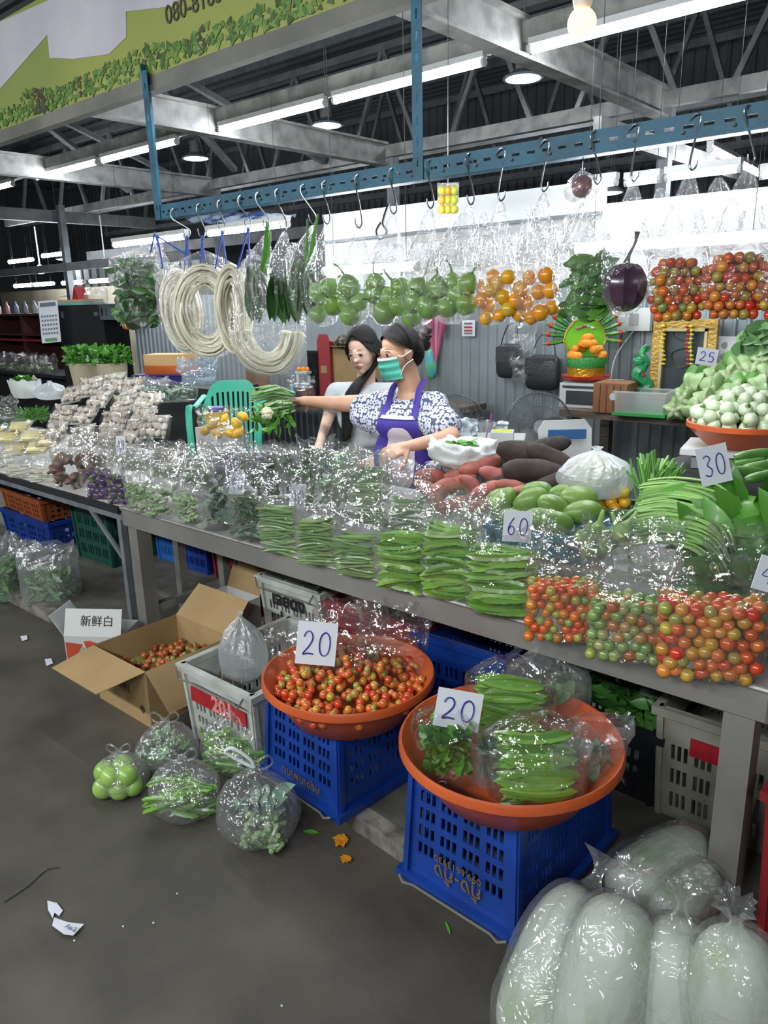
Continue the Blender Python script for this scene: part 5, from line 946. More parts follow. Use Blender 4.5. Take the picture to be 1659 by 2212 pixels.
# white carton with Chinese print
a, b = Vector((-3.33, 1.50, 0)), Vector((-3.10, 1.66, 0)); u = (b - a).normalized(); n = Vector((u.y, -u.x, 0)); L = (b - a).length; hw = .16; D = .2
t = thing('printed_carton', 'white cardboard carton with red swirl print and Chinese lettering on its raised flap', 'box', (a + b) / 2); wc = M('carton_white', '#bfc2bf', .6); rp = M('carton_red', '#b5482c', .6); gp = M('carton_green', '#6f9a86', .6)
for p, q in ((a, b), (b, b - n * D), (b - n * D, a - n * D), (a - n * D, a)): MB().bar(p + Vector((0, 0, hw / 2)), q + Vector((0, 0, hw / 2)), .004, hw).build('side_panel', wc, t)
MB().prism([a + Zv * hw, b + Zv * hw, b + Zv * (hw + .12) - n * .05, a + Zv * (hw + .12) - n * .05], n * .003).build('flap', wc, t); MB().prism([a + Zv * hw, a + Zv * (hw + .1) - u * .06, a - n * D + Zv * (hw + .1) - u * .06, a - n * D + Zv * hw], -u * .003).build('flap', wc, t)
text('lettering', '新鲜白', (a + b) / 2 + Zv * (hw + .05) + n * .006 - n * .022 + u * .02, u, (Zv * .12 - n * .05), .055, M('paint_black'), t)
for k in range(6):
    c = a + u * L * .62 + Zv * hw * .45 + n * .004; th = k * 1.05
    pts = [c + u * (r * math.cos(th + 1.8 * r / .1)) + Zv * (r * math.sin(th + 1.8 * r / .1)) for r in (.012, .03, .05, .07, .085)]; pts = [p for p in pts if 0.005 < p.z < hw - .004]
    if len(pts) > 1: MB().tube(pts, [.004 + .004 * q for q in range(len(pts))], 5, flat=.15, up=n).build('swirl_print', rp, t)
m = MB(); m.poly([a + u * .004 + Zv * .01 + n * .003, a + u * .07 + Zv * .01 + n * .003, a + u * .06 + Zv * .07 + n * .003, a + u * .09 + Zv * .12 + n * .003, a + u * .004 + Zv * .13 + n * .003]); m.build('red_print', rp, t, smooth=False); m = MB(); m.ellip(a + u * .1 + Zv * .07 + n * .003, (.03, .002, .035), 12, 8, rot=Matrix((u, n, Zv)).transposed(), fn=lambda v: 1 + .2 * math.sin(7 * math.atan2(v.z, v.x))); m.build('vegetable_print', gp, t)
t = thing('small_carton', 'small white carton with red swirl print and an open brown flap behind the table leg', 'box', (-2.98, 2.18, PL))
for c, s in (((-2.98, 2.06, PL + .08), (.26, .004, .16)), ((-2.98, 2.30, PL + .08), (.26, .004, .16)), ((-3.11, 2.18, PL + .08), (.004, .24, .16)), ((-2.85, 2.18, PL + .08), (.004, .24, .16))): MB().box(c, s).build('side_panel', wc, t)
MB().prism([(-3.11, 2.30, PL + .16), (-2.85, 2.30, PL + .16), (-2.82, 2.33, PL + .30), (-3.08, 2.33, PL + .30)], (0, .003, 0)).build('flap', kraft, t)
for k in range(6): MB().tube([Vector((-2.98 + r * math.cos(k * 1.05 + 18 * r), 2.056, PL + .08 + r * math.sin(k * 1.05 + 18 * r))) for r in (.01, .03, .05, .07)], [.003, .005, .007, .008], 5, flat=.2, up=(0, 1, 0)).build('swirl_print', rp, t)
# crates in the dark under the tables
UC = 'crates stored under the tables'
for la, x, y, z, w, d, h, mt in (('blue slotted crate behind the stall table posts', -3.83, 2.78, PL, .26, .38, .38, bluec), ('dark red crate standing behind the table posts', -3.39, 2.80, PL, .5, .4, .42, redc), ('dark red crate further along the table back', -2.84, 2.47, PL, .42, .28, .40, redc), ('dark red crate behind the tomato basin', -1.95, 2.35, PL, .5, .4, .36, redc), ('blue crate behind the basin of beans', -1.5, 2.36, PL, .38, .45, .36, bluec), ('black crate of greens deep under the table', -.98, 2.35, PL, .5, .42, .27, blackc),
                          ('grey slotted crate with a red panel beside the table leg', -.56, 2.30, PL, .34, .36, .38, greyc), ('blue crate under the white-topped side table', -5.35, 2.45, PL + .35, .7, .4, .3, bluec), ('orange crate between two blue ones under the side table', -5.3, 2.44, PL + .2, .66, .4, .16, orangec), ('lowest blue crate under the side table', -5.3, 2.45, PL, .7, .42, .2, bluec), ('dark green crate under the side table', -4.5, 2.5, PL, .42, .4, .45, greenc), ('light blue crate beside the dark green one', -4.13, 2.78, PL, .2, .36, .42, M('crate_light_blue', '#2f68b8', .45)), ('red crate past the table end leg', -.14, 1.95, PL, .36, .4, .46, redc)):
    tt = crate('storage_crate', la, (x, y, z), rnd(-.05, .05), w, d, h, mt, rows=3, cols=4, grp=UC, handle=False)
    if 'red panel' in la: MB().box((0, -d / 2 - .008, h * .72), (w * .45, .002, .06)).build('red_paint', M('red_paint'), tt, world=False)
leaf_mass(T4((-.98, 2.35, PL + .2), 0), .45, .38, .14, 170, .14, .05, 'leafy_greens', leaf_d, 'dark leafy greens heaped in the black crate under the table', 'greens')
p = PY(735, 1290, 2.3); leaf_mass(T4((p.x, p.y, PL + .36), 0), .3, .2, .1, 40, .16, .09, 'leafy_greens', leaf_d, 'broad dark leaf over the crate behind the tomato basin', 'greens')
# ------------------------------------------------------------------ knotted bags on the aisle floor
fl_film = film('floor_bag_film', .10, gl=(.08, .45), rough=.12, bump=.9)
def round_in(c, r, mesh, n, sc, name, lab, cat, grp):
    for i in range(n): v = Vector((rnd(-1, 1), rnd(-1, .6), rnd(-.7, .5))); v = v / max(1, v.length) * r * .62; place(mesh, name, c + v + Zv * r * .62, rrot(), sc * rnd(.9, 1.1), lab, cat, grp)
APP = MB().ellip((0, 0, 0), (.04, .04, .037), 16, 10).mesh('green_fruit', M('apple_green', '#7fa848', .35, coat=.3, col2='#93ba5c', scale=9))
for i, (px, py, rp, la, kind) in enumerate(((250, 1735, 62, 'knotted clear bag of round green fruit on the aisle floor', 'fruit'), (350, 1690, 74, 'knotted clear bag of pale leaves with white handles beside the green fruit', 'leafy'), (503, 1695, 90, 'knotted clear bag of green pods against the white crate', 'pods'), (385, 1795, 86, 'knotted clear bag of green pods in front of the others', 'pods'), (548, 1858, 98, 'knotted clear bag of pale beans with a tall white handle loop', 'mixed'))):
    p = PZ(px, py, 0); r = rp * mpp(p); p += FWD * r * .85; p.z = 0.; knot_bag(p, r, la, fl_film, h=(1.15, 1.15, 1.2, 1.15, 1.35)[i], group='knotted bags on the aisle floor', seed=i * 3.1, sq=.9)
    sh = la.replace('knotted clear bag of ', '')
    if kind == 'fruit':
        for q, (dx, dy, dz) in enumerate(((-.5, -.5, .35), (.1, -.6, .36), (.5, -.45, .4), (-.2, -.55, .8), (.35, -.5, .82), (-.55, -.1, .75), (.0, .1, .4), (.1, -.05, .95))): place(APP, 'green_fruit', p + RGT * dx * r - FWD * -dy * r * .9 + Zv * dz * r, rrot(), 1., 'round green fruit in the knotted floor bag', 'fruit', 'green fruit in the floor bag')
    elif kind == 'leafy': leaf_mass(T4(p, 0), r * 1.5, r * 1.4, r * 1.1, 90, .1, .05, 'leaf_bunch', leaf_p, 'pale leaves inside the knotted bag with white handles', 'greens', shape='ell', z0=.01)
    elif kind == 'pods':
        for q in range(46): v = Vector((rnd(-.55, .55), rnd(-.62, .1), rnd(.12, 1.0))); s = 1 - .35 * max(0, v.z - .7); c = p + RGT * v.x * r * s * 1.1 + FWD * v.y * r * s + Zv * v.z * r; place(random.choice(WING), 'green_pod', c, rot3(rnd(0, 6), rnd(-.5, .3), YAW + rnd(-.5, .5)), .62, 'green pod inside the ' + la.replace('knotted clear bag of green pods', 'knotted bag'), 'pod', 'green pods ' + ('against the white crate' if i == 2 else 'in the front bag'))
    else:
        leaf_mass(T4(p, 0), r * 1.5, r * 1.4, r * 1.1, 50, .08, .04, 'leaf_bunch', leaf_g, 'grey-green leaves inside the bag with the tall handle loop', 'greens', shape='ell', z0=.01)
        for q in range(60): v = Vector((rnd(-.2, .6), rnd(-.75, -.1), rnd(.1, .75))); c = p + RGT * v.x * r + FWD * v.y * r + Zv * v.z * r; place(random.choice(PEA), 'ivy_gourd', c, rot3(rnd(0, 6), rnd(-1, 1), rnd(0, 6)), .9, 'pale ivy gourd inside the bag with the tall handle loop', 'gourd', 'ivy gourds in the floor bag')
        q = p + Zv * 1.3 * r * 1.35; pts = [q, q - RGT * .01 + Zv * .03, q - RGT * .06 + Zv * .07, q - RGT * .085 + Zv * .06, q - RGT * .05 + Zv * .03, q]; MB().tube(crom(pts, 4), .006, 7).build('handle_strap', M('white_strap', '#d5dadb', .4), bpy.data.objects[[o.name for o in bpy.data.objects if o.get('label') == la][0]])
# clear sacks of greens by the side table
for i, (px, by, wp, hp, la) in enumerate(((98, 1330, 130, 150, 'tall clear sack of leafy greens standing by the side table leg'), (-6, 1310, 90, 170, 'tall clear sack of leafy greens further along the kerb'))):
    p = PZ(px, by, 0); k = mpp(p); p += FWD * .12; p.z = 0; w = wp * k * .9; bag('greens_sack', la, p, YAW, w, .22, .26, .40, mat=film('sack_film', .16, gl=(.05, .45), rough=.22), lean=.0, group='clear sacks on the floor')
    leaf_mass(T4(p, YAW), w * .85, .18, .23, 260, .1, .03, 'leaf_bunch', leaf_b if i else leaf_p, 'leafy greens in the sack ' + la.split('greens ')[1], 'greens')
# ------------------------------------------------------------------ winter melons in bags
mel = M('winter_melon', '#aab5a4', .55, col2='#c4ccbe', scale=9, detail=8, bump=.1, bscale=30, stretch=(1, 1, .5))
nt = mel.node_tree; r0 = [n for n in nt.nodes if n.type == 'VALTORGB'][0]; e = r0.color_ramp.elements; e[0].position = .36; e[0].color = lin('#94a98a'); e[1].position = .50; e[1].color = lin('#b3bdb2')
mfilm = film('melon_film', .10, gl=(.07, .4), rough=.1, bump=.8, bscale=18)
def melon(a, b, r, lab, grp='winter melons by the table leg', bagged=True, lab2=''):
    a, b = Vector(a), Vector(b); d = b - a; L = d.length; q = d.to_track_quat('Z', 'Y').to_matrix(); c = (a + b) / 2
    me = MB().ellip((0, 0, 0), (r, r, L / 2), 28, 20, fn=lambda v: (1 + .22 * (v.z * v.z * (1 - v.z * v.z)) * 2) * (1 + .025 * noise.noise(v * 1.5 + Vector((L, 0, 0)))) * (1.0 - .0 * v.z)).mesh('winter_melon', mel)
    o = place(me, 'winter_melon', c, q, 1, lab, 'winter melon', grp)
def melon_bag(a, b, r, lab, seed):
    a, b = Vector(a), Vector(b); d = b - a; L = d.length; q = d.to_track_quat('Z', 'Y').to_matrix(); t = thing('melon_bag', lab, 'bag', a, 0, 'clear bags around the winter melons'); m = MB()
    def fn(u, v):
        an = 2 * PI * u; k = min(1, v / .84); th = PI * (1 - k * .94); vv = Vector((math.sin(th) * math.cos(an), math.sin(th) * math.sin(an), math.cos(th)))
        g = (1 + .44 * vv.z ** 2 * (1 - vv.z ** 2)) * 1.05; n = noise.noise((math.cos(an) * 2 + seed, math.sin(an) * 2, v * 6)); n3 = abs(noise.noise((math.cos(an) * 5 + seed, math.sin(an) * 5, v * 9)))
        p = Vector((vv.x * (r * g + .006 + .012 * n3), vv.y * (r * g + .006 + .012 * n3), vv.z * L / 2 * g))
        if v > .84: s = (v - .84) / .16; rr = r * (.22 - .16 * math.sin(PI * s) + .25 * s * s) * (1 + .6 * n) * (1 - .3 * abs(math.sin(6 * an))); p = Vector((rr * math.cos(an), rr * math.sin(an), L / 2 * 1.0 + .02 + .07 * s))
        return (a + b) / 2 + q @ p
    m.grid(fn, 56, 34, cu=True); m.build('film_body', mfilm, t, smooth=False)
for a, b, r, la, sd in ((PZ(1120, 2300, 0) + Zv * .03, PY(1275, 1925, 1.42), .10, 'left of the front bag pair', 1), (PZ(1255, 2350, 0) + Zv * .03, PY(1350, 1950, 1.33), .10, '', 2), (PZ(1440, 2360, 0) + Zv * .03, PY(1470, 2000, 1.36), .095, '', 3), (PZ(1590, 2400, 0) + Zv * .03, PY(1590, 2030, 1.30), .095, '', 4)):
    melon(a, b, r, ('pale waxy winter melon leaning in the bag pair before the blue crate', 'pale waxy winter melon in the bag pair, touching the single bag', 'pale waxy winter melon leaning against the table leg', 'pale waxy winter melon beside the red crate')[sd - 1], None)
    melon_bag(a, b, r, ('clear knotted bag around the winter melon by the blue crate', 'clear knotted bag around the second winter melon of the pair', 'clear knotted bag around the melon before the table leg', 'clear knotted bag around the melon by the red crate')[sd - 1], sd)
for a, b, r, la in ((PY(1330, 1880, 1.62), PY(1520, 1800, 1.95), .085, 'pale winter melon lying on the platform behind the leaning pair'), (PY(1440, 1960, 1.60), PY(1530, 1870, 1.85), .075, 'pale winter melon lying beside the table leg')):
    a.z = PL + r; b.z = PL + r; melon(a, b, r, la, None); melon_bag(a, b, r * 1.02, 'clear bag around the ' + la.replace('pale ', ''), 9)
# ------------------------------------------------------------------ litter
pap = M('paper_white', '#c9ccd4', .7)
def scrap(px, py, pts, lab, mat, name='paper_scrap', cat='litter', z=0.003):
    c = PZ(px, py, z); k = mpp(c); m = MB(); P = [PZ(px + a, py + b, z) for a, b in pts]; m.prism(P[::-1], (0, 0, .0015)); 
    for i, v in enumerate(m.v): m.v[i] = (v[0], v[1], v[2] + .012 * abs(noise.noise((v[0] * 20, v[1] * 20, 3))))
    return tag(m.build(name, mat, smooth=False), lab, cat)
scrap(147, 2003, ((-30, -20), (0, -10), (35, -5), (12, 22), (-8, 18), (-34, -2)), 'torn white printed paper slip lying on the aisle floor', pap)
scrap(118, 1968, ((-15, -18), (5, -15), (18, 0), (10, 12), (0, 5), (-4, 16), (-14, 0)), 'small torn white paper corner next to the paper slip', pap)
text('print', 'Au 2', PZ(150, 2008, .014), (RGT * .8 - FWD * .4), FWD + RGT * .3, .02, M('grey_print', '#6a6f80', .7), bpy.data.objects['paper_scrap'])
scrap(52, 1380, ((-8, -4), (6, -6), (8, 3), (-4, 5)), 'tiny white scrap on the aisle floor near the clear sack', pap); scrap(105, 1432, ((-8, -6), (6, -8), (10, 2), (-5, 7)), 'tiny white scrap on the aisle floor before the white carton', pap)
m = MB(); p = PZ(668, 1796, .004); m.leaf(p - RGT * .02, RGT - FWD * .15, (0, 0, 1), .055, .022, .05); tag(m.build('fallen_leaf', leaf_b), 'small green leaf fallen on the floor by the blue crate', 'leaf')
flo = M('flower_orange', '#c8801f', .6)
for px, py, s, la in ((738, 1815, 22, 'larger crushed orange flower on the floor by the blue crate'), (748, 1855, 14, 'smaller crushed orange flower below the larger one')):
    c = PZ(px, py, .006); k = mpp(c); m = MB()
    for q in range(9): a = q * .7; m.leaf(c, RGT * math.cos(a) + FWD * math.sin(a) + Zv * .15, (0, 0, 1), s * k * rnd(.7, 1.2), s * k * .6, .1)
    tag(m.build('fallen_flower', flo), la, 'flower')
m = MB(); m.tube(crom([PZ(10, 1948, .002), PZ(60, 1915, .002), PZ(100, 1880, .002), PZ(128, 1874, .002)], 4), .0015, 5); tag(m.build('string', M('string_dark', '#2d2b28', .8)), 'thin dark string lying across the aisle floor', 'string')
m = MB(); m.leaf(PZ(962, 1990, .003), FWD * -1 + RGT * .2, (0, 0, 1), .05, .008, 0); tag(m.build('leaf_shred', leaf_b), 'thin green leaf shred on the kerb before the blue crate', 'leaf')
for i in range(10):
    px, py = rnd(60, 1000), rnd(1500, 2180)
    c = PZ(px, py, .002)
    if c.y < 1.4: tag(MB().ellip(c, (.004, .003, .002), 6, 4).build('crumb', pap), 'tiny pale crumb on the dark aisle floor', 'litter', 'crumbs on the aisle floor')
# ------------------------------------------------------------------ behind the stall: back shelf, altar, fans, chairs
wood = M('old_wood', '#4a3f36', .7, col2='#6b5d50', scale=6, stretch=(1, 8, 8), bump=.3, bscale=20); SHZ = 1.02
SHY = 4.02; sx0 = PY(1205, 880, SHY).x; sx1 = -.35
t = thing('back_shelf', 'old dark wooden counter against the corrugated wall under the altar', 'shelf', ((sx0 + sx1) / 2, 4.3, PL))
for i in range(3): MB().box(((sx0 + sx1) / 2 + rnd(-.01, .01), SHY + .09 + i * .185, SHZ - .02), (sx1 - sx0, .18, .04)).build('plank', wood, t)
for x in (sx0 + .08, -1.0, sx1 - .06):
    for y in (SHY + .05, 4.52): MB().box((x, y, (SHZ - .04 + PL) / 2), (.06, .06, SHZ - .04 - PL)).build('leg', wood, t)
# white cabinet under the altar tray
c = PY(1250, 890, 4.12); k = mpp(c); wc = 84 * k * 1.25; hcab = 52 * k; cc = Vector((c.x, 4.28, SHZ))
t = thing('white_oven', 'small white enamel oven under the red altar tray', 'oven', cc); enam = M('enamel_white', '#c6cac8', .35)
MB().box(cc + Zv * hcab / 2, (wc, .3, hcab), rz=.1).build('oven_body', enam, t); MB().box(cc + Zv * hcab * .42 + Vector((.015, -.153, 0)), (wc * .7, .006, hcab * .55), rz=.1).build('window_glass', M('oven_dark', '#3a3d3e', .3), t); MB().box(cc + Zv * (hcab * .86) + Vector((.015, -.156, 0)), (wc * .85, .008, .012), rz=.1).build('vent', M('oven_dark'), t)
# altar offering
o0 = PY(1265, 832, 4.26); o0.z = SHZ + hcab; k = mpp(o0); t = thing('altar_offering', 'altar offering of marigolds with a green peacock-like fan of folded leaves', 'offering', o0)
gold = M('gold_foil', '#c99a2e', .3, metal=.7, bump=.4, bscale=60); gband = M('green_sequin', '#2f8a3a', .35, bump=.6, bscale=90); mari = M('marigold', '#e0801c', .7, col2='#ea9a2c', scale=60)
MB().lathe([(30 * k, 0), (50 * k, 8 * k), (52 * k, 14 * k), (46 * k, 12 * k)], 32, o0).build('red_tray', M('tray_red', '#b02a1e', .35), t)
MB().lathe([(40 * k, 10 * k), (41 * k, 30 * k), (36 * k, 30 * k)], 28, o0).build('gold_band', gold, t); MB().lathe([(38 * k, 30 * k), (42 * k, 40 * k), (40 * k, 52 * k), (34 * k, 52 * k)], 28, o0).build('green_band', gband, t)
for i in range(46):
    ly = i % 4; n = (14, 10, 6, 2)[ly]; a = i * 2.39; r = (34, 26, 16, 5)[ly] * k; MB().ellip(o0 + Vector((r * math.cos(a), r * math.sin(a), (56 + ly * 12) * k)), 8.5 * k, 8, 6, fn=lambda v: 1 + .12 * noise.noise(v * 7)).build('marigold', mari, t)
ctr = o0 + Zv * 92 * k + FWD * 24 * k; pts = [(-30, -38), (-46, -6), (-40, 14), (-24, 34), (0, 42), (24, 34), (40, 14), (46, -6), (30, -38)]
MB().prism([ctr + RGT * a * k + Zv * b * k for a, b in pts], FWD * .008).build('green_board', M('altar_green', '#6fbf2a', .45), t)
MB().tube([ctr + RGT * a * k + Zv * b * k - FWD * .004 for a, b in pts], .004, 6).build('board_edging', gold, t)
for i in range(9): MB().ellip(ctr + RGT * (i - 4) * 4.5 * k + Zv * (24 - abs(i - 4) * 1.5) * k - FWD * .006, 3 * k, 7, 5).build('gem', MR('gems', ['#2a4fa8', '#b02a3a', '#d0d0e0', '#2a8a8a'], .2, .5), t)
gsp = M('leaf_spike', '#2c6a2e', .45, col2='#5aa03c', scale=40)
for i in range(15):
    a = -.15 + (PI + .3) * i / 14; d = RGT * math.cos(a) + Zv * math.sin(a); b = ctr + FWD * .02 + d * 44 * k; e = b + d * 48 * k
    MB().tube([b, b + d * 20 * k, b + d * 34 * k, e], [8 * k, 10 * k, 7 * k, 1 * k], 7, flat=.6).build('leaf_spike', gsp, t); MB().ellip(b + d * 34 * k - FWD * .006, 6 * k, 8, 6).build('red_bud', M('bud_red', '#b52c2c', .4), t)
# wooden slatted box
c = PY(1328, 888, 4.1); k = mpp(c); c.z = SHZ; t = thing('wooden_box', 'small brown slatted wooden box beside the plastic tub', 'box', c, .1); brn = M('brown_plank', '#7a4f30', .5, col2='#8f6240', scale=6, stretch=(8, 8, 1)); wx = 72 * k
for i in range(5): MB().box(((i - 2) * wx / 5, -.09, 32 * k), (wx / 5 - .004, .012, 62 * k)).build('slat', brn, t, world=False)
for i in range(4): MB().box((wx / 2, -.06 + i * .05, 32 * k), (.012, .045, 62 * k)).build('slat', brn, t, world=False); MB().box((-wx / 2, -.06 + i * .05, 32 * k), (.012, .045, 62 * k)).build('slat', brn, t, world=False)
MB().box((0, 0, 61 * k), (wx * 1.02, .19, .012)).build('lid', brn, t, world=False); MB().lathe([(.001, .004), (.02, .004), (.022, 0)], 18, rot=rot3(PI / 2), c=(.02, -.1, 36 * k)).build('dial', enam, t, world=False)
# plastic tub with a green base
c = PY(1388, 893, 4.06); k = mpp(c); c.z = SHZ; t = thing('storage_tub', 'clear plastic tub with a green lid underneath, on the back shelf', 'tub', c, .12); fr = film('frosted_tub', .38, gl=(.05, .35), rough=.2, bump=.05); w = 100 * k
MB().box((0, .02, .008), (w * 1.12, .22, .016)).build('green_lid', M('lid_green', '#2f9a4a', .4), t, world=False); m = MB(); m.box((0, .02, .016 + 22 * k), (w, .19, 44 * k), top=(1.08, 1.08)); del m.f[1]; del m.m[1]; m.build('tub_body', fr, t, world=False); r = MB()
for s in (-1, 1): r.box((0, .02 + s * .1, .016 + 44 * k), (w * 1.1, .012, .008)); r.box((s * w * .545, .02, .016 + 44 * k), (.012, .2, .008))
r.build('rim', fr, t, world=False)
# gilt frame on the wall with garlands
q = [PY(a, b, 4.5) for a, b in ((1404, 848), (1404, 690), (1555, 682), (1550, 848))]; fx0, fx1, fz0, fz1 = q[0].x, q[2].x, SHZ + .02, q[1].z
t = thing('picture_frame', 'gilt picture frame with a dark panel, hung with flower garlands', 'frame', ((fx0 + fx1) / 2, 4.5, fz0)); g2 = M('gilt', '#b5954a', .35, metal=.5, bump=.3, bscale=50); fw = .05
for a, b, s in (((fx0 + fx1) / 2, fz0 + fw / 2, (fx1 - fx0, .04, fw)), ((fx0 + fx1) / 2, fz1 - fw / 2, (fx1 - fx0, .04, fw)), (fx0 + fw / 2, (fz0 + fz1) / 2, (fw, .036, fz1 - fz0 - 2 * fw + .004)), (fx1 - fw / 2, (fz0 + fz1) / 2, (fw, .036, fz1 - fz0 - 2 * fw + .004))): MB().box((a, 4.5, b), s).build('frame_bar', g2, t); 
for a, b, s in (((fx0 + fx1) / 2, fz1 - fw - .008, (fx1 - fx0 - .1, .05, .016)), (fx0 + fw + .008, (fz0 + fz1) / 2, (.016, .05, fz1 - fz0 - .1)), (fx1 - fw - .008, (fz0 + fz1) / 2, (.016, .05, fz1 - fz0 - .1))): MB().box((a, 4.5, b), s).build('inner_edge', M('pale_gilt', '#c9bb8a', .4, metal=.3), t)
MB().box(((fx0 + fx1) / 2, 4.515, (fz0 + fz1) / 2), (fx1 - fx0 - .06, .01, fz1 - fz0 - .06)).build('panel', M('panel_dark', '#3a4448', .4), t)
cx = (fx0 + fx1) / 2; MB().tube(crom([(cx + .05, 4.505, fz0 + .42), (cx - .02, 4.505, fz0 + .46), (cx - .07, 4.505, fz0 + .38), (cx + .03, 4.505, fz0 + .33), (cx - .07, 4.505, fz0 + .28), (cx - .03, 4.505, fz0 + .2), (cx + .05, 4.505, fz0 + .22)], 4), .01, 6, flat=.2).build('swirl_ornament', M('olive_print', '#6d7a3a', .5), t)
for px, col in ((1432, '#d8b92c'), (1492, '#c8c23a'), (1486, '#b03a3a')):
    g = thing('flower_garland', 'flower garland hung on the gilt frame, ' + {'#d8b92c': 'yellow with white drops', '#c8c23a': 'pale yellow beside the red one', '#b03a3a': 'red'}[col], 'garland', PY(px, 760, 4.46)); mt = M('garland' + col, col, .6); MB().tube([PY(px, 700, 4.46), PY(px, 775, 4.46)], .004, 5).build('string', mt, g)
    for j, py in enumerate(range(705, 790, 9)): MB().ellip(PY(px + 2 * math.sin(j), py, 4.46), (.014, .012, .008), 8, 6).build('flower', mt, g)
# dragon figure in a white lattice pot
c = PY(1383, 850, 4.2); k = mpp(c); c.z = SHZ; t = thing('dragon_figurine', 'green glazed dragon figurine rising from a white lattice pot', 'figurine', c); dg = M('dragon_green', '#1f7a56', .3, col2='#3a9a5a', scale=30); b0 = c + Zv * 36 * k
MB().tube(crom([b0, b0 + RGT * 14 * k + Zv * 20 * k, b0 - RGT * 10 * k + Zv * 42 * k, b0 + RGT * 8 * k + Zv * 64 * k, b0 - RGT * 2 * k + Zv * 84 * k, b0 + RGT * 6 * k + Zv * 104 * k], 5), [14 * k] * 6 + [12 * k] * 8 + [9 * k] * 6 + [7 * k] * 3 + [5 * k, 4 * k, 1 * k], 9).build('dragon_body', dg, t); MB().ellip(b0 + Zv * 70 * k - RGT * 8 * k, (14 * k, 9 * k, 9 * k), 10, 7).build('head', dg, t)
for i in range(6): MB().leaf(b0 + Zv * (10 + 16 * i) * k, RGT * (1 if i % 2 else -1) + Zv * .5, -FWD, 20 * k, 12 * k, .1).build('fin', dg, t)
MB().tube([b0 + Zv * 45 * k - FWD * .02, b0 + Zv * 38 * k - FWD * .03], [4 * k, 2 * k], 6).build('red_tongue', M('bud_red'), t)
MB().lathe([(17 * k, 0), (21 * k, 20 * k), (23 * k, 38 * k), (20 * k, 38 * k), (15 * k, 4 * k)], 18, c).build('pot', enam, t)
for i in range(12):
    for s in (1, -1): a = i * PI / 6; MB().tube([c + Vector((math.cos(a + s * j * .26) * (18 + 1.5 * j) * k, math.sin(a + s * j * .26) * (18 + 1.5 * j) * k, (2 + j * 8.5) * k)) for j in range(5)], 1.4 * k, 4).build('lattice', enam, t)
# cabbages heaped on the shelf
cab_m = MR('mustard_green', ['#7f9f62', '#93b074', '#a5bd88', '#87a868'], .45, .1); CAB = []
for s in range(3):
    m = MB(); m.ellip((0, 0, 0), (.07, .07, .075), 40, 16, fn=lambda v: 1 + (.16 * math.cos(5 * math.atan2(v.y, v.x) + s) + .05 * math.cos(10 * math.atan2(v.y, v.x))) * (1 - v.z ** 4) * (1 - .5 * max(0, v.z)))
    for i in range(5): a = i * 1.257 - s / 5; m.leaf(Vector((math.cos(a), math.sin(a), .3)) * .05, Vector((math.cos(a) * .5, math.sin(a) * .5, 1)), Vector((-math.cos(a), -math.sin(a), 1)), .1, .09, -.3, 2, 5, .3)
    for i in range(5): a = i * 1.257 - s / 5; m.ellip((math.cos(a) * .027, math.sin(a) * .027, -.068), (.024, .014, .009), 8, 6, rot=rot3(0, 0, a), mi=1)
    m.ellip((0, 0, -.07), (.02, .02, .009), 8, 6, mi=1); CAB.append(m.mesh('mustard_cabbage', [cab_m, M('cabbage_base', '#bccaa0', .45), leaf_b]))
def face(px, py, y, n=None):
    c = PY(px, py, y); v = (c - CAM).normalized(); return c, v
for i, (px, py, y) in enumerate(((1460, 885, 4.0), (1505, 888, 3.98), (1478, 862, 4.05), (1525, 865, 4.02), (1560, 870, 4.0), (1545, 838, 4.1), (1500, 832, 4.12), (1590, 848, 4.05), (1625, 870, 4.0), (1640, 835, 4.08), (1580, 815, 4.16), (1625, 805, 4.18), (1545, 812, 4.18), (1660, 860, 4.0), (1660, 810, 4.15), (1605, 880, 3.96), (1600, 795, 4.24), (1645, 780, 4.25))):
    c, v = face(px, py, y); d = (v + Vector((rnd(-.4, .4), rnd(-.4, .4), rnd(-.3, .5)))).normalized(); place(CAB[i % 3], 'mustard_cabbage', c, d.to_track_quat('Z', 'Y').to_matrix() @ rot3(0, 0, rnd(0, 6)), rnd(.8, 1.05), 'pale green mustard cabbage with a star-shaped cut base, heaped on the back shelf', 'cabbage', 'mustard cabbages on the back shelf')
leaf_mass(T4(PY(1640, 800, 4.3), 0), .3, .2, .25, 60, .16, .1, 'cabbage_leaves', leaf_p, 'loose outer leaves at the top of the cabbage heap', 'greens', shape='ell')
price_card('25', 1527, 771, 3.95, 46, 36, -.16, 'small white price card reading 25 above the mustard cabbages', .1)
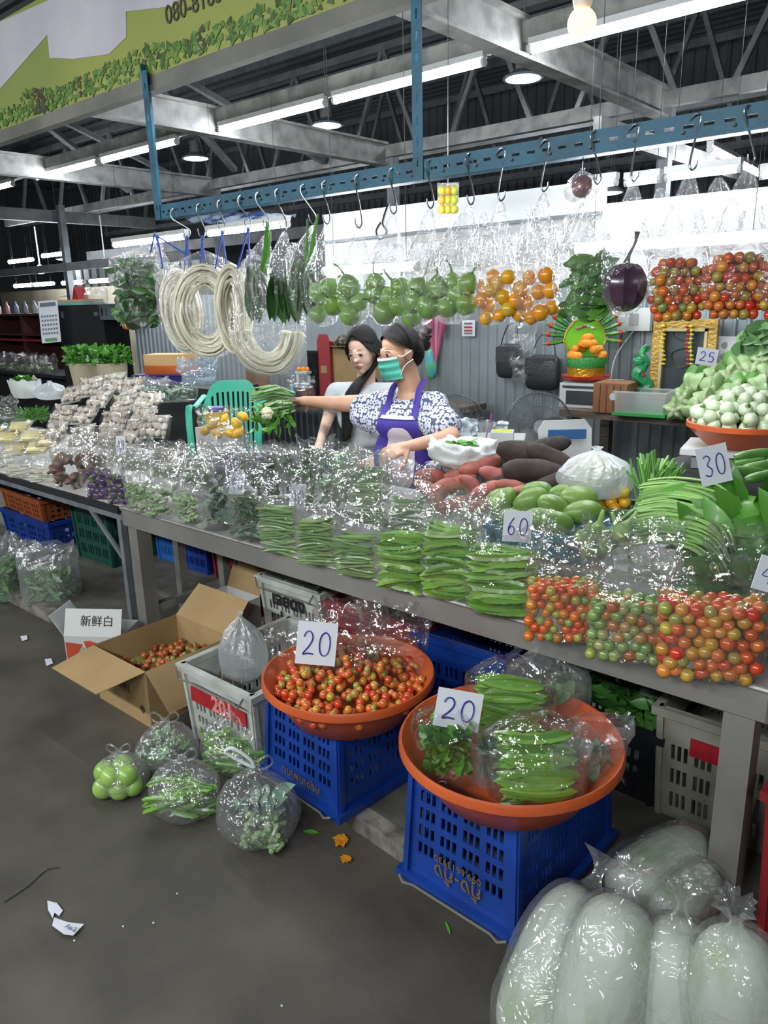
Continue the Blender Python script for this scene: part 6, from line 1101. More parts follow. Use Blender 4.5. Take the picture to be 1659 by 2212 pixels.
# basin of round white-green eggplants on a scale
c = PY(1598, 962, 3.1); k = mpp(c); R = 112 * k; t = thing('plastic_basin', 'shallow orange basin heaped with round green-white eggplants', 'basin', c)
MB().lathe([(R * .55, 0), (R * .62, .004), (R * .92, 34 * k), (R, 42 * k), (R, 52 * k), (R * .97, 53 * k), (R * .9, 40 * k), (R * .5, 8 * k), (.001, 8 * k)], 48, c, cap=False).build('basin_wall', orng, t)
EG = MB(); EG.ellip((0, 0, 0), (.03, .03, .028), 14, 9); EG.lathe([(.017, .02), (.012, .026), (.005, .029), (.004, .042)], 8, mi=1); EG = EG.mesh('round_eggplant', [M('egg_pale', '#a9bd97', .35, coat=.2, col2='#c2d0b2', scale=35), stemg])
n = 0
for ly, (cnt, rr, z) in enumerate(((16, .85, 50), (12, .62, 66), (14, .9, 68), (8, .4, 84), (12, .68, 86), (7, .35, 102), (3, .15, 114))):
    for i in range(cnt):
        a = 2 * PI * i / cnt + ly; place(EG, 'round_eggplant', c + Vector((rr * R * .9 * math.cos(a), rr * R * .9 * math.sin(a), z * k)), rrot(), rnd(.85, 1.05), 'round pale green eggplant heaped in the shallow orange basin', 'eggplant', 'round eggplants in the shallow basin')
t = thing('weighing_scale', 'flat white weighing scale under the eggplant basin', 'scale', c - Zv * .05); MB().box(c - Zv * .012 - RGT * .03, (.34, .28, .022), rz=.2).build('platter', enam, t); MB().box(c - Zv * .05 - RGT * .03, (.26, .22, .055), rz=.2).build('scale_body', M('scale_grey', '#8d9090', .5), t)
o = MB().box((c.x, c.y + .02, (c.z - .08 + PL) / 2), (.5, .4, c.z - .08 - PL)).build('scale_stand', M('stand_dark', '#2d2c2b', .7)); tag(o, 'dark wooden stand carrying the weighing scale', 'stand')
# fans
def fan(px, py, y, rp, label, tilt=0.):
    c = PY(px, py, y); k = mpp(c); R = rp * k; ax = (-FWD + Zv * .05).normalized(); q = ax.to_track_quat('Z', 'Y').to_matrix(); t = thing('standing_fan', label, 'fan', Vector((c.x, c.y, PL)), 0, 'standing fans'); cg = M('fan_cage', '#5f6465', .4, metal=.4)
    for rr, z in ((1., 0), (.985, .03), (.985, -.03), (.62, .055), (.3, .065)): MB().tube([c + q @ Vector((R * rr * math.cos(a * PI / 18), R * rr * math.sin(a * PI / 18), z)) for a in range(37)], .0028 if rr > .9 else .002, 5).build('cage_ring', cg, t)
    m = MB()
    for i in range(60):
        a = i * PI / 30; m.tube([c + q @ Vector((R * rr * math.cos(a + tw), R * rr * math.sin(a + tw), z)) for rr, z, tw in ((.2, .066, 0), (.6, .056, .1), (.97, .03, .16), (1., 0, .17), (.97, -.03, .16), (.3, -.06, 0))], .0011, 4)
    m.build('cage_wires', cg, t)
    for i in range(3): a = i * 2.09; d = q @ Vector((math.cos(a), math.sin(a), 0)); MB().leaf(c, d, q @ Vector((math.sin(a) * .4, -math.cos(a) * .4, 1)), R * .86, R * .7, .05, 0, 5).build('blade', M('fan_blade', '#7d8486', .3, alpha=.75), t)
    MB().lathe([(.001, .075), (R * .2, .072), (R * .21, .06)], 24, c, rot=q).build('hub_badge', M('fan_grey', '#8d9494', .4), t); MB().lathe([(R * .28, -.16), (R * .32, -.06)], 20, c, rot=q).build('motor', M('fan_grey'), t)
    b = c + FWD * .1; MB().tube([b, Vector((b.x, b.y, PL + .04))], .014, 10).build('pole', M('fan_grey'), t); MB().lathe([(.2, 0), (.2, .03), (.04, .05)], 32, Vector((b.x, b.y, PL))).build('base', M('fan_grey'), t)
fan(1162, 920, 3.9, 72, 'standing fan with a wire cage behind the white chair'); fan(985, 915, 3.9, 62, 'standing fan half hidden behind the masked woman')
# chairs
def plastic_chair(label, px, py, y, rz, mat, wpx, slat=8, name='plastic_chair', arms=False, seat_h=.43, open_=False):
    c = PY(px, py, y); k = mpp(c); w = wpx * k; top = c.z; t = thing(name, label, 'chair', Vector((c.x, c.y, PL)), rz); H2 = top - PL
    us = [0, .12]; 
    for i in range(slat): us += [.12 + .76 * (i + .3) / slat, .12 + .76 * (i + .75) / slat]
    us += [.88, 1]; m = MB(); m.cells((-w / 2, 0, seat_h), (w, 0, 0), (0, 0, 1), us, [0, .08, (H2 - seat_h) * .88, H2 - seat_h], lambda i, j: j == 1 and 2 <= i < 2 + 2 * slat - 1 and i % 2 == 0 if slat else False, .016, (0, -1, 0))
    def bend(x, y, z):
        f = (z - seat_h) / (H2 - seat_h); a = abs(x) / (w / 2); return (x * (.9 + .1 * f), y + .1 * f - (.09 if arms else .03) * a * a, z - (.16 if arms else .07) * max(0, a - .45) ** 2 * (H2 - seat_h) * 6 * f)
    m.v = [bend(*v) for v in m.v]; m.build('backrest', mat, t, world=False)
    MB().box((0, -w * .45, seat_h), (w * .95, w * .95, .03)).build('seat', mat, t, world=False)
    for sx in (-1, 1):
        for sy in (0, 1): MB().bar((sx * w * .42, -.02 - sy * w * .85, seat_h), (sx * w * .47, .03 - sy * w * .95, 0), .035, .035).build('leg', mat, t, world=False)
        if arms: MB().tube(crom([(sx * w * .47, .05, H2 - .1), (sx * w * .56, -.1, H2 - .16), (sx * w * .55, -.3, H2 - .17), (sx * w * .5, -w * .85, seat_h)], 4), .022, 8, flat=.5).build('armrest', mat, t, world=False)
    return t
plastic_chair('white plastic chair with a slotted back beside the wire fan', 1228, 903, 3.7, .75, enam, 118, 0); 
cb = PY(1225, 938, 3.66); tag(MB().box(cb, (.2, .02, .05), rz=.7).build('blue_cloth', M('cloth_blue', '#2d5a8c', .7)), 'folded blue cloth over the white chair', 'cloth')
plastic_chair('turquoise plastic armchair with a slatted back behind the yellow tub', 497, 824, 3.35, .72, M('turquoise', '#46bf9e', .4), 132, 9, arms=True)
# wall things
leather = M('black_leather', '#202427', .4, bump=.2, bscale=120)
for px, py, w, h, la in ((1100, 780, 48, 66, 'small black crossbody bag hung on the corrugated wall'), (1172, 805, 66, 68, 'larger quilted black handbag hung on the corrugated wall')):
    c = PY(px, py, 4.5); k = mpp(c); t = thing('handbag', la, 'handbag', c); m = MB(); m.ellip(c, (w * k * .62, .045, h * k * .56), 28, 16, fn=lambda v: 1 / max(.72, (abs(v.x) ** 5 + abs(v.z) ** 5 + abs(v.y) ** 3) ** .2)); m.build('bag_body', leather, t); MB().box(c + Zv * h * k * .22 - Vector((0, .038, 0)), (w * k * 1.02, .012, h * k * .5), rz=.12).build('flap', leather, t)
    MB().tube(crom([c + Vector((-w * k * .48, 0, h * k * .45)), c + Vector((-w * k * .2, .02, h * k * 1.1)), PY(px + 22, py - 85, 4.56), c + Vector((w * k * .3, .02, h * k * 1.0)), c + Vector((w * k * .48, 0, h * k * .45))], 4), .006, 6, flat=.5).build('strap', leather, t)
p = PY(1132, 760, 4.52); bag('empty_bag', 'bunch of clear bags hung between the two black handbags', (p.x, p.y - .02, p.z - .2), 0, .16, .08, .1, .42, mat=clear2)
c = PY(1012, 709, 4.58); k = mpp(c); t = thing('wall_notice', 'small white paper notice with red print taped to the corrugated wall', 'notice', c); MB().box(c, (26 * k * 1.3, .003, 34 * k)).build('paper', cardm, t)
for i, (z, col) in enumerate(((10, '#7a6a70'), (2, '#b0343a'), (-5, '#b0343a'), (-11, '#7a7a7a'))): MB().box(c + Vector((0, -.003, z * k)), (18 * k * 1.2, .002, 4 * k)).build('print_line', M('notice' + col, col, .6), t)
c = PY(1372, 690, 4.58); k = mpp(c); t = thing('switch_box', 'white electrical switch box on the wall above the dragon figurine', 'switch', c); MB().box(c, (60 * k * 1.2, .04, 48 * k)).build('box_body', enam, t); MB().box(c + Vector((0, -.022, 0)), (20 * k, .006, 26 * k)).build('breaker', M('scale_grey'), t); MB().tube(crom([c - Zv * .06, PY(1330, 770, 4.55), PY(1318, 830, 4.5)], 5), .004, 6).build('cable', enam, t)
c = PY(1578, 770, 4.56); k = mpp(c); t = thing('cutout_board', 'white board with dark cut-out shapes beside the gilt frame', 'board', c); MB().box(c, (46 * k * 1.3, .01, 84 * k)).build('board_sheet', enam, t)
for a in (-1, 1):
    for b in (-1, 0, 1): MB().lathe([(.001, .0), (8 * k, 0), (7 * k, .004)], 8, c + Vector((a * 13 * k, -.006, b * 24 * k)), rot=rot3(PI / 2, 0, .4)).build('cut_out', M('scale_grey'), t)
# umbrella
a, b = PY(940, 640, 4.54), PY(942, 785, 4.57); t = thing('umbrella', 'closed pink patterned umbrella leaning on the wall behind the masked woman', 'umbrella', b); pk = MR('umbrella_pink', ['#c2577f', '#d67a98', '#b04468', '#d99ab0'], .5, .1); k = mpp(b); d = (a - b)
for i in range(9): an = i * .7; o1 = Vector((math.cos(an), math.sin(an), 0)); MB().tube([b, b + d * .35 + o1 * 9 * k, b + d * .75 + o1 * 22 * k, a + o1 * 26 * k], [2 * k, 7 * k, 12 * k, 10 * k], 6, flat=.5).build('canopy_fold', pk, t)
MB().tube([b + d * 1.1, b - d * .15], .006, 6).build('shaft', wire, t)
c = PY(932, 786, 4.575); tag(MB().ellip(c, (.05, .04, .11), 12, 9, fn=lambda v: 1 + .15 * noise.noise(v * 3)).build('green_pouch', M('pouch_green', '#5fae3a', .5, col2='#3a9ac0', scale=9)), 'bright green cloth pouch hanging under the pink umbrella', 'pouch')
# boxes behind the women
def stand_box(px0, px1, py0, py1, y, d, label, name, mat, cat='box', rz=.1, sup=True):
    a, b = PY(px0, py1, y), PY(px1, py0, y); k = mpp(a); w = (px1 - px0) * k * 1.15; t = thing(name, label, cat, Vector(((a.x + b.x) / 2, y + d / 2, a.z)), rz); h = b.z - a.z; MB().box((0, 0, h / 2), (w, d, h)).build('box_body', mat, t, world=False); return t, w, d, h
t, w, d, h = stand_box(684, 713, 738, 868, 3.9, .2, 'tall dark red carton standing behind the girl', 'red_carton', M('carton_dark_red', '#8f2a30', .5)); MB().box((0, -d / 2 - .002, h * .55), (w * .5, .002, h * .12)).build('label', M('kraft_board'), t, world=False); MB().prism([(-w / 2, -d / 2, h), (w / 2, -d / 2, h), (w * .3, -d / 2, h + .05), (-w * .3, -d / 2, h + .05)], (0, .01, 0)).build('lid_flap', M('carton_dark_red'), t, world=False)
t, w, d, h = stand_box(708, 775, 752, 868, 3.95, .25, 'brown cardboard box behind the girl, beside the red carton', 'brown_carton', kraft); MB().box((0, 0, h + .002), (w * .9, .05, .003)).build('tape', kraft_d, t, world=False)
t, w, d, h = stand_box(664, 688, 758, 868, 3.88, .05, 'black flat screen edge standing beside the red carton', 'black_screen', M('screen_black', '#18191b', .3), 'screen'); MB().box((0, -d / 2 - .002, h / 2), (w * .85, .003, h * .9)).build('screen_face', M('screen_glass', '#0c0d0f', .15), t, world=False)
c = PY(742, 738, 3.95); t = thing('patterned_cap', 'dark patterned cap lying on the brown box', 'cap', c); MB().ellip(c, (.07, .08, .05), 16, 9).build('crown', M('cap_pattern', '#2a2521', .7, col2='#8a7a5a', scale=45, ramp=(.55, .6)), t); MB().lathe([(.05, 0), (.1, -.01), (.1, -.006)], 20, c - Zv * .02).build('brim', M('cap_pattern'), t)
# low side counter behind the women
t = thing('rear_counter', 'low dark counter behind the women with boxes on it', 'counter', (-4.2, 4.1, PL)); zc = PY(660, 868, 3.9).z; MB().box((-4.45, 4.17, zc - .02), (3.0, .7, .04)).build('counter_top', wood, t)
for x in (-5.8, -3.05):
    for y in (3.9, 4.45): MB().box((x, y, (zc - .04 + PL) / 2), (.06, .06, zc - .04 - PL)).build('leg', wood, t)
c = PY(658, 850, 3.85); k = mpp(c); c.z = zc; t = thing('small_shrine', 'little wrapped shrine with orange marigolds on its roof', 'shrine', c); shm = M('shrine_brown', '#6e5040', .5, col2='#8a6a50', scale=20)
MB().box(c + Zv * 16 * k, (46 * k, .08, 32 * k)).build('shrine_base', shm, t); MB().box(c + Zv * 36 * k, (38 * k, .07, 6 * k)).build('roof_tier', enam, t)
for s in (-1, 1): MB().tube([c + Zv * 38 * k + RGT * s * 12 * k, c + Zv * 62 * k + RGT * s * 12 * k], 4 * k, 8).build('pillar', enam, t)
MB().box(c + Zv * 66 * k, (34 * k, .06, 6 * k)).build('roof_tier', enam, t)
for s in (-1, 0, 1): MB().ellip(c + Zv * 72 * k + RGT * s * 9 * k, 5.5 * k, 8, 6).build('marigold', mari, t)
bag('empty_bag', 'clear bag drawn over the small shrine', c, .3, 60 * k, .1, 40 * k, 58 * k)
c = PY(631, 850, 3.75); k = mpp(c); c.z = zc; t = thing('water_bottle', 'small blue-labelled plastic water bottle beside the shrine', 'bottle', c); MB().lathe([(7 * k, 0), (8 * k, 3 * k), (8 * k, 26 * k), (4 * k, 33 * k), (3.4 * k, 38 * k)], 14, c).build('bottle_body', M('bottle_blue', '#6fb4d8', .15, alpha=.8), t); MB().lathe([(4 * k, 38 * k), (4 * k, 43 * k)], 10, c).build('bottle_cap', enam, t); MB().lathe([(8.2 * k, 8 * k), (8.2 * k, 20 * k)], 14, c, cap=False).build('label', M('label_blue', '#2a78b8', .4), t)
# orange and cream box on a purple tray, brown board
t, w, d, h = stand_box(306, 392, 768, 808, 3.4, .2, 'cream and orange carton on a purple tray behind the herb pots', 'orange_carton', M('cream_card', '#c9a26a', .5), rz=.5); MB().box((0, 0, h * .28), (w * 1.01, d * 1.01, h * .4)).build('orange_stripe', M('orange_card', '#d2641e', .5), t, world=False)
a = PY(350, 808, 3.4); t = thing('purple_tray', 'purple plastic tray under the cream and orange carton', 'tray', Vector((a.x, 3.5, a.z - .07)), .5); MB().box((0, 0, .035), (.46, .3, .07), top=(1.05, 1.05)).build('tray_body', M('purple_plastic', '#3f2f8a', .4), t, world=False); MB().box((0, 0, .066), (.52, .35, .01)).build('rim', M('purple_plastic'), t, world=False)
o = MB().box((a.x, 3.52, (a.z - .07 + PL) / 2), (1.5, .42, a.z - .07 - PL)).build('dark_cabinet', M('cabinet_dark', '#26282a', .6)); tag(o, 'low dark cabinet under the purple tray behind the herb pots', 'cabinet')
p = PY(548, 832, 4.3); o = MB().box((p.x, 4.35, (p.z + .08 + zc) / 2), (.28, .03, p.z + .1 - zc + .1)).build('brown_board', M('brown_board', '#8a7460', .7, col2='#6d5a48', scale=5)); tag(o, 'stained brown board leaning on the corrugated wall behind the white stem coils', 'board')
# table bits beside the fan: tissue, cup, tissue box on a small white table
c = PY(1045, 945, 3.3); k = mpp(c); t = thing('white_side_table', 'small white side table with tissues and a cup', 'table', Vector((c.x, c.y, PL))); MB().box((c.x, c.y, c.z - .012), (.42, .3, .024), rz=.5).build('tabletop', enam, t)
for sx in (-1, 1):
    for sy in (-1, 1): MB().bar((c.x + sx * .13, c.y + sy * .1, c.z - .02), (c.x + sx * .15, c.y + sy * .12, PL), .03, .03).build('leg', enam, t)
tis = M('tissue', '#ccd6da', .8)
for px, py, s, la in ((1010, 925, 34, 'crumpled white tissue beside the masked woman'), (1082, 925, 24, 'pulled white tissue sticking out of its box')):
    p = PY(px, py, 3.28); kk = mpp(p); m = MB(); m.grid(lambda u, v: p + RGT * ((u - .5) * s * kk * 1.3) + Zv * ((v - .5) * s * kk * 1.4 * (1 - .4 * abs(u - .5))) + FWD * (.05 * noise.noise((u * 4, v * 4, px))), 12, 12); tag(m.build('tissue', tis, smooth=False), la, 'tissue')
p = PY(1050, 938, 3.25); kk = mpp(p); p.z = c.z; t = thing('plastic_cup', 'clear plastic cup with a purple straw on the white side table', 'cup', p); MB().lathe([(12 * kk, 0), (18 * kk, 38 * kk), (19 * kk, 40 * kk)], 20, p, cap=False).build('cup_wall', clear2, t); MB().tube([p + Zv * .01, p + Zv * 58 * kk + RGT * 12 * kk], .004, 6).build('straw', M('straw_purple', '#9a3f8a', .4), t)
p = PY(1085, 948, 3.22); kk = mpp(p); p.z = c.z; t = thing('tissue_box', 'low white tissue box with yellow print', 'box', p); MB().box(p + Zv * .03, (48 * kk, .11, .06), rz=.5).build('box_body', enam, t); MB().box(p + Zv * .061, (40 * kk, .08, .002), rz=.5).build('yellow_print', M('print_yellow', '#c9c84a', .6), t)
# ------------------------------------------------------------------ neighbour stalls far left
a, b = PY(132, 660, 4.3), PY(214, 850, 4.3); t = thing('black_cabinet', 'tall black cabinet with metal latches beside the hanging calendar', 'cabinet', Vector(((a.x + b.x) / 2, 4.5, PL)), .35); H2 = a.z - PL; w = (b - a).length * .72; w = .62
MB().box((0, 0, H2 / 2), (w, .4, H2)).build('cabinet_body', M('cabinet_black', '#16171a', .45), t, world=False)
for z in (.94, .62): MB().box((-w * .38, -.205, H2 * z), (.03, .012, .07)).build('latch', wire, t, world=False); MB().box((w * .36, -.205, H2 * z), (.05, .012, .04)).build('latch', wire, t, world=False)
cc = Vector(((a.x + b.x) / 2, 4.5, a.z))
for i, (col, dz) in enumerate((('#6fb0b8', 0), ('#b99a72', .03))): o = MB().box(cc + Vector((-.12, -.08, dz + .015)), (.5 - .03 * i, .25, .028), rz=.35).build('book', M('book' + col, col, .6)); tag(o, ('pale teal flat box on the black cabinet', 'tan flat box on top of the teal one')[i], 'box')
t = thing('desk_calendar', 'small red-backed stand calendar on the tan box', 'calendar', cc + Vector((-.15, -.1, .06))); MB().prism([cc + Vector((-.22, -.1, .06)), cc + Vector((-.08, -.1, .06)), cc + Vector((-.15, -.1, .2))], (0, .12, 0)).build('calendar_stand', M('carton_dark_red'), t)
bag('empty_bag', 'crumpled clear bag on top of the black cabinet', cc + Vector((.2, -.05, 0)), .3, .25, .18, .1, .17, mat=clear2)
c = PY(107, 695, 4.05); k = mpp(c); t = thing('wall_calendar', 'large white tear-off wall calendar hung on the black cabinet', 'calendar', c); rr = (RGT * .99 + Zv * .06).normalized(); uu = (Zv - rr * .06 + RGT * .1).normalized()
def quad(c, w, h, off): n_ = -FWD * off; return [c + n_ - rr * w / 2 - uu * h / 2, c + n_ + rr * w / 2 - uu * h / 2, c + n_ + rr * w / 2 + uu * h / 2, c + n_ - rr * w / 2 + uu * h / 2]
MB().prism(quad(c, 42 * k, 88 * k, 0), FWD * .004).build('sheet', cardm, t); MB().prism(quad(c + uu * 36 * k, 34 * k, 8 * k, .002), -FWD * .001).build('heading', M('grey_print'), t)
for i in range(5):
    for j in range(6): MB().prism(quad(c + rr * (j - 2.5) * 6 * k + uu * (12 - i * 9) * k, 3.6 * k, 4 * k, .002), -FWD * .001).build('date_cell', M('grey_print'), t)
MB().prism(quad(c - uu * 38 * k, 26 * k, 7 * k, .002), -FWD * .001).build('green_strip', M('strip_green', '#6a9a6a', .6), t)
t = thing('wall_basket', 'grey plastic letter basket hung behind the herb bags', 'basket', PY(266, 690, 4.5), .0)
slotted_box(t, .55, .2, .16, M('basket_grey', '#5a6468', .5), 6)
c = PY(275, 702, 4.39); t = thing('toy_fish', 'small orange and white striped stuffed toy hung below the basket', 'toy', c); MB().ellip(c, (.07, .04, .05), 14, 9).build('toy_body', M('toy_orange', '#d0701f', .6), t)
for s in (-.03, .02): MB().lathe([(.046, -.006), (.046, .006)], 14, c + Vector((s, 0, 0)), rot=rot3(0, PI / 2, 0), sy=.85).build('white_stripe', enam, t)
# shelf with bagged greens, red counter
p0, p1 = PY(-40, 795, 4.4), PY(128, 795, 4.4); t = thing('neighbour_counter', 'dark counter of the neighbour stall with bagged greens on it', 'counter', ((p0.x + p1.x) / 2, 4.6, PL)); MB().box(((p0.x + p1.x) / 2, 4.6, p0.z - .02), (p1.x - p0.x + .3, .5, .04)).build('counter_top', M('cabinet_dark'), t); MB().box(((p0.x + p1.x) / 2, 4.7, (p0.z + PL) / 2 - .02), (p1.x - p0.x + .2, .3, p0.z - PL - .04)).build('counter_body', M('cabinet_dark'), t)
for i in range(6):
    px = 4 + i * 21; p = PY(px, 793, 4.42); p.z = p0.z; bag('produce_bag', 'small clear bag of greens on the neighbour stall counter', p, .7, .15, .1, .11, .22, group='bagged greens on the neighbour counter'); leaf_mass(T4(p, .7), .11, .07, .08, 24, .05, .03, 'leaf_bunch', leaf_p, 'pale greens in a small bag on the neighbour counter', 'greens', 'greens on the neighbour counter')
a = PY(45, 705, 5.2); t = thing('red_shelf', 'dark red shelf unit of the far neighbour stall', 'shelf', Vector((a.x, 5.4, PL))); rs = M('shelf_red', '#4a2426', .6); tz = PY(45, 680, 5.2).z
for z in (tz, tz - .28, tz - .36): MB().box((a.x, 5.4, z), (2.4, .4, .03)).build('shelf_board', rs if z > tz - .3 else M('red_edge', '#8a2c34', .5), t)
for s in (-1.15, 0, 1.15): MB().box((a.x + s, 5.4, (tz + PL) / 2), (.05, .38, tz - PL)).build('upright', rs, t)
MB().box((a.x, 5.58, (tz + PL) / 2), (2.4, .03, tz - PL)).build('back_panel', rs, t)
for i in range(7): o = MB().lathe([(.04, 0), (.045, .1), (.02, .14), (.02, .18)], 10, (a.x - .9 + i * .3, 5.3, tz + .015)).build('jar', MR('far_jars', ['#6a5a4a', '#3a5a7a', '#8a8a80', '#7a3a3a'], .4, .2)); tag(o, 'small dark jar on the red shelf unit', 'jar', 'jars on the red shelf')
pm = M('far_wall_cream', '#8f8a78', .8, col2='#75705f', scale=2); struct('wall_side', MB().box((-12.5, 7.0, 1.0), (7, .1, 2.0)), pm)
def ceil_fan(px, py, y):
    c = PY(px, py, y); t = thing('ceiling_fan', 'grey ceiling fan turning-ring lamp in the far hall', 'fan', c, 0, 'ceiling fans in the far hall'); t['label'] = 'small caged fan hanging in the far hall beside the post'
    MB().lathe([(.03, .12), (.08, .06), (.09, 0), (.04, -.03)], 14, c).build('motor', fixw, t); MB().tube([c + Zv * .1, Vector((c.x, c.y, 3.0))], .012, 6).build('rod', fixw, t)
    for i in range(4): a = i * PI / 2 + .4; MB().leaf(c, (math.cos(a), math.sin(a), 0), (0, 0, 1), .3, .12, 0).build('blade', steelg, t)
for px, py, y in ((88, 588, 6.5), (228, 575, 6.5), (160, 640, 6.8)): ceil_fan(px, py, y)
# blue and white tarpaulin over the far beams
p = [PY(a, b, y) for a, b, y in ((260, 478, 5.6), (480, 470, 5.0), (625, 470, 4.9), (540, 455, 6.0), (400, 462, 6.2))]; m = MB(); A, Bq, Cq, Dq = PY(380, 470, 5.9), PY(610, 492, 4.9), PY(640, 462, 5.2), PY(470, 448, 6.2)
m.grid(lambda u, v: A * (1 - u) * (1 - v) + Bq * u * (1 - v) + Cq * u * v + Dq * (1 - u) * v + Zv * (.05 * noise.noise((u * 7, v * 5, 0)) - .1 * u * (1 - u)), 24, 12); tag(m.build('tarpaulin', M('tarp', '#a8bccb', .4, col2='#2c4a86', scale=3, ramp=(.45, .6), bump=.3, bscale=20), smooth='all'), 'blue and white plastic tarpaulin slung between the far beams', 'tarpaulin')
m = MB(); m.tube(crom([PY(822, 480, 4.635), PY(812, 500, 4.635), PY(822, 517, 4.635), PY(835, 500, 4.635), PY(826, 480, 4.635), PY(838, 440, 4.635)], 5), .006, 6); tag(m.build('cable_loop', M('screen_black')), 'black cable coiled into a loop on the grey post', 'cable')
# ------------------------------------------------------------------ the two women
def remesh(mb, voxel, smooth=6, name='body'):
    me = bpy.data.meshes.new('tmp'); me.from_pydata(mb.v, [], mb.f); o = bpy.data.objects.new('tmp', me); COL.objects.link(o)
    r = o.modifiers.new('r', 'REMESH'); r.mode = 'VOXEL'; r.voxel_size = voxel; s = o.modifiers.new('s', 'SMOOTH'); s.factor = .5; s.iterations = smooth
    out = bpy.data.meshes.new_from_object(o.evaluated_get(bpy.context.evaluated_depsgraph_get())); bpy.data.objects.remove(o); bpy.data.meshes.remove(me); out.name = name; out.shade_smooth(); return out
def frame(fwd, up=(0, 0, 1)):
    y = Vector(fwd).normalized(); x = y.cross(Vector(up)).normalized(); z = x.cross(y); return Matrix((x, y, z)).transposed()
def head_prims(mb, c, R, s=1.):
    E = lambda p, r, rot=None: mb.ellip(c + R @ (Vector(p) * s), tuple(q * s for q in r), 20, 14, rot=R @ rot if rot is not None else R)
    E((0, -.012, .035), (.073, .09, .088)); E((0, .022, -.01), (.064, .07, .075)); E((0, .03, -.055), (.052, .056, .055)); E((0, .062, -.088), (.026, .024, .022)); E((.03, .045, -.035), (.03, .035, .035)); E((-.03, .045, -.035), (.03, .035, .035))
    E((0, .09, .012), (.009, .014, .03)); E((0, .097, -.018), (.0115, .015, .0115)); E((.010, .09, -.022), (.008, .010, .007)); E((-.010, .09, -.022), (.008, .010, .007))
    E((0, .082, -.052), (.024, .014, .007)); E((0, .08, -.062), (.02, .014, .007))
    for x in (-1, 1): E((x * .073, -.004, -.004), (.01, .022, .033))
def hand(mb, w, d, n, side, curl=.5, spread=.02, thumb=.7):
    """palm and five fingers: w wrist, d pointing direction, n palm normal (the way fingers curl), side +1 when the thumb lies on d x n"""
    d, n = Vector(d).normalized(), Vector(n); n = (n - d * n.dot(d)).normalized(); x = d.cross(n).normalized() * side
    mb.cap(w - d * .02, w + d * .02, .024, .026); 
    for k in (-1, -.33, .33, 1): mb.cap(w + d * .015 + x * k * .018, w + d * .078 + x * k * .029, .014, .0125)
    for k, L in ((1, .072), (.36, .08), (-.33, .074), (-1, .058)):
        p = w + d * .082 + x * k * .029; dd = (d + x * k * spread * 3).normalized(); a = 0
        for j, f in enumerate((.44, .32, .26)):
            a += curl * (.55 if j == 0 else .9); v = dd * math.cos(a) + n * math.sin(a); q = p + v * L * f; mb.cap(p, q, .0092 - .0008 * j, .0086 - .0009 * j, 10); p = q
    p = w + d * .018 + x * .026; v = (d * .55 + x * .8 + n * .2).normalized()
    for j, f in enumerate((.042, .032, .026)): q = p + v * f; mb.cap(p, q, .0125 - .0015 * j, .0115 - .0018 * j, 10); p = q; v = (v + d * .4 * thumb + n * .35 * thumb - x * .15).normalized()
skin1 = M('skin_warm', '#c4967c', .5, col2='#cfa287', scale=14, sss=.12); skin2 = M('skin_light', '#dab5a0', .5, col2='#e0bda9', scale=14, sss=.12); hairm = M('hair_black', '#0c0a0b', .55, spec=.3, bump=.5, bscale=60, stretch=(6, 6, 1), col2='#161212', scale=40)
def eyes(t, c, R, s=1., down=.5, sides=(-1, 1)):
    for x in sides:
        p = c + R @ Vector((x * .031, .0815, .008)) * s; _e = MB().ellip(p, (.0145 * s, .006, .0052 * s), 12, 8, rot=R); ey = _e.build('eye', M('eye_white', '#d8d4d0', .3), t)
        MB().ellip(p + R @ Vector((-.001, .004, -.001)), (.0058 * s, .004, .0052 * s), 10, 7, rot=R).build('iris', M('iris_dark', '#1c1310', .2), ey)
        MB().tube([c + R @ (Vector((x * q, .083 + .006 - abs(q - .031) * .25, .0145 - abs(q - .03) * .16)) * s) for q in (.015, .022, .031, .04, .047)], [.001, .0022, .0026, .0022, .001], 6).build('eyelash', M('lash', '#1a1413', .6), t)
        MB().tube([c + R @ (Vector((x * q, .0855 - (q - .014) * .46, .0335 - (q - .014) * .1 + .004 * math.sin((q - .014) * 87))) * s) for q in (.014, .022, .032, .042, .05)], [.0018, .003, .003, .0024, .001], 6, flat=.5).build('eyebrow', M('brow', '#3a2a24', .7), t)
def hair_cap(mb, c, R, s, back=1., hairline=.062, side=-.03, grow=1.09, part=0.):
    """scalp shell: covers top, sides and back, open over the face"""
    def fn(u, v):
        th = 2 * PI * u; t0 = v * 1.0; 
        # polar angle limit depends on direction: short in front, long at the back
        f = math.cos(th); lim = .92 + (1 - f) * .5 * 1.35 if f > -1 else 2.2; lim = .95 * (f * .5 + .5) ** 1.5 + 2.15 * (1 - (f * .5 + .5) ** 1.5)
        a = t0 * lim; d = Vector((math.sin(a) * math.sin(th), math.sin(a) * math.cos(th), math.cos(a)))
        rr = Vector((.079, .097, .094)) * grow; p = Vector((d.x * rr.x, d.y * rr.y - .012, d.z * rr.z + .034)); p *= 1 + .012 * noise.noise((d.x * 14, d.y * 3, d.z * 3)) + .015 * abs(math.sin(th * 22)) * min(1, t0 * 2) * .3
        return c + R @ (p * s)
    mb.grid(fn, 60, 22, cu=True)
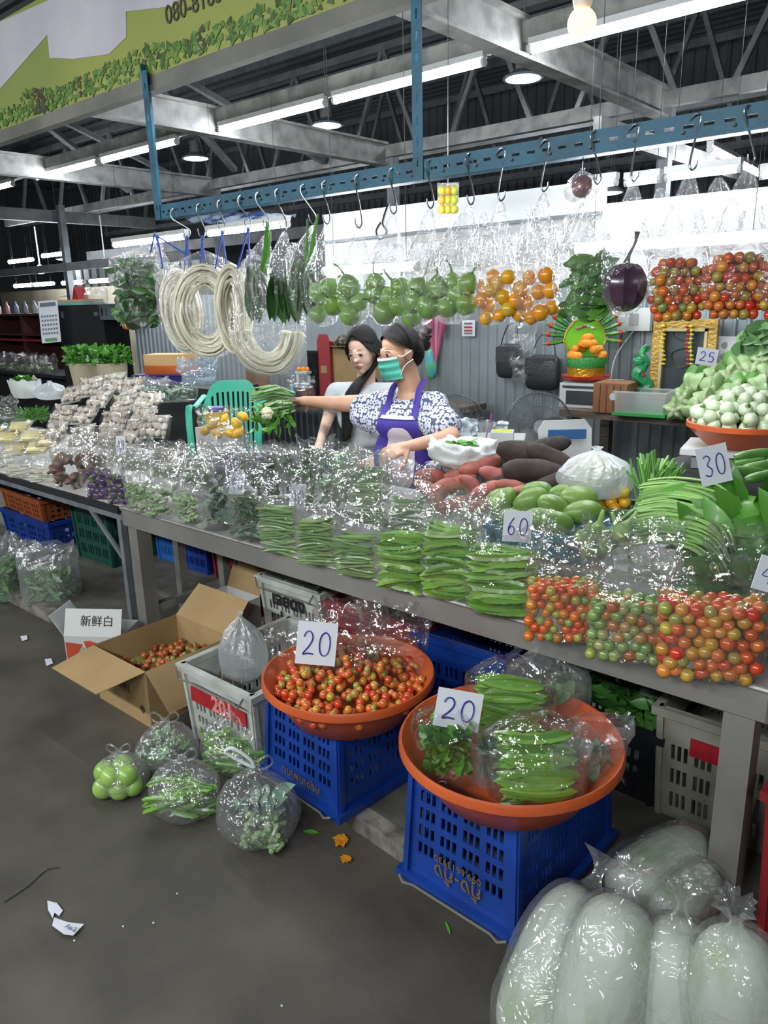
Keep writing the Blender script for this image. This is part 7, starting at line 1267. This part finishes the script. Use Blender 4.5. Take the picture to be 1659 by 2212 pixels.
# --- masked woman
A = lambda px, py, y: PY(px, py, y)
YB = 2.86
hc = A(862, 762, YB - .06); face_d = (-RGT * .80 - FWD * .50 - Zv * .16); RH = frame(face_d); bodyf = (-FWD * .82 - RGT * .45).normalized(); bodyr = bodyf.cross(Zv)   # her right hand side
neck = A(888, 838, YB); ns = Vector((neck.x, neck.y, neck.z)); pelvis = Vector((ns.x, ns.y + .02, PL + .86))
t1 = thing('person', 'woman in patterned blouse, purple apron and green face mask reaching out an arm', 'person', Vector((ns.x, ns.y, PL)))
shR, shL = A(818, 872, YB + .02), A(940, 876, YB + .0); elR, wrR = A(728, 872, YB + .02), A(668, 866, YB + .01); elL, wrL = A(975, 945, YB - .10), A(892, 962, YB - .26)
b = MB(); head_prims(b, hc, RH, 1.0); b.cap(hc + RH @ Vector((0, -.025, -.06)), ns - Zv * .03, .052, .06)
b.cap(ns - Zv * .06, ns - Zv * .28, .075, .11); b.cap(ns - Zv * .28, pelvis, .115, .13); b.cap(shR, shL, .058, .058); b.ellip(ns - Zv * .16, (.135, .085, .14), 18, 12, rot=frame(bodyf))
b.cap(shR, elR, .052, .042); b.cap(elR, wrR, .041, .027); b.cap(shL, elL, .052, .043); b.cap(elL, wrL, .042, .027)
for s in (-1, 1): h0 = pelvis + bodyr * s * .09; kn = h0 - Zv * .43 + bodyf * .02; b.cap(h0, kn, .085, .055); b.cap(kn, Vector((kn.x, kn.y, PL + .08)), .054, .036); b.cap(Vector((kn.x, kn.y, PL + .035)), Vector((kn.x, kn.y, PL + .035)) + bodyf * .15, .034, .03)
dR = (wrR - elR).normalized(); hand(b, wrR + dR * .02, (dR - Zv * .1).normalized(), (-Zv * .8 - FWD * .5), -1, .42, .05, .3)
dL = (wrL - elL).normalized(); hand(b, wrL + dL * .02, (dL - Zv * .12), (-Zv * .7 + FWD * .6), 1, .55, .02)
body1 = link('body', remesh(b, .0048), t1); body1.data.materials.append(skin1)
bv = BVHTree.FromPolygons([v.co.copy() for v in body1.data.vertices], [p.vertices[:] for p in body1.data.polygons])
# blouse: loose, wide sleeves to the elbow
bl_m = M('flower_blouse', '#d5d8dc', .8); nt = bl_m.node_tree; bs = nt.nodes['Principled BSDF']; tc = nt.nodes.new('ShaderNodeTexCoord'); vo = nt.nodes.new('ShaderNodeTexVoronoi'); vo.inputs['Scale'].default_value = 42; vo.inputs['Randomness'].default_value = .35
nt.links.new(tc.outputs['Object'], vo.inputs['Vector']); rp2 = nt.nodes.new('ShaderNodeValToRGB'); e = rp2.color_ramp.elements; e[0].position = .18; e[0].color = lin('#3e4660'); e[1].position = .24; e[1].color = lin('#cdd2da'); e.new(.52).color = lin('#c3c8d2'); e.new(.58).color = lin('#46506c')
nt.links.new(vo.outputs['Distance'], rp2.inputs[0]); nt.links.new(rp2.outputs[0], bs.inputs['Base Color'])
b = MB(); b.ellip(ns - Zv * .19, (.165, .13, .17), 22, 14, rot=frame(bodyf)); b.ellip(ns - Zv * .34, (.195, .155, .22), 22, 14, rot=frame(bodyf)); b.cap(ns - Zv * .42, pelvis, .15, .16, 22); b.cap(shR + Zv * .0, shL, .066, .068, 20); b.cap(ns - Zv * .06, ns - Zv * .12, .07, .11)
b.cap(shR - Zv * .015, shR * .62 + elR * .38 - Zv * .02, .058, .068, 20); b.cap(shL - Zv * .01, shL * .42 + elL * .58, .06, .072, 20); b.ellip(ns - Zv * .17 + bodyf * .075, (.145, .09, .085), 18, 12, rot=frame(bodyf))
b.ellip(ns - Zv * .125, (.15, .105, .085), 18, 12, rot=frame(bodyf)); sE = shL * .38 + elL * .62; b.cap(ns * .45 + shL * .55 - Zv * .13, sE - Zv * .005, .10, .078, 20); sR = shR * .6 + elR * .4 - Zv * .03; b.cap(ns * .45 + shR * .55 - Zv * .12, sR - Zv * .03, .10, .07, 20)
gm = remesh(b, .008, 5, 'blouse')
for v in gm.vertices: f = noise.noise(v.co * 9) + .5 * noise.noise(v.co * 22); v.co += v.normal * f * .006
bl = link('blouse', gm, t1); gm.materials.append(bl_m)
# apron: bib and straps laid on the blouse
gv = BVHTree.FromPolygons([v.co.copy() for v in gm.vertices], [p.vertices[:] for p in gm.polygons])
def onto(p, off, tree=None):
    h = (tree or gv).ray_cast(p + bodyf * .6, -bodyf); return (h[0] + bodyf * off) if h[0] is not None else p + bodyf * .1
bc = ns + bodyr * .005
def sheet(us, zs, off, nu=26, nv=26): return lambda u, v: onto(bc + bodyr * (us[0] + (us[1] - us[0]) * u) * (1 - .0 * v) + Zv * (zs[0] + (zs[1] - zs[0]) * v), off)
ap = M('apron_purple', '#3b2a86', .75); MB().grid(lambda u, v: onto(bc + bodyr * ((u - .5) * (.20 + .14 * min(1, v * 2.2))) - Zv * (.115 + .44 * v), .012), 30, 36).build('apron_bib', ap, t1, smooth='all')
MB().grid(lambda u, v: onto(bc - bodyr * .02 + bodyr * ((u - .5) * .15 * math.sqrt(max(0.02, 1 - (2 * v - 1) ** 2)) ** .6) - Zv * (.165 + .30 * v), .017), 24, 24).build('apron_panel', M('apron_pale', '#c9bcc6', .75), t1, smooth='all')
MB().grid(lambda u, v: onto(bc + bodyr * ((u - .5) * .19) - Zv * (.113 + .014 * v), .017), 20, 3).build('apron_hem', M('apron_white', '#d6d6de', .75), t1, smooth='all')
for s in (-1, 1):
    p0 = onto(bc + bodyr * s * .085 - Zv * .125, .013); p1 = onto(bc + bodyr * s * .08 - Zv * .07, .016); p2 = ns + bodyr * s * .07 + bodyf * .05 + Zv * .005; p3 = ns + bodyr * s * .062 - bodyf * .02 + Zv * .04
    MB().tube(crom([p0, p1, p2, p3], 5), .017, 8, flat=.2, up=bodyf).build('apron_strap', ap, t1)
# mask: pleated panel on the face with ear loops
hv = bv
def facept(x, z, off):
    o = hc + RH @ Vector((x, .3, z)); h = hv.ray_cast(o, -(RH @ Vector((0, 1, 0)))); p = h[0] if h[0] is not None else hc + RH @ Vector((x, .04, z)); return p + RH @ Vector((0, off, 0))
def mk(u, v):
    x = (u - .5) * .13; z = .002 - .105 * v; tent = .024 * (1 - (2 * u - 1) ** 2) * math.sin(PI * (.2 + .7 * v)); y = .094 * (1 - .52 * (2 * abs(u - .5)) ** 2.2) - .012 * v + .003 * math.sin(v * 6 * PI); p = hc + RH @ Vector((x, y + tent * .75 + .009, z - .004)); return p
m = MB(); m.grid(mk, 26, 28); mo = m.build('face_mask', [M('mask_teal', '#58c4ae', .7), M('mask_white', '#dfe6e4', .7)], t1, smooth='all')
for i, p in enumerate(mo.data.polygons): p.material_index = 1 if i // 25 < 3 else 0
for x in (-1, 1):
    for z0 in (.0, -.09): MB().tube(crom([hc + RH @ Vector((x * .064, .05, z0)), hc + RH @ Vector((x * .079, .03, z0 * .5 - .005)), hc + RH @ Vector((x * .088, -.015, .012 if z0 == 0 else -.03))], 4), .0022, 6).build('ear_loop', M('mask_white'), t1)
eyes(t1, hc, RH, 1.)
m = MB(); hair_cap(m, hc, RH, 1.0, grow=1.05); m.ellip(hc + RH @ Vector((0, -.075, .0)), (.075, .05, .085), 18, 12, rot=RH)
hr = m.build('hair', hairm, t1, smooth='all'); bun = MB(); bun.ellip(hc + RH @ Vector((-.01, -.15, .06)), (.042, .036, .04), 16, 12, fn=lambda v: 1 + .12 * math.sin(8 * v.z + 5 * v.x)); bun.ellip(hc + RH @ Vector((-.005, -.125, .035)), (.04, .035, .04), 14, 10); bun.ellip(hc + RH @ Vector((0, -.155, .01)), (.028, .025, .036), 12, 9); bun.build('hair_bun', M('hair_brown', '#2b1d1a', .5, bump=.5, bscale=50), t1)
MB().tube([hc + RH @ Vector((math.sin(a) * .089, .004 - .02 * (1 - math.cos(a)), .034 + math.cos(a) * .106)) for a in [(-1.45 + 2.9 * i / 16) for i in range(17)]], .0042, 6).build('headband', M('headband_black', '#17171c', .3), t1)
# --- girl
YG = 3.12
hc2 = A(783, 756, YG - .06); RH2 = frame(-RGT * .42 - FWD * .86 - Zv * .36, (-.06, 0, 1)); n2 = A(790, 826, YG); bf2 = (-FWD * .93 - RGT * .35).normalized(); br2 = bf2.cross(Zv); pel2 = Vector((n2.x, n2.y + .02, PL + .86))
t2 = thing('person', 'young woman with long black hair and pale grey T-shirt looking down', 'person', Vector((n2.x, n2.y, PL)))
s2R, s2L = A(728, 848, YG), A(852, 850, YG + .02); e2R, w2R = A(708, 905, YG - .06), A(690, 960, YG - .26); e2L, w2L = A(868, 925, YG - .02), A(830, 970, YG - .2)
b = MB(); head_prims(b, hc2, RH2, .99); b.cap(hc2 + RH2 @ Vector((0, -.03, -.05)), n2 - Zv * .03, .047, .052); b.cap(n2 - Zv * .06, n2 - Zv * .28, .055, .10); b.cap(n2 - Zv * .28, pel2, .105, .13); b.cap(s2R, s2L, .052, .052); b.ellip(n2 - Zv * .17, (.125, .075, .13), 18, 12, rot=frame(bf2))
b.cap(s2R, e2R, .043, .035); b.cap(e2R, w2R, .034, .023); b.cap(s2L, e2L, .043, .035); b.cap(e2L, w2L, .034, .023)
for s in (-1, 1): h0 = pel2 + br2 * s * .085; kn = h0 - Zv * .43 + bf2 * .02; b.cap(h0, kn, .078, .05); b.cap(kn, Vector((kn.x, kn.y, PL + .08)), .05, .034); b.cap(Vector((kn.x, kn.y, PL + .032)), Vector((kn.x, kn.y, PL + .032)) + bf2 * .15, .032, .028)
for w_, e_, sd in ((w2R, e2R, -1), (w2L, e2L, 1)): d_ = (w_ - e_).normalized(); hand(b, w_ + d_ * .02, d_, (-Zv * .6 + bf2 * -.5), sd, .4)
body2 = link('body', remesh(b, .0048), t2); body2.data.materials.append(skin2); eyes(t2, hc2, RH2, .99)
b = MB(); b.ellip(n2 - Zv * .17, (.175, .115, .165), 20, 14, rot=frame(bf2)); b.cap(n2 - Zv * .3, pel2 + Zv * .02, .135, .15, 20); b.cap(s2R, s2L, .06, .06, 18); b.cap(n2 - Zv * .045, n2 - Zv * .12, .066, .1); b.cap(s2R, s2R * .55 + e2R * .45 - Zv * .01, .062, .06, 18); b.cap(s2L, s2L * .55 + e2L * .45, .062, .06, 18)
gm2 = remesh(b, .007, 5, 'tshirt')
for v in gm2.vertices: v.co += v.normal * (.005 * noise.noise(v.co * 8) + .007 * math.sin(v.co.z * 60 + 6 * noise.noise(v.co * 5)) * max(0, min(1, (n2.z - .2 - v.co.z) * 8)))
link('tshirt', gm2, t2); gm2.materials.append(M('tshirt_grey', '#bcc3c6', .85))
MB().ellip(hc2 + RH2 @ Vector((0, .087, -.0515)), (.021, .009, .0055), 12, 8, rot=RH2).build('lips', M('lips', '#a5605c', .45), t2); MB().ellip(hc2 + RH2 @ Vector((0, .085, -.061)), (.018, .009, .006), 12, 8, rot=RH2).build('lips', M('lips'), t2)
m = MB(); hair_cap(m, hc2, RH2, 1.0, grow=1.04)
hrs = m.build('hair', hairm, t2, smooth='all')
for side, n_ in ((-1, 13), (1, 9)):
    for i in range(n_):
        u = i / n_; a0 = hc2 + RH2 @ Vector((-side * -.01 * 0 + side * (-.02 - .02 * u) * -1 * 0, .06 - .12 * u, .115 - .03 * u)); x = side
        p1 = hc2 + RH2 @ Vector((x * (.068 + .012 * u), .045 - .1 * u, .03)); p2 = hc2 + RH2 @ Vector((x * (.074), .0 - .06 * u, -.06))
        if side < 0: e1 = n2 + br2 * -1 * 0 - RGT * (.055 + .05 * u) - FWD * (.09 - .05 * u) - Zv * .05; e2 = n2 - RGT * (.085 + .045 * u) - FWD * (.13 - .03 * u) - Zv * (.2 + .04 * u); e3 = n2 - RGT * (.105 + .02 * u) - FWD * .13 - Zv * (.30 + .05 * rnd())
        else: e1 = n2 + RGT * .06 + FWD * .05 - Zv * .02; e2 = n2 + RGT * .05 + FWD * .11 - Zv * .15; e3 = n2 + RGT * .03 + FWD * .12 - Zv * .3
        MB().tube(crom([a0, p1, p2, e1, e2, e3], 5), [.006] + [.011] * 8 + [.017] * 12 + [.014] * 3 + [.006, .002], 7, flat=.6).build('hair_lock', hairm, hrs)
# kale bunch in the woman's hand
kb0 = wrR + dR * .09 - Zv * .02; t = thing('kale_bunch', 'bunch of green stems with a pale flower head held over the bags', 'vegetable', kb0); pts0 = A(620, 872, YB - .02)
for i in range(46):
    u = rnd(); a = A(632 + rnd(-8, 6), 868 + 40 * (u - .5), YB - .02 + rnd(-.04, .03)); b_ = A(548 + rnd(-14, 25), 868 + 70 * (u - .35) + rnd(-10, 10), YB - .10 + rnd(-.05, .05)); MB().tube([a, (a + b_) / 2 + Zv * (.03 * (1 - u)), b_], [.005, .0065, .004], 6).build('stem', MR('kale_stem', ['#6f9a5a', '#8fb37a', '#a8c494', '#5a8a48'], .4, .1), t)
for i in range(60): c = A(rnd(545, 630), rnd(885, 925), YB - .12 + rnd(-.03, .04)); place(random.choice(hl), 'leaf', c, rrot(), rnd(.8, 1.3), parent=t)
m = MB(); fc = A(578, 893, YB - .16)
for i in range(30): v = Vector((rnd(-1, 1), rnd(-1, 1), rnd(-1, 1))).normalized(); m.ellip(fc + v * .026, .012, 8, 6)
m.ellip(fc, .03, 12, 8); m.build('flower_head', M('cauliflower', '#d5d0b0', .6), t)
